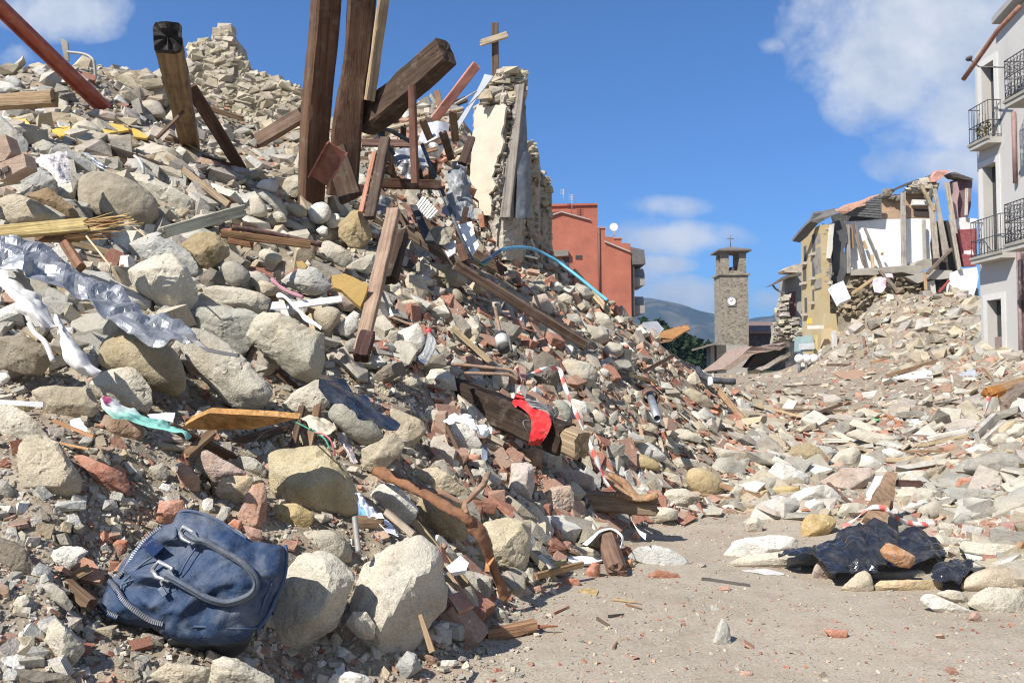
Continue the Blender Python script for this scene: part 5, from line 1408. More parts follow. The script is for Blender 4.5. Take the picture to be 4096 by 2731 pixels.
sheet('cloth', [D_('F:430,580,3.75 540,550,3.75 740,635,3.7'), D_('F:490,610,3.62 590,620,3.6 750,660,3.62'), D_('F:560,650,3.55 620,720,3.52 690,690,3.55')], MCLOTH, (.55, .49, .38), 'beige cloth scrap at the end of the pine board', 'cloth', crumple=.03, freq=8)
sheet('cloth', [D_('F:730,690,3.75 800,720,3.75 860,790,3.75'), D_('F:770,800,3.6 830,820,3.55 900,850,3.6'), D_('F:850,960,3.5 880,960,3.48 915,930,3.5')], MCLOTH, (.50, .44, .42), 'grey pink cloth scrap beside the big yellow block', 'cloth', crumple=.03, freq=9)
for txt, c_, lab in ((['F:915,1200,3.55 1000,1270,3.55', 'F:940,1300,3.45 1090,1370,3.45', 'F:1010,1430,3.38 1150,1430,3.38'], (.75, .78, .84), 'white crumpled paper right of the big yellow block, upper sheet'),
                     (['F:1060,1370,3.5 1200,1430,3.5', 'F:1090,1470,3.4 1260,1540,3.4', 'F:1180,1540,3.35 1280,1567,3.35'], (.72, .74, .80), 'white crumpled paper behind the largest foreground boulder'),
                     (['F:925,1310,3.5 975,1300,3.5', 'F:930,1420,3.44 1010,1430,3.44'], (.20, .42, .66), 'light blue paper scrap beside the big yellow block')):
    sheet('paper', [D_(q) for q in txt], MCLOTH, c_, lab, 'paper', crumple=.03, freq=9, thick=.002)
slab('floor_tile', D_('H:1655,590,3.7 1800,480,3.85 1872,540,3.82 1850,600,3.75 1715,622,3.68'), .02, MPAINT, (.84, .84, .82), 'bright white tile piece right of the largest foreground boulder', 'tile')
slab('roof_tile', D_('G:562,615,2.85 628,450,2.95 800,520,2.95 885,635,2.88 850,702,2.84 720,682,2.84'), .018, MB_, (.55, .27, .16), 'orange tile piece left of the blue bag', 'tile', direction=Vector((0, .6, -.8)))
slab('roof_tile', D_('G:960,608,2.86 1060,490,2.95 1080,500,2.95 1060,590,2.88'), .012, MB_, (.62, .27, .13), 'small orange tile shard touching the blue bag', 'tile')
slab('roof_tile', D_('H:1700,830,3.55 1810,780,3.6 1920,900,3.55 1790,970,3.5'), .02, MB_, (.55, .30, .22), 'pink tile shard right of the largest foreground boulder', 'tile', direction=Vector((0, .6, -.8)))
beam('stick', *D_('G:505,700,2.8 760,575,2.85'), .022, .016, (.42, .30, .17), 'short wooden lath on the orange tile piece', 'stick')
beam('stick', *D_('G:560,715,2.8 795,590,2.84'), .016, .014, (.30, .20, .11), 'second short lath under the first, left of the bag', 'stick')
beam('stick', *D_('G:570,720,2.78 780,900,2.7'), .04, .03, (.17, .11, .07), 'dark stick sloping down left of the bag', 'stick')
beam('stick', *D_('H:1455,980,3.05 1560,1300,3.0'), .016, .012, (.30, .21, .13), 'thin stick leaning on the largest foreground boulder', 'stick', taper=1.5)
beam('stick', *D_('H:1660,580,3.6 1910,905,3.5'), .014, .01, (.32, .22, .15), 'thin lath right of the largest foreground boulder', 'stick')
beam('stick', *D_('H:1160,100,3.55 1400,300,3.45'), .03, .018, (.34, .28, .22), 'grey weathered lath behind the largest foreground boulder', 'stick', rough=.06)
tube('rod', D_('H:895,150,3.3 910,300,3.25 930,450,3.2'), .012, MPLASTIC, (.25, .24, .22), 'grey upright rod behind the foreground boulders', 'rod')
beam('plank', *D_('H:910,190,3.4 1130,200,3.4'), .05, .03, (.20, .13, .08), 'dark broken wood below the big yellow block', rough=.1, wane=.2, jag1=.03)
beam('stick', *D_('E:450,815,3.2 800,955,3.15'), .012, .009, (.50, .26, .13), 'orange thin lath on the gravel at left, upper one', 'stick')
beam('stick', *D_('E:520,1010,3.1 760,1060,3.05'), .009, .007, (.45, .26, .13), 'orange thin lath on the gravel at left, lower one', 'stick')
beam('strip', *D_('E:-40,655,3.3 370,680,3.3'), .02, .006, (.66, .68, .70), 'white flat strip at the left edge', 'strip', mat=MPLASTIC)
sheet('plastic_scrap', [D_('E:600,820,3.3 680,790,3.3'), D_('E:610,870,3.2 745,880,3.2'), D_('E:680,900,3.18 740,905,3.18')], MPLASTIC, (.55, .60, .66), 'small pale film scrap on the gravel at left', 'plastic scrap', crumple=.015)
sheet('cloth', [D_('E:1260,770,3.4 1500,750,3.4'), D_('E:1290,800,3.35 1480,830,3.33')], MCLOTH, (.60, .61, .62), 'white cloth corner behind the green cloth', 'cloth', crumple=.015)

# charred log, red rag, tape, rods
t = empty('charred_log', D_('K:650,1000,5.4')[0], 'thick charred log with a splintered pale end under the red rag', 'log')
p0, p1 = D_('F:1660,330,5.9 2700,760,5.35')
beam('burnt_shaft', p0, p1, .21, .19, (.045, .03, .022), parent=t, rough=.06, wane=.12, roll=.2)
e = (p1 - p0).normalized()
beam('split_end', p1 - e * .02, D_('K:700,1030,5.25')[0], .175, .14, (.36, .27, .17), parent=t, rough=.07, wane=.1, jag1=.03, roll=.3)
for k in range(5):
    beam('splinter', *D_('F:%d,%d,5.85 %d,%d,5.6' % (1590 + k * 18, 440 + k * 9, 1740 + k * 22, 400 + k * 36)), .03, .008, (.38, .27, .17), parent=t, n=6, rough=.1)
sheet('rag', [D_('K:150,565,5.6 205,590,5.6'), D_('K:100,655,5.5 225,645,5.45'), D_('K:160,700,5.42 270,700,5.38'), D_('K:248,760,5.35 390,742,5.33'), D_('K:268,850,5.28 442,835,5.28'), D_('K:255,960,5.24 400,945,5.24'), D_('K:240,1028,5.24 335,1032,5.24')], MCLOTH, (.54, .03, .035), 'bright red rag hanging over the charred log', 'rag', nu=40, nv=70, crumple=.035, freq=9, ridged=1.)
geo = [tube_geo(D_('K:%f,%f,5.42 %f,%f,5.36 %f,%f,5.4' % (220 + k * 3, 640 + k * 7, 330 + k * 12, 660 + 9 * k, 470 + 20 * math.sin(k * 2), 720 + 14 * k)), .003, 5) for k in range(9)] + [tube_geo(D_('K:250,810,5.25 200,820,5.22 205,860,5.2 240,915,5.22'), .003, 5)]
t = empty('wire_bundle', D_('K:220,640,5.4')[0], 'bundle of thin grey wires behind the red rag', 'wires')
for g in geo:
    place('wire', g[0], g[1], MGALV, (.30, .33, .36), parent=t)
def tape(label, pp, w, d0, group=None, name='barrier_tape', up=Vector((0, 0, 1)), n=90, period=.11):
    pp = smooth_path(pp, 10)
    A = np.array([p[:] for p in pp])
    s = np.r_[0, np.cumsum(np.linalg.norm(np.diff(A, axis=0), axis=1))]
    q = np.linspace(0, s[-1], n)
    A = np.c_[[np.interp(q, s, A[:, k]) for k in range(3)]].T
    V, Fc, C = [], [], []
    for i in range(n):
        t = Vector(A[min(i + 1, n - 1)] - A[max(i - 1, 0)]).normalized()
        view = Vector(A[i]) - Vector((0, 0, HC))
        x = t.cross(view).normalized()
        tw = .9 * math.sin(i * .09) + .5 * math.sin(i * .037 + 1)
        x = (x * math.cos(tw) + view.normalized() * math.sin(tw)) * w / 2
        back = view.normalized() * .002
        for k in (-1, 0, 1):
            V.append(Vector(A[i]) + x * k); V.append(Vector(A[i]) + x * k + back)
            c = (.72, .16, .14) if ((q[i] + k * w * .35) / period) % 1 < .42 else (.80, .80, .79)
            C += [c, c]
    for i in range(n - 1):
        b, e = i * 6, i * 6 + 6
        for k in (0, 2):
            Fc.append((b + k, b + k + 2, e + k + 2, e + k)); Fc.append((b + k + 1, e + k + 1, e + k + 3, b + k + 3))
        Fc.append((b, e, e + 1, b + 1)); Fc.append((b + 4, b + 5, e + 5, e + 4))
    return place(name, V, Fc, MTAPE, None, label, 'barrier tape', None, group, True, None, None, np.array(C))
MTAPE = plain_mat('striped_film', .5, 0, .08, 9, .15, attr=True, bs=.15, spec=.4)
tape('red and white barrier tape running from the taped rock down the slope', D_('K:170,440,5.9 300,400,6.0 400,372,6.05 480,372,6.1 520,400,6.1 540,480,6.05 600,640,6.0 690,840,5.95 790,1070,5.9 880,1270,5.9 965,1440,5.9'), .034, 6, n=260, period=.15)
tape('red and white tape end knotted left of the taped rock', D_('K:145,365,5.8 165,420,5.8 190,490,5.75 160,560,5.7 175,600,5.65'), .028, 6, n=50)
tape('red and white tape draped over the brown plank', D_('N:800,235,5.3 900,170,5.3 1035,70,5.3 1150,70,5.3 1200,110,5.3 1300,175,5.35 1400,205,5.4 1600,210,5.5'), .035, 6, n=110, period=.14)
tape('red and white tape scrap in the far right debris', D_('L:2055,610,8 2030,730,8 2000,780,7.9'), .05, 6, n=30)
for txt, lab in (('F:1690,118,5.7 1850,130,5.6 2050,150,5.5 2200,165,5.45 2260,190,5.42 2290,235,5.4', 'bent iron rod left of the taped rock, upper one'), ('F:1840,195,5.6 2000,200,5.5 2150,205,5.42 2230,215,5.4 2290,255,5.38', 'bent iron rod left of the taped rock, lower one')):
    tube('iron_rod', D_(txt), .012, MRUST, (.22, .15, .11), lab, 'rod')

# iron pipe with flange, rusty iron bar, bottle, canister
t = empty('iron_pipe', D_('K:1290,620,7.6')[0], 'thick rusty pipe socket with a grey pipe sticking out', 'pipe')
a, b = D_('K:1290,622,7.6 1345,800,6.9')
dr = (b - a).normalized()
tube('socket', [a - dr * .16, a - dr * .05, a, a + dr * .02], [.075, .075, .085, .085], MRUST, (.16, .10, .075), parent=t, k=20, hollow=True, smooth=False)
tube('inner_pipe', [a - dr * .14, b], .036, MGALV, (.40, .43, .46), parent=t, k=16, hollow=True, smooth=False)
t = empty('rusty_iron', D_('H:2190,830,4.0')[0], 'long orange rusted iron bar with a branch, bent down to the gravel', 'iron bar')
tube('bar', D_('F:1080,1030,4.1 1200,1080,4.0 1400,1180,3.9 1650,1320,3.85 1850,1440,3.82') + D_('H:1900,210,3.85 1990,330,3.86 2060,520,3.9 2120,680,3.93 2190,840,3.97'), [.032, .034, .028, .025, .025, .03, .038, .03, .024, .024, .03], MRUST, (.20, .095, .05), parent=t, k=12, flatk=.6, jit=.4, n_=14)
tube('branch', D_('F:2035,1060,4.15 1990,1150,4.0 1900,1250,3.92 1835,1320,3.86 1850,1400,3.83'), [.022, .028, .028, .02, .026], MRUST, (.26, .17, .12), parent=t, k=10, flatk=.5, jit=.5, n_=12)
slab('flake', D_('F:1420,1110,4.05 1560,1190,4.0 1640,1190,4.0 1760,1260,3.98 1820,1290,3.97 1800,1310,3.95 1640,1230,3.97 1540,1210,3.98'), .006, MRUST, (.22, .14, .10), parent=t)
slab('flake', D_('H:2015,500,3.9 2075,470,3.9 2085,500,3.88 2040,570,3.86 2045,620,3.86 2000,620,3.86'), .006, MRUST, (.40, .19, .08), parent=t)
t = empty('plastic_bottle', D_('D:1480,1565,5.2')[0], 'crushed clear plastic bottle with a red cap', 'bottle')
tube('body', D_('D:1532,1350,5.35 1536,1375,5.34 1548,1410,5.32 1545,1470,5.28 1515,1530,5.25 1480,1580,5.22'), [.013, .014, .03, .038, .034, .04], MGLASSY, (1, 1, 1), parent=t, k=14)
tube('cap', D_('D:1526,1325,5.37 1531,1348,5.35'), .018, MPLASTIC, (.75, .05, .07), parent=t, k=12, smooth=False)
t = empty('canister', D_('D:2180,1510,5.6')[0], 'black burnt canister with a long rusty rod', 'canister')
tube('body', D_('D:2138,1350,5.75 2140,1362,5.75 2178,1495,5.65'), [.036, .045, .045], MPAINT, (.035, .037, .042), parent=t, k=18, smooth=False)
tube('label_band', D_('D:2146,1388,5.73 2168,1462,5.675'), .0465, MPAINT, (.50, .50, .48), parent=t, k=18, smooth=False)
tube('rod', D_('D:2096,1130,5.85 2115,1230,5.82 2140,1352,5.75'), .013, MRUST, (.27, .19, .14), parent=t, k=8)
tube('side_rod', D_('D:2212,1372,5.68 2222,1430,5.66 2238,1510,5.62'), .011, MPAINT, (.05, .05, .055), parent=t, k=8)

# white strips, plaster piece
WH = (.82, .82, .80)
t = empty('window_trim', D_('D:330,1220,4.8')[0], 'white bent plastic trim strips beside the big flat faced block', 'trim')
sheet('strip', [D_('D:228,1030,5.0 250,1010,5.0 310,1040,4.95 380,1110,4.9 450,1180,4.85 530,1240,4.8 614,1300,4.75'), D_('D:232,1050,4.95 290,1050,4.93 350,1110,4.88 420,1180,4.83 470,1250,4.8 560,1290,4.75 605,1322,4.72')], MPLASTIC, WH, parent=t, nu=50, nv=5, crumple=.004, thick=.006)
slab('strip', D_('D:345,1085,4.98 780,1030,5.15 787,1080,5.13 420,1130,4.95'), .012, MPLASTIC, WH, parent=t, rough=.002)
slab('strip', D_('D:240,1040,4.97 285,1060,4.96 345,1225,4.85 265,1195,4.87'), .012, MPLASTIC, (.45, .43, .39), parent=t, rough=.003)
slab('plaster_piece', D_('D:692,900 705,850 810,832 880,870 1015,932 1000,1000 940,1118 850,1040 775,985 712,965'.replace(' ', ',5.15 ') + ',5.15'), .03, MPLASTER, (.50, .335, .115), 'ochre painted plaster piece left of the tall weathered plank', 'plaster', direction=Vector((0, .7, -.7)), rough=.012)
slab('plaster_piece', D_('D:395,740 450,730 488,780 470,800 410,795'.replace(' ', ',5.3 ') + ',5.3'), .03, MPLASTER, (.47, .32, .12), 'small ochre plaster piece above the grey angular stone', 'plaster')
tube('bead_cord', D_('D:185,890,5.15 250,950,5.1 330,1000,5.05 455,1045,5.0'), [.012, .016, .011, .016, .011, .015, .01], MCLOTH, (.40, .20, .24), 'pinkish braided cord on the grey angular stone', 'cord')
slab('metal_scrap', D_('D:168,1145,4.9 185,1085,5 245,1080,5 330,1120,4.95 330,1140,4.9'), .004, MPLASTIC, (.55, .57, .60), 'pale grey flat sheet piece left of the white trim strips', 'metal scrap')
beam('rod', *D_('D:1130,1000,5.3 1220,1210,5.2'), .02, .012, (.40, .38, .35), 'grey flat bar right of the tall weathered plank', 'bar', mat=MPLASTIC)
sheet('plastic_bag', [D_('F:1640,570,4.75 1720,530,4.85 1850,550,4.85 1945,600,4.8'), D_('F:1690,600,4.6 1780,580,4.55 1860,600,4.55 1940,640,4.6'), D_('F:1870,640,4.5 1900,650,4.45 1960,650,4.5 2075,660,4.6'), D_('F:1890,660,4.5 1940,690,4.4 2000,720,4.42 2050,745,4.5')], MPLASTIC, (.82, .82, .81), 'white thin plastic bag crumpled on the white stone', 'plastic bag', crumple=.05, freq=9, thick=.002)
sheet('plastic_bag', [D_('F:2010,640,4.8 2070,655,4.8'), D_('F:1970,690,4.65 2070,700,4.65'), D_('F:1990,730,4.6 2050,745,4.6')], MPLASTIC, (.80, .80, .79), 'small white plastic scrap by the charred log', 'plastic bag', crumple=.03, freq=10, thick=.002)
sheet('plastic_scrap', [D_('F:1985,820,4.6 2030,830,4.6'), D_('F:1980,930,4.55 2030,935,4.55')], MPLASTIC, (.16, .20, .26), 'blue grey plastic scrap below the charred log', 'plastic scrap', crumple=.015)
beam('plank', *D_('F:1960,690,4.55 2170,800,4.5'), .03, .012, (.50, .42, .32), 'pale thin wood chip below the charred log')

# logs and bits at the edge of the path
beam('log', *D_('K:630,1490,5.75 1320,1545,5.7'), .135, .11, (.23, .165, .11), 'dark brown split log lying at the tape end', 'log', rough=.1, wane=.2, jag0=.04, jag1=.06)
t = empty('splintered_log', D_('K:1200,1470,5.7')[0], 'curved splintered orange brown wood piece at the tape end', 'log')
for k, txt in enumerate(('K:905,1290,5.75 1000,1390,5.7 1090,1440,5.68 1180,1470,5.65', 'K:930,1270,5.78 1050,1340,5.75 1120,1420,5.7 1200,1480,5.65', 'K:940,1440,5.7 1100,1460,5.65 1220,1480,5.62 1350,1430,5.6', 'K:1200,1480,5.63 1280,1470,5.6 1355,1455,5.6')):
    tube('splinter', D_(txt), [.018, .035, .03, .012], MW, (.36, .215, .12), parent=t, k=7, flatk=.5)
beam('log', *D_('M:895,285,5.25 1005,615,4.75'), .115, .10, (.20, .125, .09), 'short brown log standing in the gravel beside the path', 'log', rough=.08, wane=.12, jag1=.03, bev=.25)
slab('rusty_disc', D_('M:820,260,5.2 900,235,5.3 990,245,5.3 1000,290,5.2 900,290,5.15'), .02, MRUST, (.33, .13, .08), 'rusty lid piece on top of the short brown log', 'disc')
sheet('ribbon', [D_('M:705,380,4.95 790,310,5.05 850,262,5.15 950,243,5.2 1020,275,5.15 1055,330,5.05 1035,412,4.95'), D_('M:745,395,4.9 820,320,5.0 860,280,5.1 950,255,5.15 1010,290,5.1 1043,340,5.0 1025,412,4.92')], MPLASTIC, WH, 'white ribbon looped over the short brown log', 'ribbon', nu=50, nv=4, crumple=.002)
sheet('ribbon', [D_('M:1125,170,5.4 1180,250,5.25 1250,290,5.1'), D_('M:1140,200,5.35 1190,290,5.2 1245,345,5.05')], MPLASTIC, WH, 'white ribbon scrap beside the pink tile fragment', 'ribbon', nu=20, nv=4, crumple=.004)
slab('board', G_('M:580,485 700,478 868,495 880,520 760,545 600,545', .06), .012, MPAINT, (.82, .82, .81), 'white thin board piece left of the short brown log', 'board', direction=Vector((0, .2, -1)))
beam('stick', *D_('M:305,655,4.35 705,552,4.6'), .035, .025, (.36, .24, .13), 'brown wooden lath in the gravel by the path', 'stick', rough=.05)
beam('stick', *D_('M:280,600,4.45 560,530,4.65'), .03, .025, (.36, .31, .17), 'olive lath behind the brown lath by the path', 'stick', rough=.05)
slab('wood_chip', G_('M:675,775 760,750 845,770 815,815 740,790', .02), .012, MW, (.48, .35, .17), 'flat yellow wood chip on the path edge', 'wood chip', direction=Vector((0, .2, -1)))
beam('log', *D_('M:-130,1160,3.62 300,1075,3.75'), .055, .045, (.36, .21, .12), 'thick bark stick at the edge of the gravel', 'stick', rough=.08, wane=.15)
beam('stick', *D_('M:300,1085,3.75 495,1080,3.75'), .018, .012, (.34, .15, .09), 'red brown bark strip next to the thick bark stick', 'stick', taper=.4)
def onpath(txt): return [Vector((p.x, p.y, Hz(p.x, p.y) + .008)) for p in G_(txt)]
for txt, w, c_, lab in (('M:925,1010 1058,993', .014, (.06, .05, .045), 'small black stick on the dirt path'), ('M:830,1030 935,1092', .018, (.13, .10, .08), 'small dark bark piece on the dirt path'), ('M:1075,905 1212,945', .01, (.28, .14, .09), 'thin reddish twig on the dirt path'),
                        ('M:960,865 1205,895', .012, (.42, .31, .18), 'thin yellowish splinter on the dirt path'), ('M:1725,690 2135,742', .022, (.10, .09, .085), 'long dark strip lying flat on the dirt path'), ('M:970,1280 1000,1228', .012, (.30, .17, .11), 'tiny brown twig near the path bottom'), ('M:460,985 590,925', .014, (.38, .2, .12), 'red brown twig on the gravel edge')):
    a, b = onpath(txt)
    beam('stick', a, b, w, w * .6, c_, lab, 'stick', rough=.1, taper=.6, n=8)
sheet('paper', [G_('N:-60,600 100,592 180,600 300,632', .02), G_('N:-40,606 100,632 180,638 300,640', .02)], MPLASTIC, (.60, .59, .57), 'white flat film lying in front of the long low stone', 'film', crumple=.006)

# black bags on the path
sheet('rubbish_bag', [D_('N:225,440,4.95 400,362,5.0 560,345,5.05 700,315,5.1 830,215,5.15 1000,160,5.2 1140,188,5.2 1280,258,5.2 1350,250,5.2 1500,258,5.15 1640,330,5.1'),
                      D_('N:260,442,4.85 450,400,4.88 620,395,4.85 780,385,4.85 900,310,4.85 1050,280,4.88 1180,310,4.9 1330,335,4.9 1480,335,4.88 1600,365,4.88 1695,420,4.9'),
                      D_('N:300,443,4.8 500,425,4.78 640,455,4.7 760,480,4.66 880,460,4.62 1030,430,4.62 1110,420,4.66 1200,420,4.7 1420,440,4.74 1560,430,4.76 1695,452,4.8'),
                      D_('N:330,443,4.78 560,432,4.74 655,480,4.62 690,570,4.52 830,588,4.5 950,578,4.5 1065,600,4.5 1112,540,4.55 1430,500,4.66 1560,490,4.7 1640,512,4.74')],
      MPLAS, (.018, .02, .026), 'large black rubbish bag spread over stones on the path', 'rubbish bag', nu=84, nv=34, crumple=.07, freq=5.5, thick=.002)
sheet('rubbish_bag', [D_('N:1545,605,4.6 1650,500,4.75 1800,458,4.8 1900,505,4.8 1930,485,4.8 2022,428,4.85'), D_('N:1545,615,4.5 1690,560,4.55 1840,545,4.58 1960,550,4.65 2000,520,4.7 2060,490,4.75'), D_('N:1560,640,4.45 1680,684,4.38 1795,692,4.38 1850,620,4.45 1950,580,4.55 2095,555,4.65')], MPLAS, (.018, .02, .026), 'small black rubbish bag beside the peach boulder', 'rubbish bag', nu=44, nv=22, crumple=.05, freq=7, thick=.002)
slab('plank', D_('L:1185,1245,5.9 1268,1262,5.9 1235,1567,5.5') + D_('N:1215,0,5.45 1180,205,5.2 1000,150,5.2 1045,0,5.4'), .05, MW, (.33, .215, .135), 'brown plank standing behind the black bags', 'plank')
slab('board', D_('L:1000,1430,5.6 1080,1290,5.9 1155,1290,5.9 1050,1450,5.55'), .03, MPAINT, (.76, .75, .72), 'white board piece left of the brown plank', 'board')
beam('plank', *D_('L:1255,1350,5.9 1460,1355,6.0'), .05, .03, (.16, .09, .07), 'short dark plank right of the brown plank')

# ------------------------------------------------------------ buildings, tower, hills
def brick_mat(name, c1, c2, mort, sc=1.0):
    m, t, b = newmat(name)
    tcn = t.n('TexCoord').outputs['Object']
    sp = t.n('SeparateXYZ', {0: tcn})
    v = t.n('CombineXYZ', {0: t.math('ADD', sp.outputs[0], sp.outputs[1]), 1: sp.outputs[2], 2: 0.0}).outputs[0]
    br = t.n('TexBrick', {'Vector': v, 'Scale': sc, 'Color1': c1 + (1,), 'Color2': c2 + (1,), 'Mortar': mort + (1,), 'Mortar Size': .012, 'Brick Width': .26, 'Row Height': .075, 'Bias': -.1})
    col = t.mix(1.0, br.outputs[0], t.ramp(t.noise(tcn, .5, 5, .65), [(.3, .78), (.7, 1.15)]), 'MULTIPLY')
    setin(t, b, Base_Color=col, Roughness=.9)
    return m
MRED = brick_mat('red_brickwork', (.42, .115, .068), (.36, .095, .058), (.36, .165, .115))
MTAN = brick_mat('tan_brickwork', (.46, .29, .17), (.36, .19, .11), (.42, .36, .28))
def rubblework():
    m, t, b = newmat('tower_stone')
    tcn = t.n('TexCoord').outputs['Object']
    mp = t.n('Mapping', {'Vector': tcn, 'Scale': (1, 1, 1.7)}).outputs[0]
    vo = t.n('TexVoronoi', {'Vector': mp, 'Scale': 2.2}, feature='F1')
    ve = t.n('TexVoronoi', {'Vector': mp, 'Scale': 2.2}, feature='DISTANCE_TO_EDGE')
    cc = t.n('SeparateColor', {0: vo.outputs['Color']}).outputs[0]
    col = t.ramp(cc, [(0, (.14, .12, .095)), (.5, (.23, .20, .155)), (1, (.31, .27, .21))])
    col = t.mix(t.ramp(ve.outputs['Distance'], [(.0, .8), (.07, 0.0)]), col, (.36, .32, .26))
    col = t.mix(t.ramp(t.noise(tcn, .55, 5, .7), [(.55, 0.0), (.75, .5)]), col, (.15, .13, .11))
    setin(t, b, Base_Color=col, Roughness=.95, Normal=bump(t, ve.outputs['Distance'], .6, .1))
    return m
MTOW = rubblework()
MCONC = plain_mat('concrete', .9, 0, .2, 1.5, .25, (.33, .30, .26), .3, .02, .2, bsc=6, dsc=1.2)
MREND = plain_mat('render_wall', .9, 0, .14, .9, .45, (.40, .37, .33), .2, .01, .2, bsc=14, dsc=.9)
MTILE = plain_mat('roof_tiles', .9, 0, .4, 5, .4, (.25, .23, .20), .6, .05, .2, bsc=9, dsc=2)
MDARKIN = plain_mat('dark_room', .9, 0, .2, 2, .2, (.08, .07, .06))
MGLASS, _t, _b = newmat('window_glass')
setin(_t, _b, Base_Color=(.05, .06, .07), Roughness=.08)

# clock tower
DT = 110.0
t = empty('clock_tower', P(*S('Z', 1682, 845), DT), 'tall square stone clock tower with open belfry and white clock', 'clock tower')
def Zt(y): return P(*S('Z', 1682, y), DT).z
def Xt(x): return P(*S('Z', x, 700), DT).x
yaw = .0
xl, xr = Xt(1656), Xt(1719)
D0, D1 = DT, DT + 3.6
box('shaft', (xl, D0, Zt(845)), (xr, D1, Zt(632)), MTOW, (1, 1, 1), t)
box('cornice', (xl - .25, D0 - .25, Zt(632)), (xr + .25, D1 + .25, Zt(628)), MTOW, (1, 1, 1), t)
xa, xb, xc, xd = Xt(1660), Xt(1676), Xt(1700), Xt(1716)
for x0, x1 in ((xa, xb), (xc, xd)):
    for y0, y1 in ((D0 + .2, D0 + 1.3), (D1 - 1.3, D1 - .2)):
        box('belfry_pier', (x0, y0, Zt(628)), (x1, y1, Zt(579)), MTOW, (1, 1, 1), t)
box('parapet', (xb, D0 + .3, Zt(628)), (xc, D0 + .8, Zt(621)), MTOW, (1, 1, 1), t)
box('lintel', (xa, D0 + .2, Zt(579)), (xd, D1 - .2, Zt(576.8)), MTOW, (1, 1, 1), t)
cx = (xl + xr) / 2; cy = (D0 + D1) / 2
V, Fc = [], []
for dx, dy in ((-2.3, -2.3), (2.3, -2.3), (2.3, 2.3), (-2.3, 2.3)):
    V.append((cx + dx, cy + dy, Zt(577)))
for dx, dy in ((-2.3, -2.3), (2.3, -2.3), (2.3, 2.3), (-2.3, 2.3)):
    V.append((cx + dx, cy + dy, Zt(577) + .22))
V.append((cx, cy, Zt(562)))
Fc = [(3, 2, 1, 0), (0, 1, 5, 4), (1, 2, 6, 5), (2, 3, 7, 6), (3, 0, 4, 7), (4, 5, 8), (5, 6, 8), (6, 7, 8), (7, 4, 8)]
rf = place('roof', V, Fc, MTILE, (.17, .145, .13), parent=t, smooth=False)
tube('vane_mast', [(cx, cy, Zt(562)), (cx, cy, Zt(535))], .06, MPAINT, (.12, .12, .13), parent=t, k=6)
tube('vane_crossbar', [(cx - .45, cy, Zt(543)), (cx + .45, cy, Zt(543))], .06, MPAINT, (.12, .12, .13), parent=t, k=6)
bx = Xt(1686)
tube('bell', [(bx, cy - .6, Zt(625)), (bx, cy - .6, Zt(619)), (bx, cy - .6, Zt(614)), (bx, cy - .6, Zt(611))], [.62, .5, .4, .15], MPAINT, (.05, .05, .05), parent=t, k=14, smooth=False)
ck = box('clock_surround', (Xt(1670), D0 - .12, Zt(703.5)), (Xt(1690), D0 + .05, Zt(681.5)), MCONC, (.22, .21, .20), t)
def disc(name, c, r, th, mat, col, parent, n=28):
    V = [(c[0] + r * math.cos(2 * math.pi * i / n), c[1], c[2] + r * math.sin(2 * math.pi * i / n)) for i in range(n)]
    V += [(x, y + th, z) for x, y, z in V]
    Fc = [tuple(range(n))[::-1], tuple(range(n, 2 * n))] + [(i, (i + 1) % n, n + (i + 1) % n, n + i) for i in range(n)]
    return place(name, V, Fc, mat, col, parent=parent, smooth=False)
cc = (Xt(1680), D0 - .2, Zt(692.5))
fc = disc('clock_face', cc, .56, .08, MPAINT, (.80, .81, .82), t)
for ang, L, wd in ((math.radians(-62), .30, .05), (math.radians(20), .42, .035)):
    a = Vector((cc[0], cc[1] - .03, cc[2])); b = a + Vector((math.sin(ang) * L, 0, math.cos(ang) * L))
    beam('clock_hand', a, b, wd, .02, (.03, .03, .03), parent=t, mat=MPAINT, n=6)
for k in range(12):
    a = Vector((cc[0], cc[1] - .02, cc[2])); q = math.radians(30 * k); dv = Vector((math.sin(q), 0, math.cos(q)))
    beam('hour_mark', a + dv * .46, a + dv * .53, .035, .02, (.05, .05, .05), parent=t, mat=MPAINT, n=6)
# small ruins at its foot
t = empty('low_building', P(*S('Z', 1760, 800), 120), 'low dark building with brown roof behind the clock tower', 'building')
za, zb_ = P(*S('Z', 1760, 762), 118).z, P(*S('Z', 1760, 850), 118).z
x0, x1 = P(*S('Z', 1716, 760), 118).x, P(*S('Z', 1830, 760), 118).x
box('wall', (x0, 118, zb_), (x1, 126, za), MCONC, (.06, .06, .065), t)
slab('roof', [Vector((x0 - .5, 117, za)), Vector((x1, 117, za)), Vector((x1, 124, za + 1.9)), Vector((x0 - .5, 124, za + 1.9))], .3, MTILE, (.20, .135, .12), parent=t, rough=0, step=9)
t = empty('ruined_hut', P(*S('Z', 1640, 840), 95), 'small grey broken hut left of the clock tower foot', 'building')
box('wall', (P(*S('Z', 1632, 800), 95).x, 95, .5), (P(*S('Z', 1641, 800), 95).x, 97, P(*S('Z', 1640, 790), 95).z), MCONC, (.34, .32, .29), t)
box('wall', (P(*S('Z', 1646, 800), 95.2).x, 95.2, .5), (P(*S('Z', 1668, 800), 95.2).x, 97, P(*S('Z', 1650, 792), 95.2).z), MCONC, (.38, .355, .32), t)
slab('roof', [P(*S('Z', 1590, 806), 92), P(*S('Z', 1668, 783), 92), P(*S('Z', 1668, 783), 98), P(*S('Z', 1590, 806), 98)], .2, MTILE, (.20, .18, .16), parent=t, rough=.02, step=.6)
t = empty('ruined_block', P(*S('Z', 1700, 840), 104), 'grey plastered stump wall at the clock tower foot', 'building')
box('wall', (P(*S('Z', 1668, 800), 104).x, 104, .4), (P(*S('Z', 1716, 800), 104).x, 107, P(*S('Z', 1690, 792), 104).z), MCONC, (.36, .335, .30), t)
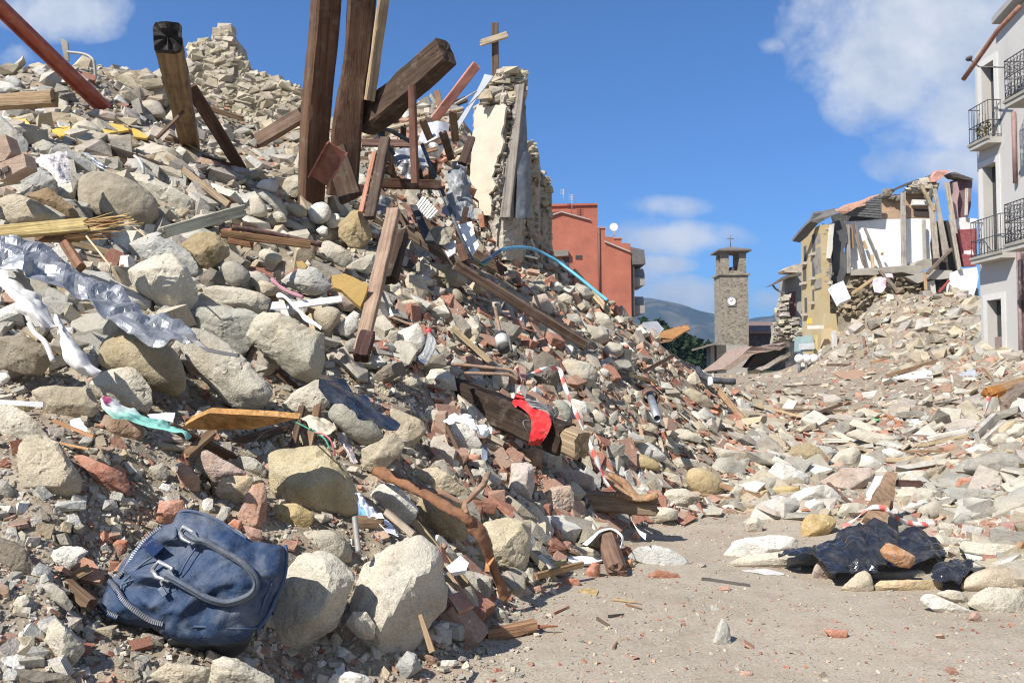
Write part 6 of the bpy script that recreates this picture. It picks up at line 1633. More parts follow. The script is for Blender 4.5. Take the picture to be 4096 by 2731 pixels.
t = empty('collapsed_roof', P(*S('Z', 1760, 850), 62), 'collapsed tiled roof slab lying in front of the clock tower', 'roof')
slab('roof_slab', [P(*S('Z', 1660, 850), 60), P(*S('Z', 1725, 797), 60), P(*S('Z', 1815, 787), 62), P(*S('Z', 1815, 797), 62), P(*S('Z', 1730, 812), 60), P(*S('Z', 1676, 852), 60)], 3.0, MTILE, (.30, .22, .18), parent=t, rough=.12, step=.4, noise_f=1.5)
slab('roof_slab', [P(*S('Z', 1735, 848), 58), P(*S('Z', 1815, 806), 60), P(*S('Z', 1815, 816), 60), P(*S('Z', 1750, 852), 58)], 2.0, MTILE, (.36, .31, .25), parent=t, rough=.12, step=.4, noise_f=1.5)
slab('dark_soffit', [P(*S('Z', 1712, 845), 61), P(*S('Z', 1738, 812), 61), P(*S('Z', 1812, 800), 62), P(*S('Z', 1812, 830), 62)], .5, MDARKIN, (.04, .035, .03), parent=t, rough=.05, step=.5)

# red brick building
t = empty('brick_building', P(*S('Z', 1370, 740), 82), 'tall red brick apartment building with stepped side and balconies', 'building')
DB = 82.0
def RB(x, y, d=DB): return P(*S('I', x, y), d)
def wallpoly(name, txt, d, th, mat, col, parent, reg='I'):
    return slab(name, [P(*S(reg, *[float(q) for q in p.split(',')]), d) for p in txt.split()], th, mat, col, parent=parent, rough=0, step=50, direction=Vector((0, 1, 0)))
wallpoly('wall', '120,350 185,345 310,308 560,380 622,350 625,1500 120,1500', DB, 12, MRED, (1, 1, 1), t)
wallpoly('wall', '120,258 620,245 622,380 560,378 310,306 120,340', DB + 3, 9, MRED, (1, 1, 1), t)
wallpoly('wall', '626,452 686,452 686,528 760,530 760,540 826,542 826,583 900,585 905,640 915,1500 626,1500', DB, 12, MRED, (1, 1, 1), t)
for txt in ('186,352 310,308 558,378 558,386 310,318 186,362', '682,562 900,650 900,660 682,572'):
    wallpoly('eave_trim', txt, DB - .25, .3, MCONC, (.42, .38, .36), t)
wallpoly('parapet_cap', '120,250 622,240 622,256 120,270', DB + 2.8, 9.4, MRED, (1.25, 1.2, 1.2), t)
wallpoly('parapet_cap', '626,446 690,446 690,456 626,456', DB - .1, 12, MCONC, (.50, .20, .15), t)
wallpoly('parapet_cap', '756,535 830,535 830,545 756,545', DB - .1, 12, MCONC, (.50, .20, .15), t)
wallpoly('window', '432,686 488,686 488,720 432,720', DB - .06, .1, MDARKIN, (.05, .045, .045), t)
wallpoly('doorway', '318,705 378,705 372,850 318,850', DB - .06, .1, MDARKIN, (.06, .05, .05), t)
wallpoly('broken_lintel', '180,650 370,640 372,690 180,700', DB - .5, .5, MCONC, (.22, .20, .18), t)
tube('drainpipe', [RB(632, 452, DB - .12), RB(640, 1000, DB - .12)], .09, MPAINT, (.16, .07, .06), parent=t, k=6)
side = RB(917, 700)
for y0, y1, rail in ((635, 760, False), (870, 950, True), (1108, 1180, True)):
    a, b = RB(917, y0), RB(1030, y1)
    if not rail:
        V = [RB(900, 615), RB(1020, 640), RB(1032, 760), RB(920, 765)]
        slab('roof_eave', V, 7, MCONC, (.13, .12, .125), parent=t, rough=0, step=50, direction=Vector((0, 1, 0)))
    else:
        bl_ = empty('balcony', Vector(), None, None)
        bl_.parent = t
        wallpoly('balcony_slab', '917,%d 1024,%d 1026,%d 917,%d' % (y0, y0 + 8, y0 + 70, y0 + 85), DB + 1, 5, MCONC, (.30, .28, .27), bl_)
        wallpoly('railing', '940,%d 1010,%d 1024,%d 1024,%d 940,%d' % (y0 - 68, y0 - 68, y0 - 20, y0 + 6, y0), DB + 1.5, 4, MPAINT, (.16, .20, .25), bl_)
wallpoly('side_wall', '905,640 935,700 940,1500 917,1500', DB + .3, 11, MCONC, (.10, .085, .085), t)  # shade of the right-hand facade is put into this dark colour
for x, y0, y1 in ((328, 252, 120), (402, 320, 165)):
    m_ = RB(x, y0, DB + 2); n_2 = RB(x, y1, DB + 2)
    an = empty('antenna', Vector(), None, None); an.parent = t
    tube('mast', [m_, n_2], .035, MPAINT, (.45, .45, .47), parent=an, k=5)
    for k in range(4):
        c0 = n_2 + (m_ - n_2) * (.05 + .09 * k)
        tube('element', [c0 - Vector((.35, 0, 0)), c0 + Vector((.35, 0, 0))], .02, MPAINT, (.45, .45, .47), parent=an, k=4)
an = empty('dish_antenna', Vector(), None, None); an.parent = t
disc('dish', RB(760, 445, DB + 1), .42, .15, MPAINT, (.8, .8, .8), an)
tube('mast', [RB(765, 525, DB + 1.1), RB(762, 450, DB + 1.1)], .05, MPAINT, (.6, .6, .6), parent=an, k=6)

# white house on the right: its street front stands on the plane x = XW
XW = 12.9
def YZ(reg, x, y, X=XW): return onX(*S(reg, x, y), X)
WREG = 1335 / 596.0
def T(x, y): return 3500 + x / WREG, y / WREG
def U(x, y): return 3500 + x / WREG, 600 + y / WREG
def front(reg, x, y, X=XW):
    f = T if reg == 'T' else U
    return onX(*f(x, y), X)
t = empty('white_house', Vector((XW, 20, .9)), 'tall white plastered house with iron balconies at the right edge', 'house')
yE = front('U', 925, 500).y          # far end
WC_ = (.50, .485, .46)
def opening(tl, br):
    a, b = tl, br
    return min(a.y, b.y), max(a.y, b.y), min(a.z, b.z), max(a.z, b.z)
o1 = opening(front('T', 955, 640), front('T', 1085, 1230)); o1 = (o1[0], o1[1], front('T', 1085, 1230).z, front('T', 1085, 525).z)
o2 = opening(front('U', 968, 200), front('U', 1110, 930)); o2 = (o2[0], o2[1], front('U', 1110, 935).z, front('U', 1110, 95).z)
o3 = opening(front('U', 1008, 1360), front('U', 1152, 1900)); o3 = (o3[0], o3[1], .6, front('U', 1152, 1328).z)
yN = 7.0
za_ = front('T', 892, 500)
zb2 = front('T', 1290, 60)
def ztop(y): return za_.z + (za_.y - y) * (zb2.z - za_.z) / (za_.y - zb2.y)
def boxs(x0, y0, z0, x1, y1, z1, z2):
    V, Fc = boxv((x0, y0, z0), (x1, y1, z1))
    return [(x, y, z if z == z0 else (z1 if y == y0 else z2)) for x, y, z in V], Fc
# the front as strips between the openings (butted end to end)
ys = sorted([yN, o1[0], o1[1], o2[0], o2[1], o3[0], o3[1], yE])
edges = sorted(set([round(v, 3) for v in (yN, o1[0], o1[1], o2[0], o2[1], o3[0], o3[1], yE)]))
geo = []
for a, b in zip(edges[:-1], edges[1:]):
    m_ = (a + b) / 2
    spans = [(0.3, 99.)]
    for o in (o1, o2, o3):
        if o[0] - .01 < m_ < o[1] + .01:
            n2_ = []
            for s0, s1 in spans:
                if o[2] > s0: n2_.append((s0, min(s1, o[2])))
                if o[3] < s1: n2_.append((max(s0, o[3]), s1))
            spans = [s for s in n2_ if s[1] - s[0] > .01]
    for s0, s1 in spans:
        geo.append(boxs(XW, a, s0, XW + .28, b, *((ztop(a), ztop(b)) if s1 > 90 else (s1, s1))))
V, Fc = joinv(geo)
place('wall', V, Fc, MREND, WC_, parent=t, smooth=False)
g = boxs(XW + .29, yN, .3, XW + 8, yE - .003, ztop(yN) - .3, ztop(yE) - .3)
place('body', g[0], g[1], MREND, WC_, parent=t, smooth=False)
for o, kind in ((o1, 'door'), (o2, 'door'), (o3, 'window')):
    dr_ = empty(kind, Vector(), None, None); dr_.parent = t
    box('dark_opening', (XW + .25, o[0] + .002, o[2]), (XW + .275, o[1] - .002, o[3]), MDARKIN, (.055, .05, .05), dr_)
    if kind == 'door':
        box('shutter_leaf', (XW + .10, o[0] + .01, o[2] + .02), (XW + .24, o[0] + .075, o[3] - .45), MW, (.27, .15, .075), dr_)
    else:
        box('shutter_leaf', (XW + .16, o[0] + .02, o[2]), (XW + .24, o[1] - .02, o[2] + (o[3] - o[2]) * .62), MPAINT, (.26, .18, .16), dr_)
    # plaster frame round the opening
    g = joinv([boxv((XW - .03, o[0] - .16, o[2]), (XW - .001, o[0] - .001, o[3] + .16)), boxv((XW - .03, o[1] + .001, o[2]), (XW - .001, o[1] + .16, o[3] + .16)), boxv((XW - .03, o[0], o[3] + .001), (XW - .001, o[1], o[3] + .16))])
    place('frame', g[0], g[1], MREND, (.62, .61, .58), parent=dr_, smooth=False)
def balcony(z, y0, y1, out, ornate, plants=False):
    bl_ = empty('balcony', Vector(), None, None); bl_.parent = t
    box('balcony_slab', (XW - out, y0, z - .16), (XW - .004, y1, z), MCONC, (.42, .40, .36), bl_)
    box('slab_edge', (XW - out - .03, y0 - .03, z - .05), (XW - out + .02, y1 + .03, z + .02), MCONC, (.32, .30, .25), bl_)
    parts = []
    hgt = .98
    def post(x, y, r=.009, z1=None): parts.append(tube_geo([(x, y, z), (x, y, z + (z1 or hgt))], r, 5, smooth=False))
    def bar(p, q, r=.011): parts.append(tube_geo([p, q], r, 5, smooth=False))
    x = XW - out + .02
    for h in (.06, hgt) + ((.55,) if ornate else (.45,)):
        bar((x, y0, z + h), (x, y1, z + h), .014)
        bar((x, y0, z + h), (XW, y0, z + h), .014); bar((x, y1, z + h), (XW, y1, z + h), .014)
    n = int((y1 - y0) / .12)
    for k in range(n + 1):
        post(x, y0 + (y1 - y0) * k / n)
    m = int(out / .12)
    for k in range(m + 1):
        post(x + (out - .02) * k / m, y0); post(x + (out - .02) * k / m, y1)
    if ornate:                                   # scrolls between the bars
        for k in range(n):
            yc = y0 + (y1 - y0) * (k + .5) / n
            for zc, r in ((.15, .045), (.32, .055), (.66, .055), (.84, .05)):
                parts.append(tube_geo([(x, yc + r * math.cos(a), z + zc + r * 1.3 * math.sin(a)) for a in [i * .7 for i in range(9)]], .009, 4, smooth=False))
        for k in range(m):
            xc = x + (out - .02) * (k + .5) / m
            for zc, r in ((.15, .045), (.32, .055), (.66, .055), (.84, .05)):
                parts.append(tube_geo([(xc + r * math.cos(a), y0, z + zc + r * 1.3 * math.sin(a)) for a in [i * .7 for i in range(9)]], .009, 4, smooth=False))
                parts.append(tube_geo([(xc + r * math.cos(a), y1, z + zc + r * 1.3 * math.sin(a)) for a in [i * .7 for i in range(9)]], .009, 4, smooth=False))
    V, Fc = joinv(parts)
    place('railing', V, Fc, MPAINT, (.055, .06, .068), parent=bl_)
    if plants:
        rs = np.random.RandomState(3)
        g = []
        for k in range(90):
            c = np.array([XW - .25 + rs.uniform(-.12, .12), y0 + .35 + rs.uniform(-.25, .25), z + .1 + rs.uniform(0, .35)])
            d = rs.normal(size=3) * .05; e_ = rs.normal(size=3) * .03
            g.append(([tuple(c), tuple(c + d), tuple(c + d + e_), tuple(c + e_)], [(0, 1, 2, 3)]))
        V, Fc = joinv(g)
        place('balcony_plant', V, Fc, MCLOTH, (.17, .16, .06), parent=bl_)
a1z = front('T', 1128, 1225).z
balcony(a1z, 20.75, 21.62, .36, False, True)
a2z = front('U', 1165, 930).z
balcony(a2z, 20.3, 21.62, .38, False)
# the two deep ornate balconies nearer to us: their far end face is what we see
for reg, yb_, ytop in (('T', 912, 420), ('U', 855, 380)):
    f = T if reg == 'T' else U
    e_ = onX(*f(1160, yb_), XW - 1.0)
    balcony(e_.z, 9.0, e_.y, 1.0, True)
zz = front('T', 1275, 1005)
dpx = empty('drainpipe', Vector(), None, None); dpx.parent = t
tube('pipe', [(XW - .07, front('T', 1268, 1100).y, front('T', 1268, 1005).z), (XW - .07, front('T', 1268, 1100).y, front('U', 1300, 290).z)], .055, MPAINT, (.26, .15, .14), parent=dpx, k=10)
tube('pipe', [(XW - .07, front('T', 1268, 1100).y - .05, front('U', 1320, 900).z), (XW - .07, front('T', 1268, 1100).y - .05, .6)], .055, MPAINT, (.22, .15, .15), parent=dpx, k=10)
box('shop_shutter', (XW - .02, 15.0, .5), (XW - .002, front('U', 1303, 1100).y, front('U', 1310, 925).z), MPAINT, (.14, .11, .12), t)
slab('eave', [Vector((XW - .3, 17.5, ztop(17.5) + .01)), Vector((XW - .3, 20.6, ztop(20.6) + .01)), Vector((XW + 8, 20.6, ztop(20.6) + .01)), Vector((XW + 8, 17.5, ztop(17.5) + .01))], .16, MCONC, (.34, .33, .32), parent=t, rough=.02, step=.3, direction=Vector((0, 0, 1)))
gp = [P(*T(792, 712), 20.5), P(*T(900, 560), 20.0), P(*T(1100, 275), 19.3), P(*T(1300, 60), 18.5)]
tube('gutter', gp, .06, MRUST, (.26, .13, .10), parent=t, k=8, smooth=False)
tube('lamp_arm', [P(*T(845, 530), 20.2), P(*T(930, 600), 20.6), P(*T(1150, 605), 19.6)], .02, MPAINT, (.12, .12, .13), parent=t, k=6, smooth=False)
vv, ff = polar_solid(*rnd_planes(np.random.RandomState(2), 8, (1, 1, 1)), 2, 8)
place('lamp', vv * .09 + np.array(P(*T(845, 525), 20.2)[:]), ff, MPAINT, (.05, .05, .055), parent=t)

# ruined yellow house: broken open towards us
DY = 40.0
def JP(x, y, d=DY): return P(*S('J', x, y), d)
def jpoly(name, txt, d, th, mat, col, parent=None, label=None, cat=None, rough=.0, step=50., dirn=Vector((0, 1, 0)), nf=2):
    q = []
    for p in txt.split():
        v = [float(k) for k in p.split(',')]
        dd = v[2] if len(v) > 2 else d
        q.append(P(*S('J', v[0], v[1]), DY + (dd - DY) * .38 if DY < dd < 46 else dd))
    return slab(name, q, min(th, 1.2), mat, col, label, cat, parent, None, rough, step, dirn, 35, nf)
t = empty('ruined_house', JP(900, 1450, 40), 'ruined yellow house torn open, white room wall and hanging beams showing', 'house')
YEL = (.45, .355, .19)
Xf = JP(612, 900).x
def fx(x, y): return onX(*S('J', x, y), Xf)
yfar = fx(440, 900).y
g = boxv((Xf, DY, .5), (Xf + .4, yfar, fx(612, 640).z))
place('facade', g[0], g[1], MREND, YEL, parent=t, smooth=False)
for x0, y0, x1, y1 in ((462, 830, 486, 960), (535, 730, 562, 880), (470, 1270, 492, 1400), (536, 960, 560, 1090), (538, 1200, 552, 1300), (455, 1010, 485, 1130)):
    a, b = fx(x0, y0), fx(x1, y1)
    wd = empty('window', Vector(), None, None); wd.parent = t
    box('pane', (Xf - .02, min(a.y, b.y), min(a.z, b.z)), (Xf - .004, max(a.y, b.y), max(a.z, b.z)), MDARKIN, (.09, .085, .09), wd)
    box('sill', (Xf - .18, min(a.y, b.y) - .1, min(a.z, b.z) - .14), (Xf - .024, max(a.y, b.y) + .1, min(a.z, b.z) - .003), MCONC, (.45, .40, .33), wd)
# corner of broken stone with plaster remains
jpoly('corner_core', '612,640 715,640 720,760 700,900 690,1130 600,1160 605,900', 40.1, .9, MMAS, (.30, .27, .23), t, rough=.15, step=.4)
stonefill('corner_stones', '620,640 700,640 690,760 690,900 690,1150 620,1160 620,900', 40.05, 130, .06, .16, (.40, .36, .31), t, 5, .2)
jpoly('plaster_edge', '680,650 718,640 716,760 695,930 665,930 672,800', 39.85, .1, MPLASTER, (.60, .58, .52), t, rough=.1, step=.4)
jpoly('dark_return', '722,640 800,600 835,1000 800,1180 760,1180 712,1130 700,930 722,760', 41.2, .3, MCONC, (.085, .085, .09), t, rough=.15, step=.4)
jpoly('room_wall', '806,618 1130,592 1560,590 1550,800 1560,940 1420,965 1390,990 1340,1005 1200,1000 1020,1015 850,1028', 43.0, .25, MREND, (.80, .82, .84), t, rough=.05, step=.4)
jpoly('upper_wall', '1130,410 1280,395 1330,350 1480,300 1560,330 1560,588 1130,588', 43.1, .3, MTAN, (1, 1, 1), t, rough=.08, step=.4)
jpoly('white_beam', '1395,425 1535,430 1530,470 1400,470', 42.4, .4, MREND, (.74, .74, .72), t)
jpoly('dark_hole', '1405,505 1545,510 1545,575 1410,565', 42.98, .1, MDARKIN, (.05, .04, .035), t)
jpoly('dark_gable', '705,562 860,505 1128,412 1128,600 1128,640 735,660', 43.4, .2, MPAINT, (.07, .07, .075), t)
for k in range(9):                                  # boarded roof seen from below
    y0 = 560 - k * 18.0
    jpoly('roof_boards', '%d,%f 1130,%f 1130,%f %d,%f' % (800 + k * 32, y0 - 2, 585 - k * 21, 585 - k * 21 - 18, 815 + k * 32, y0 - 16), 42.0 - k * .06, .08, MPAINT, (.12, .125, .13) if k % 2 else (.09, .095, .10), t)
jpoly('roof', '372,790,44 520,600,40 560,545,40 720,525,40.5 735,560,40 590,620,40 440,800,43.6', 40, .35, MTILE, (.13, .125, .125), t, rough=.12, step=.5, dirn=Vector((.2, .8, .45)))
jpoly('roof', '715,530,40.5 900,455,42 1040,405,42.5 1130,385,43 1130,402,43 1030,432,42 800,552,41', 41, .3, MTILE, (.46, .26, .18), t, rough=.12, step=.4, dirn=Vector((0, .9, .3)))
jpoly('roof', '1225,338,42 1480,238,42 1600,190,42 1602,205,42 1480,258,42 1240,350,42', 42, .5, MTILE, (.08, .08, .085), t, rough=.08, step=.4)
jpoly('roof', '1560,230,41.5 1600,180,41.5 1720,178,42 1700,205,41.6 1600,262,41.4 1565,272,41.3', 41, .3, MTILE, (.52, .27, .21), t, rough=.1, step=.4, dirn=Vector((0, .9, .3)))
jpoly('roof', '1700,205,42 1760,195,42.5 1905,238,43 1900,255,43 1740,240,42.4', 42, .5, MTILE, (.13, .11, .10), t, rough=.08, step=.4)
stonefill('rubble_chunk', '1320,330 1450,260 1560,250 1580,330 1540,400 1480,330 1340,380', 40.7, 60, .1, .35, (.45, .41, .35), t, 8, .3)
stonefill('broken_edge', '1150,360 1210,345 1240,390 1290,400 1280,430 1140,425', 40.9, 25, .1, .25, (.25, .22, .2), t, 9, .2)
jpoly('purple_wall', '1740,260 1900,250 1905,480 1870,590 1745,590', 43.6, .3, MREND, (.17, .10, .105), t, rough=.08, step=.5)
jpoly('maroon_wall', '1785,690 1945,680 1945,1000 1830,995', 42.2, .3, MPAINT, (.27, .055, .065), t, rough=.08, step=.5)
jpoly('pale_wall', '1740,590 1945,585 1945,680 1785,688', 42.9, .3, MREND, (.70, .71, .70), t, rough=.1, step=.5)
jpoly('fallen_plaster', '1720,1060 1830,1040 1945,1005 1955,1190 1900,1290 1790,1240 1712,1230', 40.6, .3, MREND, (.78, .79, .80), t, rough=.15, step=.4)
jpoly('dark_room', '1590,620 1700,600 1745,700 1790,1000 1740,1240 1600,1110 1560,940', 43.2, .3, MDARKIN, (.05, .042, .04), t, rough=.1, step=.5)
jpoly('floor_edge', '860,1035 1010,1020 1200,1005 1400,990 1420,965 1560,940 1560,1010 1420,1060 1300,1050 1000,1075 870,1080', 40.8, 2.0, MCONC, (.36, .33, .28), t, rough=.15, step=.4)
jpoly('floor_edge', '1330,1080 1560,1030 1740,1040 1735,1100 1560,1110 1440,1140', 40.6, 2.0, MCONC, (.42, .40, .36), t, rough=.12, step=.4)
jpoly('cellar_wall', '620,1150 800,1070 1560,1050 1740,1100 1960,1200 1960,1800 620,1800', 41.8, .5, MMAS, (.30, .265, .20), t, rough=.1, step=.6)
stonefill('cellar_stones', '840,1080 1400,1075 1560,1250 1900,1300 1950,1420 620,1420 640,1200 800,1180', 40.45, 520, .07, .24, (.36, .30, .22), t, 12, .35)
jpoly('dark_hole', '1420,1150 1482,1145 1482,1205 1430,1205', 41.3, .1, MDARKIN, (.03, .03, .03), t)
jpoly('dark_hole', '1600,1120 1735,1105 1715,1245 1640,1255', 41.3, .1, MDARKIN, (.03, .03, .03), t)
jpoly('white_pier', '1520,1130 1585,1115 1600,1250 1530,1250', 40.9, .5, MREND, (.60, .58, .54), t)
for txt, w, c_ in (('1312,365,42.4 1322,1050,42.2', .38, (.36, .33, .29)), ('1490,600,42.7 1500,985,42.6', .16, (.40, .37, .33)), ('1558,460,41.6 1602,930,41.2', .42, (.40, .35, .29)), ('1580,330,41.3 1690,860,40.9', .30, (.38, .34, .28)), ('1688,280,41.3 1760,720,41.0', .34, (.44, .38, .30)),
                   ('1620,540,41.2 1680,960,40.7', .30, (.36, .32, .27)), ('1720,560,41.1 1800,1030,40.6', .28, (.42, .38, .32)), ('1470,310,41.5 1580,520,41.3', .16, (.42, .34, .22)), ('1860,330,43 1855,560,43', .22, (.58, .52, .46)), ('1560,340,41.4 1540,420,41.4', .14, (.13, .12, .11)),
                   ('1520,1060,40.3 1730,850,40.2', .26, (.20, .16, .13)), ('900,620,42.7 990,1000,42.3', .12, (.22, .19, .17)), ('985,670,42.7 1115,970,42.3', .11, (.24, .22, .2)), ('866,645,42.8 878,845,42.6', .13, (.42, .27, .14)), ('905,730,42.7 975,985,42.5', .12, (.27, .23, .19)), ('975,780,42.7 1000,850,42.6', .13, (.50, .33, .16)),
                   ('1045,900,42.5 1060,1060,42.2', .14, (.50, .36, .2)), ('1075,860,42.5 1120,1000,42.3', .12, (.28, .23, .19)), ('840,640,42.4 850,1060,41.5', .18, (.28, .26, .24)), ('1110,1030,40.5 1260,1210,40.2', .3, (.24, .2, .16)), ('870,1240,40 1085,1085,40.5', .22, (.50, .36, .21)), ('1500,1050,40.3 1510,1200,40.3', .14, (.46, .32, .18)), ('1710,1120,40.5 1620,1220,40.3', .1, (.40, .08, .07)), ('1130,880,42.6 1140,900,42.6', .12, (.5, .33, .15))):
    q = [[float(k) for k in p.split(',')] for p in txt.split()]
    w = w * .62 if w > .2 else w
    beam('hanging_beam', P(*S('J', q[0][0], q[0][1]), DY + (q[0][2] - DY) * .34 - .12), P(*S('J', q[1][0], q[1][1]), DY + (q[1][2] - DY) * .34 - .12), w, w * .7, c_, parent=t, rough=.04, n=10)
jpoly('wall_stub', '1745,300 1775,290 1800,590 1760,590', 42.6, .3, MREND, (.40, .25, .26), t, rough=.15, step=.4)
jpoly('lower_facade', '640,1400 730,1400 760,1560 700,1640 640,1650', 38.5, .3, MREND, YEL, t, rough=.1, step=.4)
# loose things in and under it
slab('fridge_door', [JP(697, 1165, 38.2), JP(800, 1122, 38.4), JP(866, 1272, 38.0), JP(775, 1310, 37.8)], .35, MPAINT, (.80, .82, .84), 'white tilted panel hanging at the broken corner of the yellow house', 'panel', rough=.01, step=.5)
for rows, c_, lab in ((['1060,1100 1130,1085 1165,1120', '1055,1150 1110,1150 1175,1165', '1075,1210 1110,1220 1150,1195'], (.66, .48, .54), 'pink cloth hanging in the ruin of the yellow house'), (['1470,1222 1540,1230', '1390,1260 1545,1262', '1385,1290 1520,1288'], (.10, .07, .16), 'purple bundle on the heap under the yellow house'),
                      (['1160,1055 1220,1050', '1170,1090 1240,1100'], (.62, .48, .55), 'small pink scrap above the pink cloth'), (['1840,860 1910,850', '1835,890 1925,890'], (.55, .42, .42), 'pale flowers on the white house balcony corner')):
    sheet('cloth', [[JP(float(p.split(',')[0]), float(p.split(',')[1]), 38.6 - .3 * i) for p in r.split()] for i, r in enumerate(rows)], MCLOTH, c_, lab, 'cloth', crumple=.12, freq=2)
def LPp(x, y, d): return P(*S('L', x, y), d)
for x in (430, 490, 552):
    lp = empty('street_lamp', LPp(x, 430, 33), 'globe street lamp at the corner of the yellow house, %s' % {430: 'leftmost one', 490: 'middle one', 552: 'rightmost one'}[x], 'street lamp', 'globe lamps by the yellow house')
    tube('pole', [LPp(x, 440, 33), LPp(x, 300, 33)], .06, MPAINT, (.13, .13, .15), parent=lp, k=6)
    u, f = ico(2)
    place('globe', u * .2 + np.array(LPp(x, 288, 33)[:]), f, MPAINT, (.80, .80, .80), parent=lp)
slab('sign', [LPp(505, 5, 34), LPp(640, 0, 34), LPp(640, 30, 34), LPp(505, 35, 34)], .1, MPAINT, (.70, .68, .58), 'pale sign board on the yellow house corner', 'sign')
slab('sign', [JP(500, 1445, 36), JP(535, 1440, 36), JP(530, 1490, 36), JP(495, 1490, 36)], .1, MPAINT, (.75, .55, .05), 'small bright yellow box on the yellow house front', 'sign')
t = empty('newspaper_kiosk', LPp(500, 260, 34), 'blue green box cabinet at the corner of the yellow house', 'cabinet')
slab('body', [LPp(445, 100, 34), LPp(545, 85, 34), LPp(552, 220, 34), LPp(445, 225, 34)], .8, MPAINT, (.30, .42, .42), parent=t, rough=.01)
slab('top_panel', [LPp(440, 160, 33.7), LPp(560, 150, 33.7), LPp(560, 205, 33.7), LPp(440, 210, 33.7)], .2, MPAINT, (.55, .57, .58), parent=t, rough=.01)
slab('door_frame', [LPp(570, 80, 34), LPp(585, 80, 34), LPp(590, 245, 34), LPp(570, 245, 34)], .2, MPAINT, (.62, .48, .20), parent=t, rough=.01)
beam('pole', LPp(725, 50, 33), LPp(735, 280, 33), .2, .2, (.55, .53, .49), 'white leaning post with red stripe by the yellow house', 'post', mat=MPAINT)
slab('wall_piece', [LPp(640, 30, 34.5), LPp(700, 30, 34.5), LPp(820, 60, 34.5), LPp(830, 190, 34.5), LPp(640, 200, 34.5)], .3, MREND, (.58, .45, .26), 'cream broken wall piece at the foot of the yellow house', 'wall piece', rough=.08, step=.3)
for k, (x0, x1) in enumerate(((440, 480), (510, 540), (555, 575), (590, 660))):
    slab('wall_piece', [LPp(x0, 260, 34), LPp(x1, 255, 34), LPp(x1 + 5, 440, 33), LPp(x0, 445, 33)], .3, MREND, (.42, .41, .36), 'grey wall pier under the yellow house, %s from the left' % ('first', 'second', 'third', 'fourth')[k], 'wall piece', None, 'grey piers under the yellow house', rough=.06, step=.4)
# third house, farther along
t = empty('grey_house', JP(360, 1440, 50), 'small grey broken house with brown shutters left of the yellow house', 'house')
jpoly('wall', '298,1090 440,1060 440,1450 300,1450', 50, 4, MREND, (.33, .315, .30), t, rough=.05, step=1)
jpoly('shutter', '325,1225 392,1210 392,1420 328,1440', 49.9, .08, MPAINT, (.16, .06, .055), t)
jpoly('roof', '180,1158,49 330,1075,49 440,1050,49 440,1075,49 320,1100,49 200,1162,48.6', 49, 3.5, MTILE, (.10, .085, .075), t, rough=.06, step=.6)
jpoly('roof', '285,1022,50 345,985,50 440,965,50 440,1050,50 300,1048,50', 50, 3, MTILE, (.50, .42, .33), t, rough=.12, step=.6)
tube('gutter_pipe', [JP(195, 1160, 49), JP(225, 1195, 49), JP(300, 1235, 49)], .06, MPAINT, (.15, .14, .14), parent=t, k=6)
stonefill('broken_plaster', '230,1450 262,1330 285,1250 318,1250 322,1440 420,1440 430,1640 190,1640 205,1520', 48.5, 300, .06, .3, (.46, .43, .38), t, 44, .6)
jpoly('broken_core', '240,1460 280,1340 318,1260 322,1440 425,1470 430,1640 200,1640', 49.0, .8, MMAS, (.40, .37, .33), t, rough=.3, step=.4)

# hills, mountains, wooded rise
def ridge(name, prof, d, depth, mat, kind='structure', base=0.0, label=None, cat=None):
    q = [P(x * 4096 / ZR, y * 4096 / ZR, d) for x, y in prof]
    xs = np.array([p.x for p in q]); zs = np.array([p.z for p in q])
    n, m = 220, 14
    X = np.linspace(xs.min(), xs.max(), n)
    Z = np.interp(X, xs, zs)
    V = []
    for j in range(m + 1):
        f = j / m
        yy_ = d - depth * .5 + depth * .5 * f
        nz_ = fbm(np.c_[X / d * 60, np.full(n, f * 9), np.full(n, d % 7)], 4)
        V.append(np.c_[X, np.full(n, yy_) + nz_ * depth * .06, base + (Z - base) * (math.sin(f * math.pi / 2)) * (1 + .05 * nz_)])
    V.append(np.c_[X, np.full(n, d + depth), np.full(n, base)])
    V = np.concatenate(V)
    Fc = [(j * n + i, j * n + i + 1, (j + 1) * n + i + 1, (j + 1) * n + i) for j in range(m + 1) for i in range(n - 1)]
    o = link(name, mesh(name, V, Fc), mat, None, (1, 1, 1))
    return tag(o, label, cat, None, kind)
def hill_mat(name, c1, c2, c3, sc):
    m, t, b = newmat(name)
    c = t.n('TexCoord').outputs['Object']
    col = t.ramp(t.noise(c, sc, 6, .65, .6), [(.3, c1), (.5, c2), (.66, c3)])
    setin(t, b, Base_Color=col, Roughness=1.0)
    b.inputs['Specular IOR Level'].default_value = 0
    return m
MH1 = hill_mat('mountain_slopes', (.03, .055, .06), (.05, .065, .06), (.15, .13, .10), .006)  # bluish dark tones: part of the distance haze is put into the colour
ridge('mountains', [(-300, 700), (300, 640), (900, 700), (1300, 690), (1480, 688), (1530, 698), (1580, 716), (1640, 730), (1700, 738), (1770, 726), (1830, 715), (1900, 722), (2200, 700), (2700, 690)], 4200, 2600, MH1)

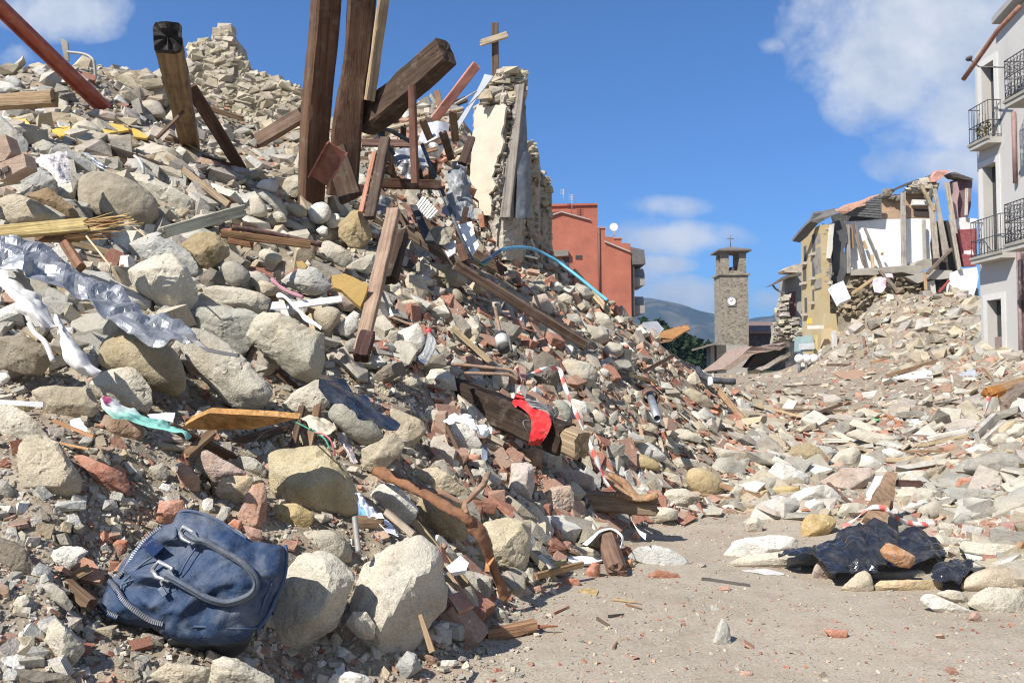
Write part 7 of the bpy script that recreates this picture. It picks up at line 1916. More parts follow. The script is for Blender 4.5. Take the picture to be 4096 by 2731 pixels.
# wooded rise left of the tower: one far mass of trees
rs = np.random.RandomState(21)
V, Fc, C = [], [], []
b = 0
for k in range(90):
    x = rs.uniform(1475, 1690); d = rs.uniform(170, 230)
    topy = np.interp(x, [1475, 1520, 1560, 1600, 1640, 1690], [728, 742, 762, 776, 792, 806]) + rs.uniform(-4, 16)
    tp = P(x * 4096 / ZR, topy * 4096 / ZR, d)
    hgt = rs.uniform(7, 12)
    n = 260
    h = rs.rand(n) ** 1.3
    r = (1 - h) * hgt * .26 * np.sqrt(rs.rand(n)) + .2
    a = rs.uniform(0, 6.283, n)
    c = np.c_[tp.x + r * np.cos(a), d + r * np.sin(a), tp.z - hgt + h * hgt]
    u = rs.normal(size=(n, 3)) * .45; v = rs.normal(size=(n, 3)) * .35
    V.append(np.stack([c - u, c + v, c + u, c - v], 1).reshape(-1, 3))
    Fc.append((np.arange(n)[:, None] * 4 + np.arange(4)[None, :]) + b); b += n * 4
    C.append(np.repeat(np.array([[.030, .052, .026]]) * rs.uniform(.5, 1.5), n * 4, 0) * np.repeat(rs.uniform(.6, 1.4, (n, 1)), 4, 0))
MLEAF = plain_mat('leaves', .9, 0, .2, .5, 0, attr=True, spec=.1)
tag(link('woods', npmesh('woods', np.concatenate(V), np.concatenate(Fc), False, np.concatenate(C), 4), MLEAF), kind='stuff')
MH2 = hill_mat('hill_ground', (.035, .055, .03), (.05, .07, .035), (.09, .09, .05), .03)
ridge('hill', [(1380, 740), (1475, 745), (1530, 770), (1600, 800), (1660, 818), (1760, 832), (1900, 840)], 215, 60, MH2)

# ------------------------------------------------------------ the blue bag
BO = [S('G', x, y) for x, y in ((848, 830), (900, 740), (985, 655), (1060, 520), (1170, 400), (1290, 290), (1400, 212), (1495, 190), (1540, 110), (1620, 92), (1780, 135), (1950, 225), (2110, 330), (2150, 370), (2330, 372), (2440, 382), (2452, 480), (2440, 640), (2385, 800), (2290, 1000), (2210, 1100), (2120, 1190), (1900, 1240), (1660, 1235), (1450, 1190), (1280, 1110), (1060, 1070), (930, 1010), (850, 920))]
BCX, BCY = S('G', 1660, 700)
def bag_s(x, y):
    """how far a photo pixel lies from the bag's middle towards its outline (1 = on it)"""
    dx, dy = x - BCX, y - BCY
    best = 1e9
    n = len(BO)
    for i in range(n):
        ax, ay = BO[i][0] - BCX, BO[i][1] - BCY
        bx_, by_ = BO[(i + 1) % n][0] - BCX, BO[(i + 1) % n][1] - BCY
        den = dx * (by_ - ay) - dy * (bx_ - ax)
        if abs(den) < 1e-9: continue
        t_ = (ax * (by_ - ay) - ay * (bx_ - ax)) / den
        u_ = (ax * dy - ay * dx) / -den if den else 0
        u_ = (dx * ay - dy * ax) / -den
        if t_ > 0 and -1e-6 <= u_ <= 1 + 1e-6: best = min(best, t_)
    return 1.0 / best
BD = 2.80
def bag_plane(x, y): return BD + (BCY - y) / 600.0 * .17
BT = .105
def bagp(x, y, off=0.0):
    s = min(1.0, bag_s(x, y))
    return P(x, y, bag_plane(x, y) - BT * (1 - s ** 2.6) ** .6 - off)
def BG(txt, off=0.0):
    return [bagp(*S('G', *[float(q) for q in p.split(',')]), off) for p in txt.split()]
t = empty('travel_bag', P(*S('G', 1660, 1230), BD - .05), 'dusty navy blue travel bag lying open among stones, bottom left', 'bag')
NAV = (.026, .052, .112)
n = 170
ring = []
L = [math.hypot(BO[(i + 1) % len(BO)][0] - BO[i][0], BO[(i + 1) % len(BO)][1] - BO[i][1]) for i in range(len(BO))]
cum = np.r_[0, np.cumsum(L)]
bx_ = np.interp(np.linspace(0, cum[-1], n, endpoint=False), cum, [p[0] for p in BO] + [BO[0][0]])
by_ = np.interp(np.linspace(0, cum[-1], n, endpoint=False), cum, [p[1] for p in BO] + [BO[0][1]])
V, Fc = [], []
ss = [1.0, .985, .955] + [.92 - .04 * k for k in range(22)]
for s in ss:
    for i in range(n):
        x, y = BCX + (bx_[i] - BCX) * s, BCY + (by_[i] - BCY) * s
        V.append(P(x, y, bag_plane(x, y) - BT * (1 - s ** 2.6) ** .6))
for i in range(len(ss) - 1):
    for j in range(n):
        Fc.append((i * n + j, (i + 1) * n + j, (i + 1) * n + (j + 1) % n, i * n + (j + 1) % n))
V.append(P(BCX, BCY, bag_plane(BCX, BCY) - BT))
for j in range(n):
    Fc.append(((len(ss) - 1) * n + j, len(V) - 1, (len(ss) - 1) * n + (j + 1) % n))
nf = len(V)
for s, dz in ((.96, .06), (.8, .14), (.4, .17)):
    for i in range(n):
        x, y = BCX + (bx_[i] - BCX) * s, BCY + (by_[i] - BCY) * s
        V.append(P(x, y, bag_plane(x, y) + dz))
for k in range(3):
    a0 = 0 if k == 0 else nf + (k - 1) * n
    b0 = nf + k * n
    for j in range(n):
        Fc.append((a0 + j, a0 + (j + 1) % n, b0 + (j + 1) % n, b0 + j))
Fc.append(tuple(nf + 2 * n + j for j in range(n)))
A = np.array([v[:] for v in V])
q = A[:nf] * 6.5
wp = np.c_[vn(q * .7 + 3), vn(q * .7 + 11), vn(q * .7 + 23)] * .8
# folds: two big slack hollows, then creases
fold = -.034 * np.abs(fbm(q * 1.1 + wp, 3)) * 2 + .018 * np.abs(fbm(q * 2.4 + wp + 5, 3)) + .03 * fbm(q * .5 + 8, 2)
px = np.array([proj(a) for a in A[:nf]])
gz_ = lambda cx, cy, rx, ry, k: k * np.exp(-(((px[:, 0] - S('G', cx, cy)[0]) / (rx * .4677)) ** 2 + ((px[:, 1] - S('G', cx, cy)[1]) / (ry * .4677)) ** 2))
dep = gz_(1450, 420, 200, 110, .05) + gz_(1330, 760, 260, 70, .035) + gz_(2160, 420, 60, 160, .035) + gz_(1560, 560, 60, 140, .02) + gz_(1900, 640, 200, 130, -.012)
A[:nf, 1] -= fold - dep
HERO.append((P(BCX, BCY, BD + .12), .20)); HERO.append((P(*S('G', 1300, 900), BD + .1), .14)); HERO.append((P(*S('G', 2000, 900), BD + .1), .15)); HERO.append((P(*S('G', 1150, 1000), BD), .1))
body = place('body', A, Fc, MNAVY, NAV, parent=t)
for txt, r in (('1495,195 1540,112 1620,95 1780,138 1950,228 2112,335', .006), ('2440,388 2450,480 2436,640 2380,800 2285,1000 2205,1098', .007), ('1660,1082 1850,1090 2050,1100 2200,1096', .004), ('1495,205 1505,300 1490,330', .0045), ('2350,540 2330,700 2262,860 2225,990', .0035), ('1850,225 1760,300 1690,390 1600,520 1535,640', .0035), ('1040,760 1050,720 1180,670 1300,620', .004), ('1060,700 1200,560 1300,490', .004), ('1290,290 1400,215', .004)):
    tube('piping', BG(txt, .004), r, MNAVY, (.05, .085, .16), parent=t, k=7)
hb = '1590,300 1660,345 1760,362 1900,440 2060,530 2165,635 2192,735 2130,820 1960,880 1790,850 1630,765 1500,690 1420,650'
hp = BG(hb, .022)
tube('handle', hp, .0125, MNAVY, (.075, .092, .125), parent=t, k=10)
tube('handle_seam', [p + Vector((0, -.0135, .002)) for p in hp], .0022, MNAVY, (.03, .04, .06), parent=t, k=5)
for cen, pts_ in (((1600, 290), '1540,280 1570,228 1665,285 1625,368 1560,330 1540,280'), ((1390, 610), '1300,600 1358,528 1475,585 1425,690 1340,660 1300,600')):
    tube('buckle', BG(pts_, .018), .0075, MGALV, (.42, .43, .45), parent=t, k=8, smooth=False)
    hx, hy = cen
    slab('handle_tab', BG('%d,%d %d,%d %d,%d %d,%d' % (hx - 10, hy + 5, hx + 60, hy - 25, hx + 110, hy + 55, hx + 40, hy + 95), .03), .012, MNAVY, (.10, .12, .16), parent=t, rough=.001)
def zipper(txt, off=.006):
    pp = smooth_path(BG(txt, off), 10)
    tube('zip_tape', pp, .011, MNAVY, (.025, .045, .10), parent=t, k=6, smooth=False, flatk=.35)
    Ls = sum((pp[i + 1] - pp[i]).length for i in range(len(pp) - 1))
    m_ = int(Ls / .0075)
    A_ = np.array([p[:] for p in pp]); s_ = np.r_[0, np.cumsum(np.linalg.norm(np.diff(A_, axis=0), axis=1))]
    g = []
    for k in range(m_):
        q_ = (k + .5) / m_ * s_[-1]
        c = Vector([np.interp(q_, s_, A_[:, j]) for j in range(3)]); c2 = Vector([np.interp(q_ + .004, s_, A_[:, j]) for j in range(3)])
        d_ = (c2 - c).normalized()
        sd = d_.cross(Vector((0, 1, 0))).normalized() * .007
        f_ = Vector((0, -.006, 0))
        e_ = d_ * .002
        g.append(([c - sd - e_ + f_, c + sd - e_ + f_, c + sd + e_ + f_, c - sd + e_ + f_, c - sd - e_, c + sd - e_, c + sd + e_, c - sd + e_], [(0, 1, 2, 3), (0, 4, 5, 1), (1, 5, 6, 2), (2, 6, 7, 3), (3, 7, 4, 0)]))
    V_, F_ = joinv(g)
    place('zip_teeth', V_, F_, MGALV, (.50, .51, .53), parent=t, smooth=False)
zipper('1385,235 1290,300 1180,420 1090,560 1010,655')
zipper('930,690 1000,770 1070,870 1180,960 1290,1030 1400,1060')
zipper('850,890 920,960 1010,1005')
slab('velcro_patch', BG('1200,395 1290,312 1405,400 1315,485', .012), .008, MCLOTH, (.012, .026, .075), parent=t, rough=.002)
slab('luggage_tag', BG('1345,760 1385,735 1430,800 1390,830', .02), .006, MPLASTIC, (.10, .13, .18), parent=t, rough=.001)
tube('tag_loop', BG('1390,735 1375,700 1400,690', .02), .004, MNAVY, (.2, .2, .22), parent=t, k=6)
V_, F_ = sheet_geo([BG('1440,1195 1660,1090 2000,1104 2195,1100'), [P(*S('G', x, y), BD - .06) for x, y in ((1440, 1210), (1660, 1180), (1950, 1190), (2170, 1140))], [P(*S('G', x, y), BD + .05) for x, y in ((1500, 1330), (1700, 1370), (1950, 1360), (2120, 1240))]], 30, 16, .012, 8, .6, .004)
place('base_panel', V_, F_, MNAVY, (.050, .055, .062), parent=t)

# ------------------------------------------------------------ odd things out in the debris field
def LG(txt, up=.05):
    return [Vector((p.x, p.y, p.z)) for p in G_(txt, up)]
slab('foam_board', LG('L:1228,445 1500,378 1560,395 1575,445 1540,462', .3), .12, MPAINT, (.78, .81, .84), 'long white foam board in the debris below the heap', 'board', rough=.01, step=.3)
slab('foam_board', LG('L:1340,805 1500,800 1528,845 1410,865', .2), .06, MPAINT, (.80, .80, .78), 'white foam piece in the middle of the debris', 'board', rough=.01)
beam('branch', *LG('L:1060,740 1290,850', .2), .09, .07, (.42, .20, .10), 'curved orange brown plank in the debris field', 'plank', rough=.08, bend=.06)
t = empty('fallen_log', LG('L:2020,600')[0], 'brown log with a rusty cut end in the right debris', 'log')
p0, p1 = LG('L:2130,590 2400,500', .25)
beam('log_body', p0, p1, .26, .24, (.33, .22, .13), parent=t, rough=.08, bev=.3)
e = (p1 - p0).normalized()
beam('cut_end', p0 - e * .28, p0 + e * .02, .25, .23, (.38, .17, .05), parent=t, rough=.08, bev=.3, n=6)
for txt, c_, lab in (('L:1185,690 1250,655 1330,640|L:1200,705 1270,680 1320,665', (.50, .02, .02), 'dark red cloth scrap in the debris field'), ('L:1750,310 1800,275 1880,265|L:1760,325 1820,310 1870,295', (.62, .10, .13), 'red cloth scrap near the white house'), ('L:1150,285 1185,255 1225,260|L:1160,295 1190,290 1220,280', (.12, .45, .62), 'light blue scrap on the heap'),
                     ('L:1870,850 1940,820 2010,830|L:1880,900 1930,910 1990,880|L:1890,960 1910,970 1940,950', (.13, .17, .20), 'blue grey tarpaulin scrap in the right debris'), ('L:815,700 840,690 860,700|L:815,720 840,722 860,715', (.05, .50, .50), 'turquoise scrap in the debris field'), ('L:1040,795 1080,790 1115,800|L:1050,815 1080,820 1110,815', (.15, .40, .18), 'green scrap in the debris field'),
                     ('L:1770,380 1870,330 1960,420|L:1790,430 1880,430 1960,440', (.36, .39, .42), 'grey plastic sheet in the debris near the white house'), ('L:1380,660 1480,650 1560,665|L:1390,700 1470,720 1550,690', (.10, .05, .04), 'dark brown cloth in the debris field'), ('L:1170,595 1230,580 1280,590|L:1180,615 1230,620 1275,610', (.25, .28, .32), 'grey blue scrap above the dark red cloth'),
                     ('L:925,740 990,735 1050,750|L:940,780 1000,790 1050,800', (.78, .78, .76), 'white crumpled sheet beside the curved orange brown plank'), ('L:2020,650 2080,625 2150,640|L:1990,740 2070,730 2140,690', (.76, .76, .76), 'white crumpled sheet in the far right debris'), ('L:690,1190 715,1110 780,1085 800,1140|L:680,1195 720,1180 770,1175 795,1165', (.06, .075, .10), 'dark blue bag scrap beside the olive boulder')):
    sheet('cloth', [LG(q, .12) for q in txt.split('|')], MCLOTH, c_, lab, 'cloth', crumple=.05, freq=3, thick=.004)
for k, (txt, w, h, c_, lab) in enumerate((('L:1300,945 1610,965', .16, .06, (.26, .20, .17), 'dark flat plank in the middle debris'), ('L:1540,240 1700,430', .14, .10, (.26, .20, .16), 'brown beam standing in the heap near the white foam board'), ('L:1700,280 1742,490', .05, .04, (.74, .74, .74), 'white thin pole leaning in the debris'),
                          ('L:2060,380 2230,262', .12, .05, (.52, .46, .37), 'pale plank in a row near the white house, upper one'), ('L:2100,395 2262,275', .12, .05, (.50, .44, .36), 'pale plank in a row near the white house, lower one'), ('L:1960,1000 2120,830', .22, .05, (.46, .44, .40), 'grey weathered shutter board in the right debris'), ('L:2010,1020 2190,860', .12, .05, (.50, .46, .40), 'pale weathered board beside the grey shutter board'),
                          ('L:2230,740 2400,590', .35, .2, (.24, .19, .15), 'thick dark beam end at the right edge'), ('L:280,745 940,738', .10, .08, (.36, .27, .19), 'long thin brown beam lying across the debris field'), ('L:485,985 885,990', .05, .04, (.74, .71, .62), 'cream window bar on the debris'), ('L:490,960 545,935', .08, .04, (.78, .77, .73), 'small white window corner piece on the debris'), ('L:1530,1000 1870,925', .12, .08, (.60, .57, .50), 'cream beam in the right debris'),
                          ('L:760,290 700,50', .10, .08, (.58, .50, .38), 'cream post leaning at the foot of the yellow house'), ('L:985,120 1000,260', .16, .1, (.24, .14, .10), 'brown upright board on the heap'), ('L:1040,330 1180,290', .12, .1, (.36, .22, .13), 'brown beam on the heap edge'), ('L:1850,1250 2380,1080', .015, .015, (.13, .12, .12), 'thin wire over the big grey rounded stone'))):
    a, b = LG(txt, .12)
    beam('plank' if w > .06 else 'bar', a, b, w, h, c_, lab, 'plank' if w > .06 else 'bar', rough=.05)
for txt, lab in (('L:690,400 790,370 970,375 1010,440 990,470 830,465', 'large torn brown cardboard box at the foot of the heap'), ('L:1000,375 1090,365 1100,400 1060,425 1010,420', 'small brown cardboard piece beside the large box'), ('L:1620,500 1720,490 1735,570 1640,575', 'flat orange brown board in the debris field'), ('L:2085,270 2150,230 2185,270 2120,305', 'orange cardboard piece by the white house')):
    slab('cardboard', LG(txt, .2), .1, MPAINT, (.40, .24, .145), lab, 'cardboard', rough=.03, step=.2)
# rusty box on the crest
t = empty('metal_box', P(*S('I', 1150, 1420), 12.4), 'rusty open sheet metal box on the crest left of the tower', 'metal box')
def I3(txt, d): return [P(*S('I', *[float(k) for k in q.split(',')][:2]), float(q.split(',')[2]) if q.count(',') > 1 else d) for q in txt.split()]
slab('grey_side', I3('945,1312,12.3 1010,1262,12.6 1130,1247,12.9 1190,1315,12.7 1130,1382,12.3', 12.4), .02, MPAINT, (.36, .37, .42), parent=t, rough=.01)
slab('lid', I3('1125,1382,12.2 1185,1330,12.6 1390,1278,12.8 1408,1318,12.6 1262,1400,12.2', 12.4), .02, MRUST, (.34, .17, .06), parent=t, rough=.01)
slab('front', I3('945,1318,12.25 1125,1388,12.15 1262,1404,12.15 1340,1365,12.3 1240,1425,12.1 1130,1440,12.1 1000,1392,12.2', 12.2), .02, MRUST, (.16, .09, .055), parent=t, rough=.01)
slab('dark_mouth', I3('1330,1290,12.75 1392,1282,12.8 1405,1320,12.6 1350,1350,12.5', 12.6), .02, MRUST, (.05, .035, .03), parent=t, rough=.005)
tube('black_pipe', D_('K:1690,370,12.6 1730,430,12.3 1820,470,12.1 2010,485,12.1'), .05, MPLASTIC, (.045, .05, .06), 'black pipe piece at the lower end of the crest', 'pipe')
tube('cup', D_('K:1800,455,11.8 1800,515,11.7'), .04, MPLASTIC, (.8, .8, .8), 'small white cup beside the black pipe piece', 'cup', k=12, smooth=False)

# ------------------------------------------------------------ the ground: hollow between the heaped boulders
qq = np.c_[gx.ravel(), gy.ravel(), gz.ravel()]
yc_ = np.maximum(qq[:, 1] * CP + (qq[:, 2] - HC) * SP, .05)
zc_ = -qq[:, 1] * SP + (qq[:, 2] - HC) * CP
pu = (2048 + F * qq[:, 0] / yc_) / 1.7415; pv_ = (1365.5 - F * zc_ / yc_) / 1.7415
sm = lambda v, a, b: np.clip((v - a) / (b - a), 0, 1)
hol = sm(pu, -900, -500) * sm(pu, 960, 760) * sm(pv_, 400, 500) * sm(pv_, 960, 880) * (qq[:, 1] > .5) * (qq[:, 1] < 9)
hol2 = sm(pu, 440, 480) * sm(pu, 900, 840) * sm(pv_, 930, 960) * sm(pv_, 1150, 1080) * (qq[:, 1] > .5) * (qq[:, 1] < 6)
hol3 = sm(pu, 660, 700) * sm(pu, 960, 900) * sm(pv_, 1240, 1290) * (qq[:, 1] > .5) * (qq[:, 1] < 5) * sm(qq[:, 0], -.55, -.75)
hol4 = sm(pu, 120, 210) * sm(pu, 760, 690) * sm(pv_, 1120, 1200) * (qq[:, 1] > .9) * (qq[:, 1] < 3.4) * sm(qq[:, 0], -.3, -.5)
hol3 = np.maximum(hol3, hol4 * 1.5)
gz -= (np.maximum(np.maximum(hol * .20, hol2 * .16), hol3 * .10) * (.7 + .5 * fbm(qq * 2.5, 2))).reshape(gz.shape)
EL = (gz - HC) / RR[None, :]
CM = np.maximum.accumulate(EL, axis=1)
cols = np.repeat(pilem.ravel()[:, None], 3, 1)
idx = np.arange(NA * NRW).reshape(NA, NRW)
a, b_, c_, d_ = idx[:-1, :-1].ravel(), idx[1:, :-1].ravel(), idx[1:, 1:].ravel(), idx[:-1, 1:].ravel()
gme = npmesh('ground', np.c_[gx.ravel(), gy.ravel(), gz.ravel()], np.c_[b_, a, d_, c_], True, cols, 4)
tag(link('ground', gme, MG), kind='structure')

# ------------------------------------------------------------ small rubble over the whole slope and street
rs = np.random.RandomState(77)
def brick_pts(s):
    p = np.array([[x, y, z] for x in (-1, 1) for y in (-1, 1) for z in (-1, 1)], float)
    p[p[:, 0] > 0, 0] *= rs.uniform(.5, 1, (p[:, 0] > 0).sum())
    p += rs.normal(size=p.shape) * .05
    return p * s
LS_lo = [hull_solid(shard_pts(rs)) for k in range(48)]
LB_lo = [hull_solid(brick_pts(np.array([1, rs.uniform(.5, .8), rs.uniform(.16, .45)]))) for k in range(24)]
LS_hi = [hull_solid(shard_pts(rs), .035, 2, .045, k * 2.9) if k % 6 else polar_solid(*rnd_planes(rs, rs.randint(3, 10), (1, rs.uniform(.65, .95), rs.uniform(.45, .8))), 4, 12 if k % 4 == 0 else 40, (1, .8, .65), .05, 2, k * 3.1, .02) for k in range(26)]
LB_hi = [hull_solid(brick_pts(np.array([1, rs.uniform(.5, .75), rs.uniform(.22, .5)])), .07, 2, .035, k * 1.7) if k < 16 else hull_solid(brick_pts(np.array([1, rs.uniform(.6, .9), .09])), .03, 2, .03, k * 2.3) for k in range(24)]
mS = [mesh('stone', *q) for q in LS_hi]; mB = [mesh('brick', *q, False) for q in LB_hi]
for m_ in mS:
    m_.set_sharp_from_angle(angle=math.radians(22)); m_.materials.append(MS)
for m_ in mB: m_.materials.append(MB_)
SCOL = [(.58, .53, .435), (.65, .615, .53), (.51, .45, .355), (.45, .43, .38), (.53, .445, .315), (.70, .68, .625), (.55, .485, .425), (.35, .32, .275)]
SWD = ['cream', 'pale', 'tan', 'grey', 'yellowish', 'whitish', 'pinkish grey', 'dark']
BCOL = [(.48, .20, .13), (.52, .30, .22), (.45, .25, .18), (.54, .37, .28), (.40, .16, .105)]
BWD = ['red', 'pinkish', 'brown red', 'pale terracotta', 'dark red']
cand = []          # (size on screen, kind, position, radius, colour index, px, py)
NS = 92000
U1, U2 = rs.uniform(-350, 5300, NS), rs.uniform(230, 2900, NS)
hx = np.array([[c[0].x, c[0].y, c[0].z] for c in HERO]); hr = np.array([c[1] for c in HERO])
CLU = fbm(np.c_[U1 / 190., U2 / 120., 0 * U1], 3)
for ix_, (x, y) in enumerate(zip(U1, U2)):
    r0 = ray(x, y)
    c_i = min(NA - 2, max(0, int((math.atan2(r0.x, r0.y) - AZ[0]) / (AZ[1] - AZ[0]))))
    if r0.z / math.hypot(r0.x, r0.y) > CM[c_i][-1]: continue
    d = hit(x, y)
    if d > 75: continue
    p = P(x, y, d)
    dx_, dy_ = x / 1.7415, y / 1.7415
    cl = min(1.3, max(.12, .75 + 2.4 * CLU[ix_]))
    if p.y > 9: cl = max(cl, .95)
    path = p.z < .07 and p.y < 7.2
    low = dx_ < 1000 and dy_ > 850
    brickp = .10
    if path:
        edge = min(1.0, max(0.0, (p.z - .0) / .06))
        grit = dy_ > 1240 and dx_ < 1290 - (dy_ - 1340) * .35
        if rs.rand() > (.75 if grit else .22 + .7 * edge ** 2): continue
        rmin, rmax, brickp = .003, (.022 if grit else .010) if rs.rand() < .85 else .03, .26
    elif low:
        if rs.rand() < (.5 if dy_ > 1020 else .35): continue
        rmin, rmax, brickp = .005, .034, .16
    elif dx_ < 800 and 520 < dy_ < 940:
        if rs.rand() < .86: continue
        rmin, rmax, brickp = .035, .13, .12
    elif dx_ < 900:
        if rs.rand() < .3: continue
        rmin, rmax, brickp = (.035, .14, .07) if rs.rand() < .42 * cl else (.013, .035, .12)
    elif p.y < 13 and dx_ < 1680:
        if rs.rand() < .35: continue
        rmin, rmax, brickp = (.034, .11, .40) if rs.rand() < .48 * cl else (.012, .034, .44)
    else:
        if rs.rand() < .3: continue
        rmin, rmax, brickp = (.05, .19, .22) if rs.rand() < .58 * cl else (.02, .05, .36)
        if 900 < dy_ < 1050 and dx_ < 2050: brickp = .40
    if dx_ > 1880 and dy_ < 830: brickp, rmin, rmax = (.38, .05, .13) if rs.rand() < .6 else (.16, .13, .36)
    rmin = max(rmin, (3.2 if path else 4.6) * d / F)
    if rmin > rmax: rmax = rmin * 1.6
    r = min(rmax, rmin * rs.rand() ** (-1 / 1.75))
    if r > .011:
        q = hx - np.array(p[:])
        if ((q ** 2).sum(1) < (hr * .8 + r * .3) ** 2).any(): continue
    k = 1 if rs.rand() < brickp else 0
    if k and r > .11: r = rs.uniform(.06, .11)
    ci = rs.randint(8 if not k else 5)
    if not k and (path or (dx_ > 1880 and dy_ < 850)): ci = (0, 2, 3, 4, 6, 7, 2, 4)[ci]
    cand.append((r / d, k, p, r, ci, x, y))
cand.sort(key=lambda q: -q[0])
def rotm(nrm, tilt):
    a = rs.uniform(0, 6.283)
    z = (Vector(nrm) + Vector(rs.normal(size=3) * tilt)).normalized()
    x = Vector((math.cos(a), math.sin(a), .01)).cross(z).normalized()
    y = z.cross(x)
    return Matrix((x, y, z)).transposed()
LAND = [(2352, 700, 'white house'), (1230, 300, 'ruined wall'), (445, 1340, 'blue bag'), (1700, 830, 'clock tower'), (960, 790, 'plastic bottle'), (1150, 760, 'black canister'), (1225, 970, 'red rag'), (1330, 950, 'barrier tape'), (1000, 1160, 'rusty iron bar'), (860, 680, 'tall weathered plank'), (1250, 720, 'long dark rafter'), (1497, 930, 'iron pipe'),
        (1990, 1260, 'large black bag'), (2210, 1295, 'small black bag'), (1400, 1270, 'short brown log'), (820, 920, 'black plastic sheet'), (560, 965, 'pine board'), (330, 950, 'green cloth'), (250, 680, 'crumpled metal sheet'), (150, 520, 'splintered timber'), (460, 515, 'pale split plank'), (650, 540, 'round brown pole'), (790, 200, 'timber bundle'), (400, 200, 'charred post'),
        (120, 120, 'red girder'), (150, 290, 'yellow panels'), (715, 1100, 'big yellow block'), (920, 1310, 'largest foreground boulder'), (810, 660, 'ochre plaster piece'), (700, 700, 'white trim strips'), (1260, 640, 'blue hose'), (2040, 1130, 'brown plank'), (1900, 1010, 'olive boulder'), (2150, 850, 'white foam board'), (1850, 800, 'globe lamps'), (1540, 770, 'rusty metal box'),
        (500, 180, 'rubble stone stump'), (720, 380, 'steel channel'), (1000, 480, 'white shutter'), (2200, 630, 'yellow house'), (170, 410, 'torn plastic sheet'), (110, 700, 'white torn cloth'), (270, 450, 'largest brown boulder'), (1600, 1080, 'ochre boulder'), (2250, 1090, 'big grey rounded stone'), (1000, 920, 'iron rods'), (1655, 1460, 'standing stone'), (2250, 960, 'grey shutter board'), (1720, 870, 'black pipe')]
nst = sum(1 for o in COL.objects if o.name.split('.')[0] == 'stone'); nbr = sum(1 for o in COL.objects if o.name.split('.')[0] == 'brick')
quota = [300 - nst, 300 - nbr]
pick, rest = [], []
for c in cand:
    vis = 0 < c[5] < 4096 and 0 < c[6] < 2731
    if vis and quota[c[1]] > 0:
        quota[c[1]] -= 1
        pick.append(c)
    else:
        rest.append(c)
lab = {}
for i, c in enumerate(pick):
    x, y = c[5] / 1.7415, c[6] / 1.7415
    ds = sorted(LAND, key=lambda l: math.hypot(l[0] - x, l[1] - y))[:1][0]
    dx_, dy_ = x - ds[0], y - ds[1]
    if math.hypot(dx_, dy_) < 45: pos = 'beside'
    elif abs(dx_) > 1.6 * abs(dy_): pos = 'right of' if dx_ > 0 else 'left of'
    elif abs(dy_) > 1.6 * abs(dx_): pos = 'below' if dy_ > 0 else 'above'
    else: pos = ('below ' if dy_ > 0 else 'above ') + ('right of' if dx_ > 0 else 'left of')
    if pos.startswith(('below ', 'above ')): pos = pos.replace(' ', ' and ', 1)
    size = 'small' if c[3] < .05 else ('medium' if c[3] < .1 else 'sizeable')
    base = '%s %s %s %s the %s' % (size, (BWD if c[1] else SWD)[c[4]], 'brick fragment' if c[1] else 'rubble stone', pos, ds[2])
    lab.setdefault(base, []).append((x, i))
labels = {}
ORD = ['first', 'second', 'third', 'fourth', 'fifth', 'sixth', 'seventh', 'eighth', 'ninth', 'tenth']
for b_, l in lab.items():
    l.sort()
    for k, (x, i) in enumerate(l):
        labels[i] = b_ if len(l) == 1 else b_ + (', leftmost' if k == 0 else ', rightmost' if k == len(l) - 1 else ', %s from left' % ORD[min(k, 9)])
for i, c in enumerate(pick):
    _, k, p, r, ci, x, y = c
    nv = Nrm(p.x, p.y)
    M = rotm(nv, .28)
    me = (mB if k else mS)[rs.randint(24 if k else 26)]
    o = bpy.data.objects.new('brick' if k else 'stone', me)
    COL.objects.link(o)
    s = np.array([1, rs.uniform(.8, 1.1), rs.uniform(.75, 1.1)]) * r
    low_ = p.x > 1.2 and p.y > 6 and p.z < 1.25
    if low_: s[2] *= .6
    o.matrix_world = Matrix.Translation(p + nv * r * (.06 if low_ else .22 if k else .25)) @ M.to_4x4() @ Matrix.Diagonal((*s, 1))
    cc = np.array((BCOL if k else SCOL)[ci]) * rs.uniform(.9, 1.1)
    o.color = (*cc, 1)
    tag(o, labels[i], 'brick' if k else 'stone', 'broken bricks scattered over the rubble' if k else 'stones scattered over the rubble')
LATH = []
for k in range(4000):
    if len(LATH) >= 90: break
    x, y = rs.uniform(20, 4080), rs.uniform(420, 2350)
    d = hit(x, y)
    p = P(x, y, d)
    if d > 34 or (p.z < .08 and p.y < 7.5) or (x < 1700 and y > 1900): continue
    hl = rs.uniform(.12, .34) * (1.0 if d < 9 else 2.4)
    if rs.rand() > min(1, d / 9.0): continue
    q = hx - np.array(p[:])
    if ((q ** 2).sum(1) < (hr + .06) ** 2).any(): continue
    LATH.append((x, y, p, hl))
lab2 = {}
for i, (x, y, p, hl) in enumerate(LATH):
    dx_, dy_ = x / 1.7415, y / 1.7415
    l = min(LAND, key=lambda l: math.hypot(l[0] - dx_, l[1] - dy_))
    pos = ('right of' if dx_ > l[0] else 'left of') if abs(dx_ - l[0]) > abs(dy_ - l[1]) else ('below' if dy_ > l[1] else 'above')
    wd = ('dark', 'brown', 'pale')[i % 3]
    lab2.setdefault('%s broken wood lath in the rubble %s the %s' % (wd, pos, l[2]), []).append((x, i))
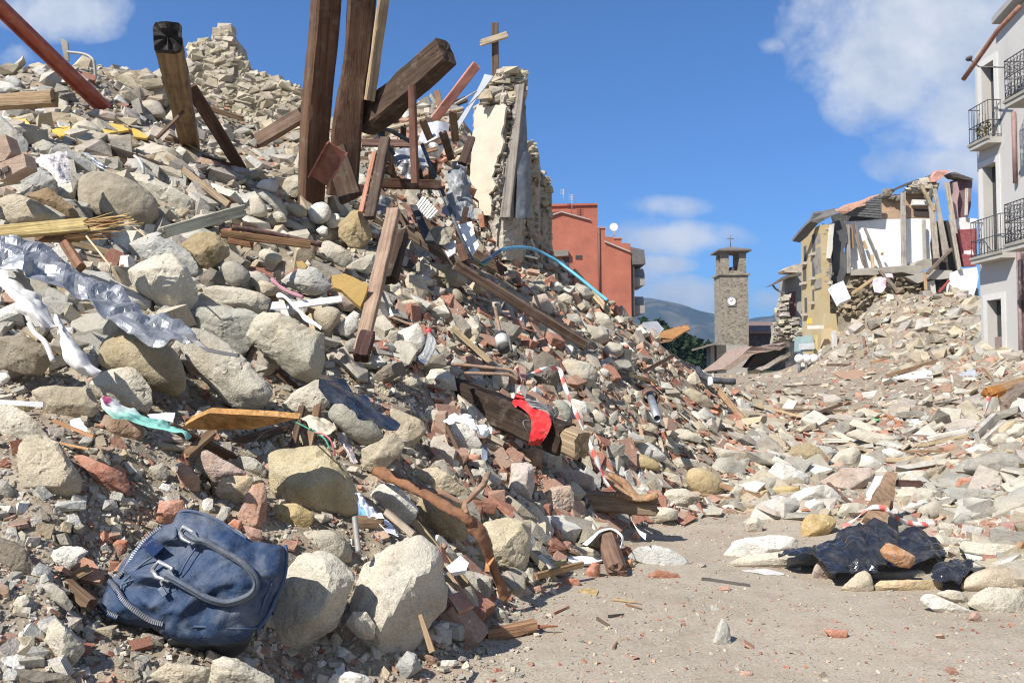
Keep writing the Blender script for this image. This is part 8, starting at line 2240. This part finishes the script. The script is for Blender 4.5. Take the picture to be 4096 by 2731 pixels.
for b_, l in lab2.items():
    l.sort()
    for k, (x, i) in enumerate(l):
        nm = b_ if len(l) == 1 else b_ + (', leftmost' if k == 0 else ', rightmost' if k == len(l) - 1 else ', %s from left' % ORD[min(k, 9)])
        _, y, p, hl = LATH[i]
        nv = Nrm(p.x, p.y)
        a = rs.uniform(0, 3.14)
        t_ = (Vector((math.cos(a), math.sin(a), 0)) - nv * nv.dot(Vector((math.cos(a), math.sin(a), 0)))).normalized() + nv * rs.uniform(-.1, .3)
        w = rs.uniform(.012, .05) * (1 if hl < .35 else 2.2)
        c0 = p + nv * (w * .5 + .03)
        beam('lath', c0 - t_ * hl, c0 + t_ * hl, w, w * rs.uniform(.3, .8), ((.11, .07, .05), (.27, .175, .105), (.44, .34, .21))[i % 3], nm, 'wood', rough=.07, wane=.1, jag1=w * .8, jag0=w * .5, n=8, group='broken laths lying in the rubble')
def stuff(name, items, lib, cols_, mat):
    V, Fc, C = [], [], []
    b = 0
    for _, k, p, r, ci, x, y in items:
        v, f = lib[rs.randint(len(lib))]
        nv = Nrm(p.x, p.y)
        M = np.array(rotm(nv, .35))
        s = np.array([1, rs.uniform(.7, 1.1), rs.uniform(.7, 1.15)]) * r
        if p.x > 1.2 and p.y > 6 and p.z < 1.25: s[2] *= .6
        V.append((v * s) @ M.T + np.array((p + nv * r * rs.uniform(.1, .35))[:]))
        Fc.append(f + b); b += len(v)
        C.append(np.repeat((np.array(cols_[ci]) * rs.uniform(.68, 1.05))[None, :], len(v), 0))
    tag(link(name, npmesh(name, np.concatenate(V), np.concatenate(Fc), False, np.concatenate(C)), mat), kind='stuff')
stuff('stone_rubble', [c for c in rest if c[1] == 0], LS_lo, SCOL, MSA)
stuff('brick_rubble', [c for c in rest if c[1] == 1], LB_lo, BCOL, MBA)
print('RUBBLE', len(cand), len(pick), nst, nbr, len(rest))

# the air between here and the mountains
hz = bpy.data.materials.new('haze_air'); hz.use_nodes = True
ht = NT(hz.node_tree); hz.node_tree.nodes.clear()
pv = ht.n('VolumePrincipled', {'Color': (.42, .66, 1.0, 1), 'Density': .00013, 'Anisotropy': .2})
ho = ht.n('OutputMaterial'); hz.node_tree.links.new(pv.outputs[0], ho.inputs['Volume'])
V, Fc = boxv((-5200, -60, -1.8), (6500, 7200, 620))
tag(link('haze', mesh('haze', V, Fc, False), hz), kind='stuff')
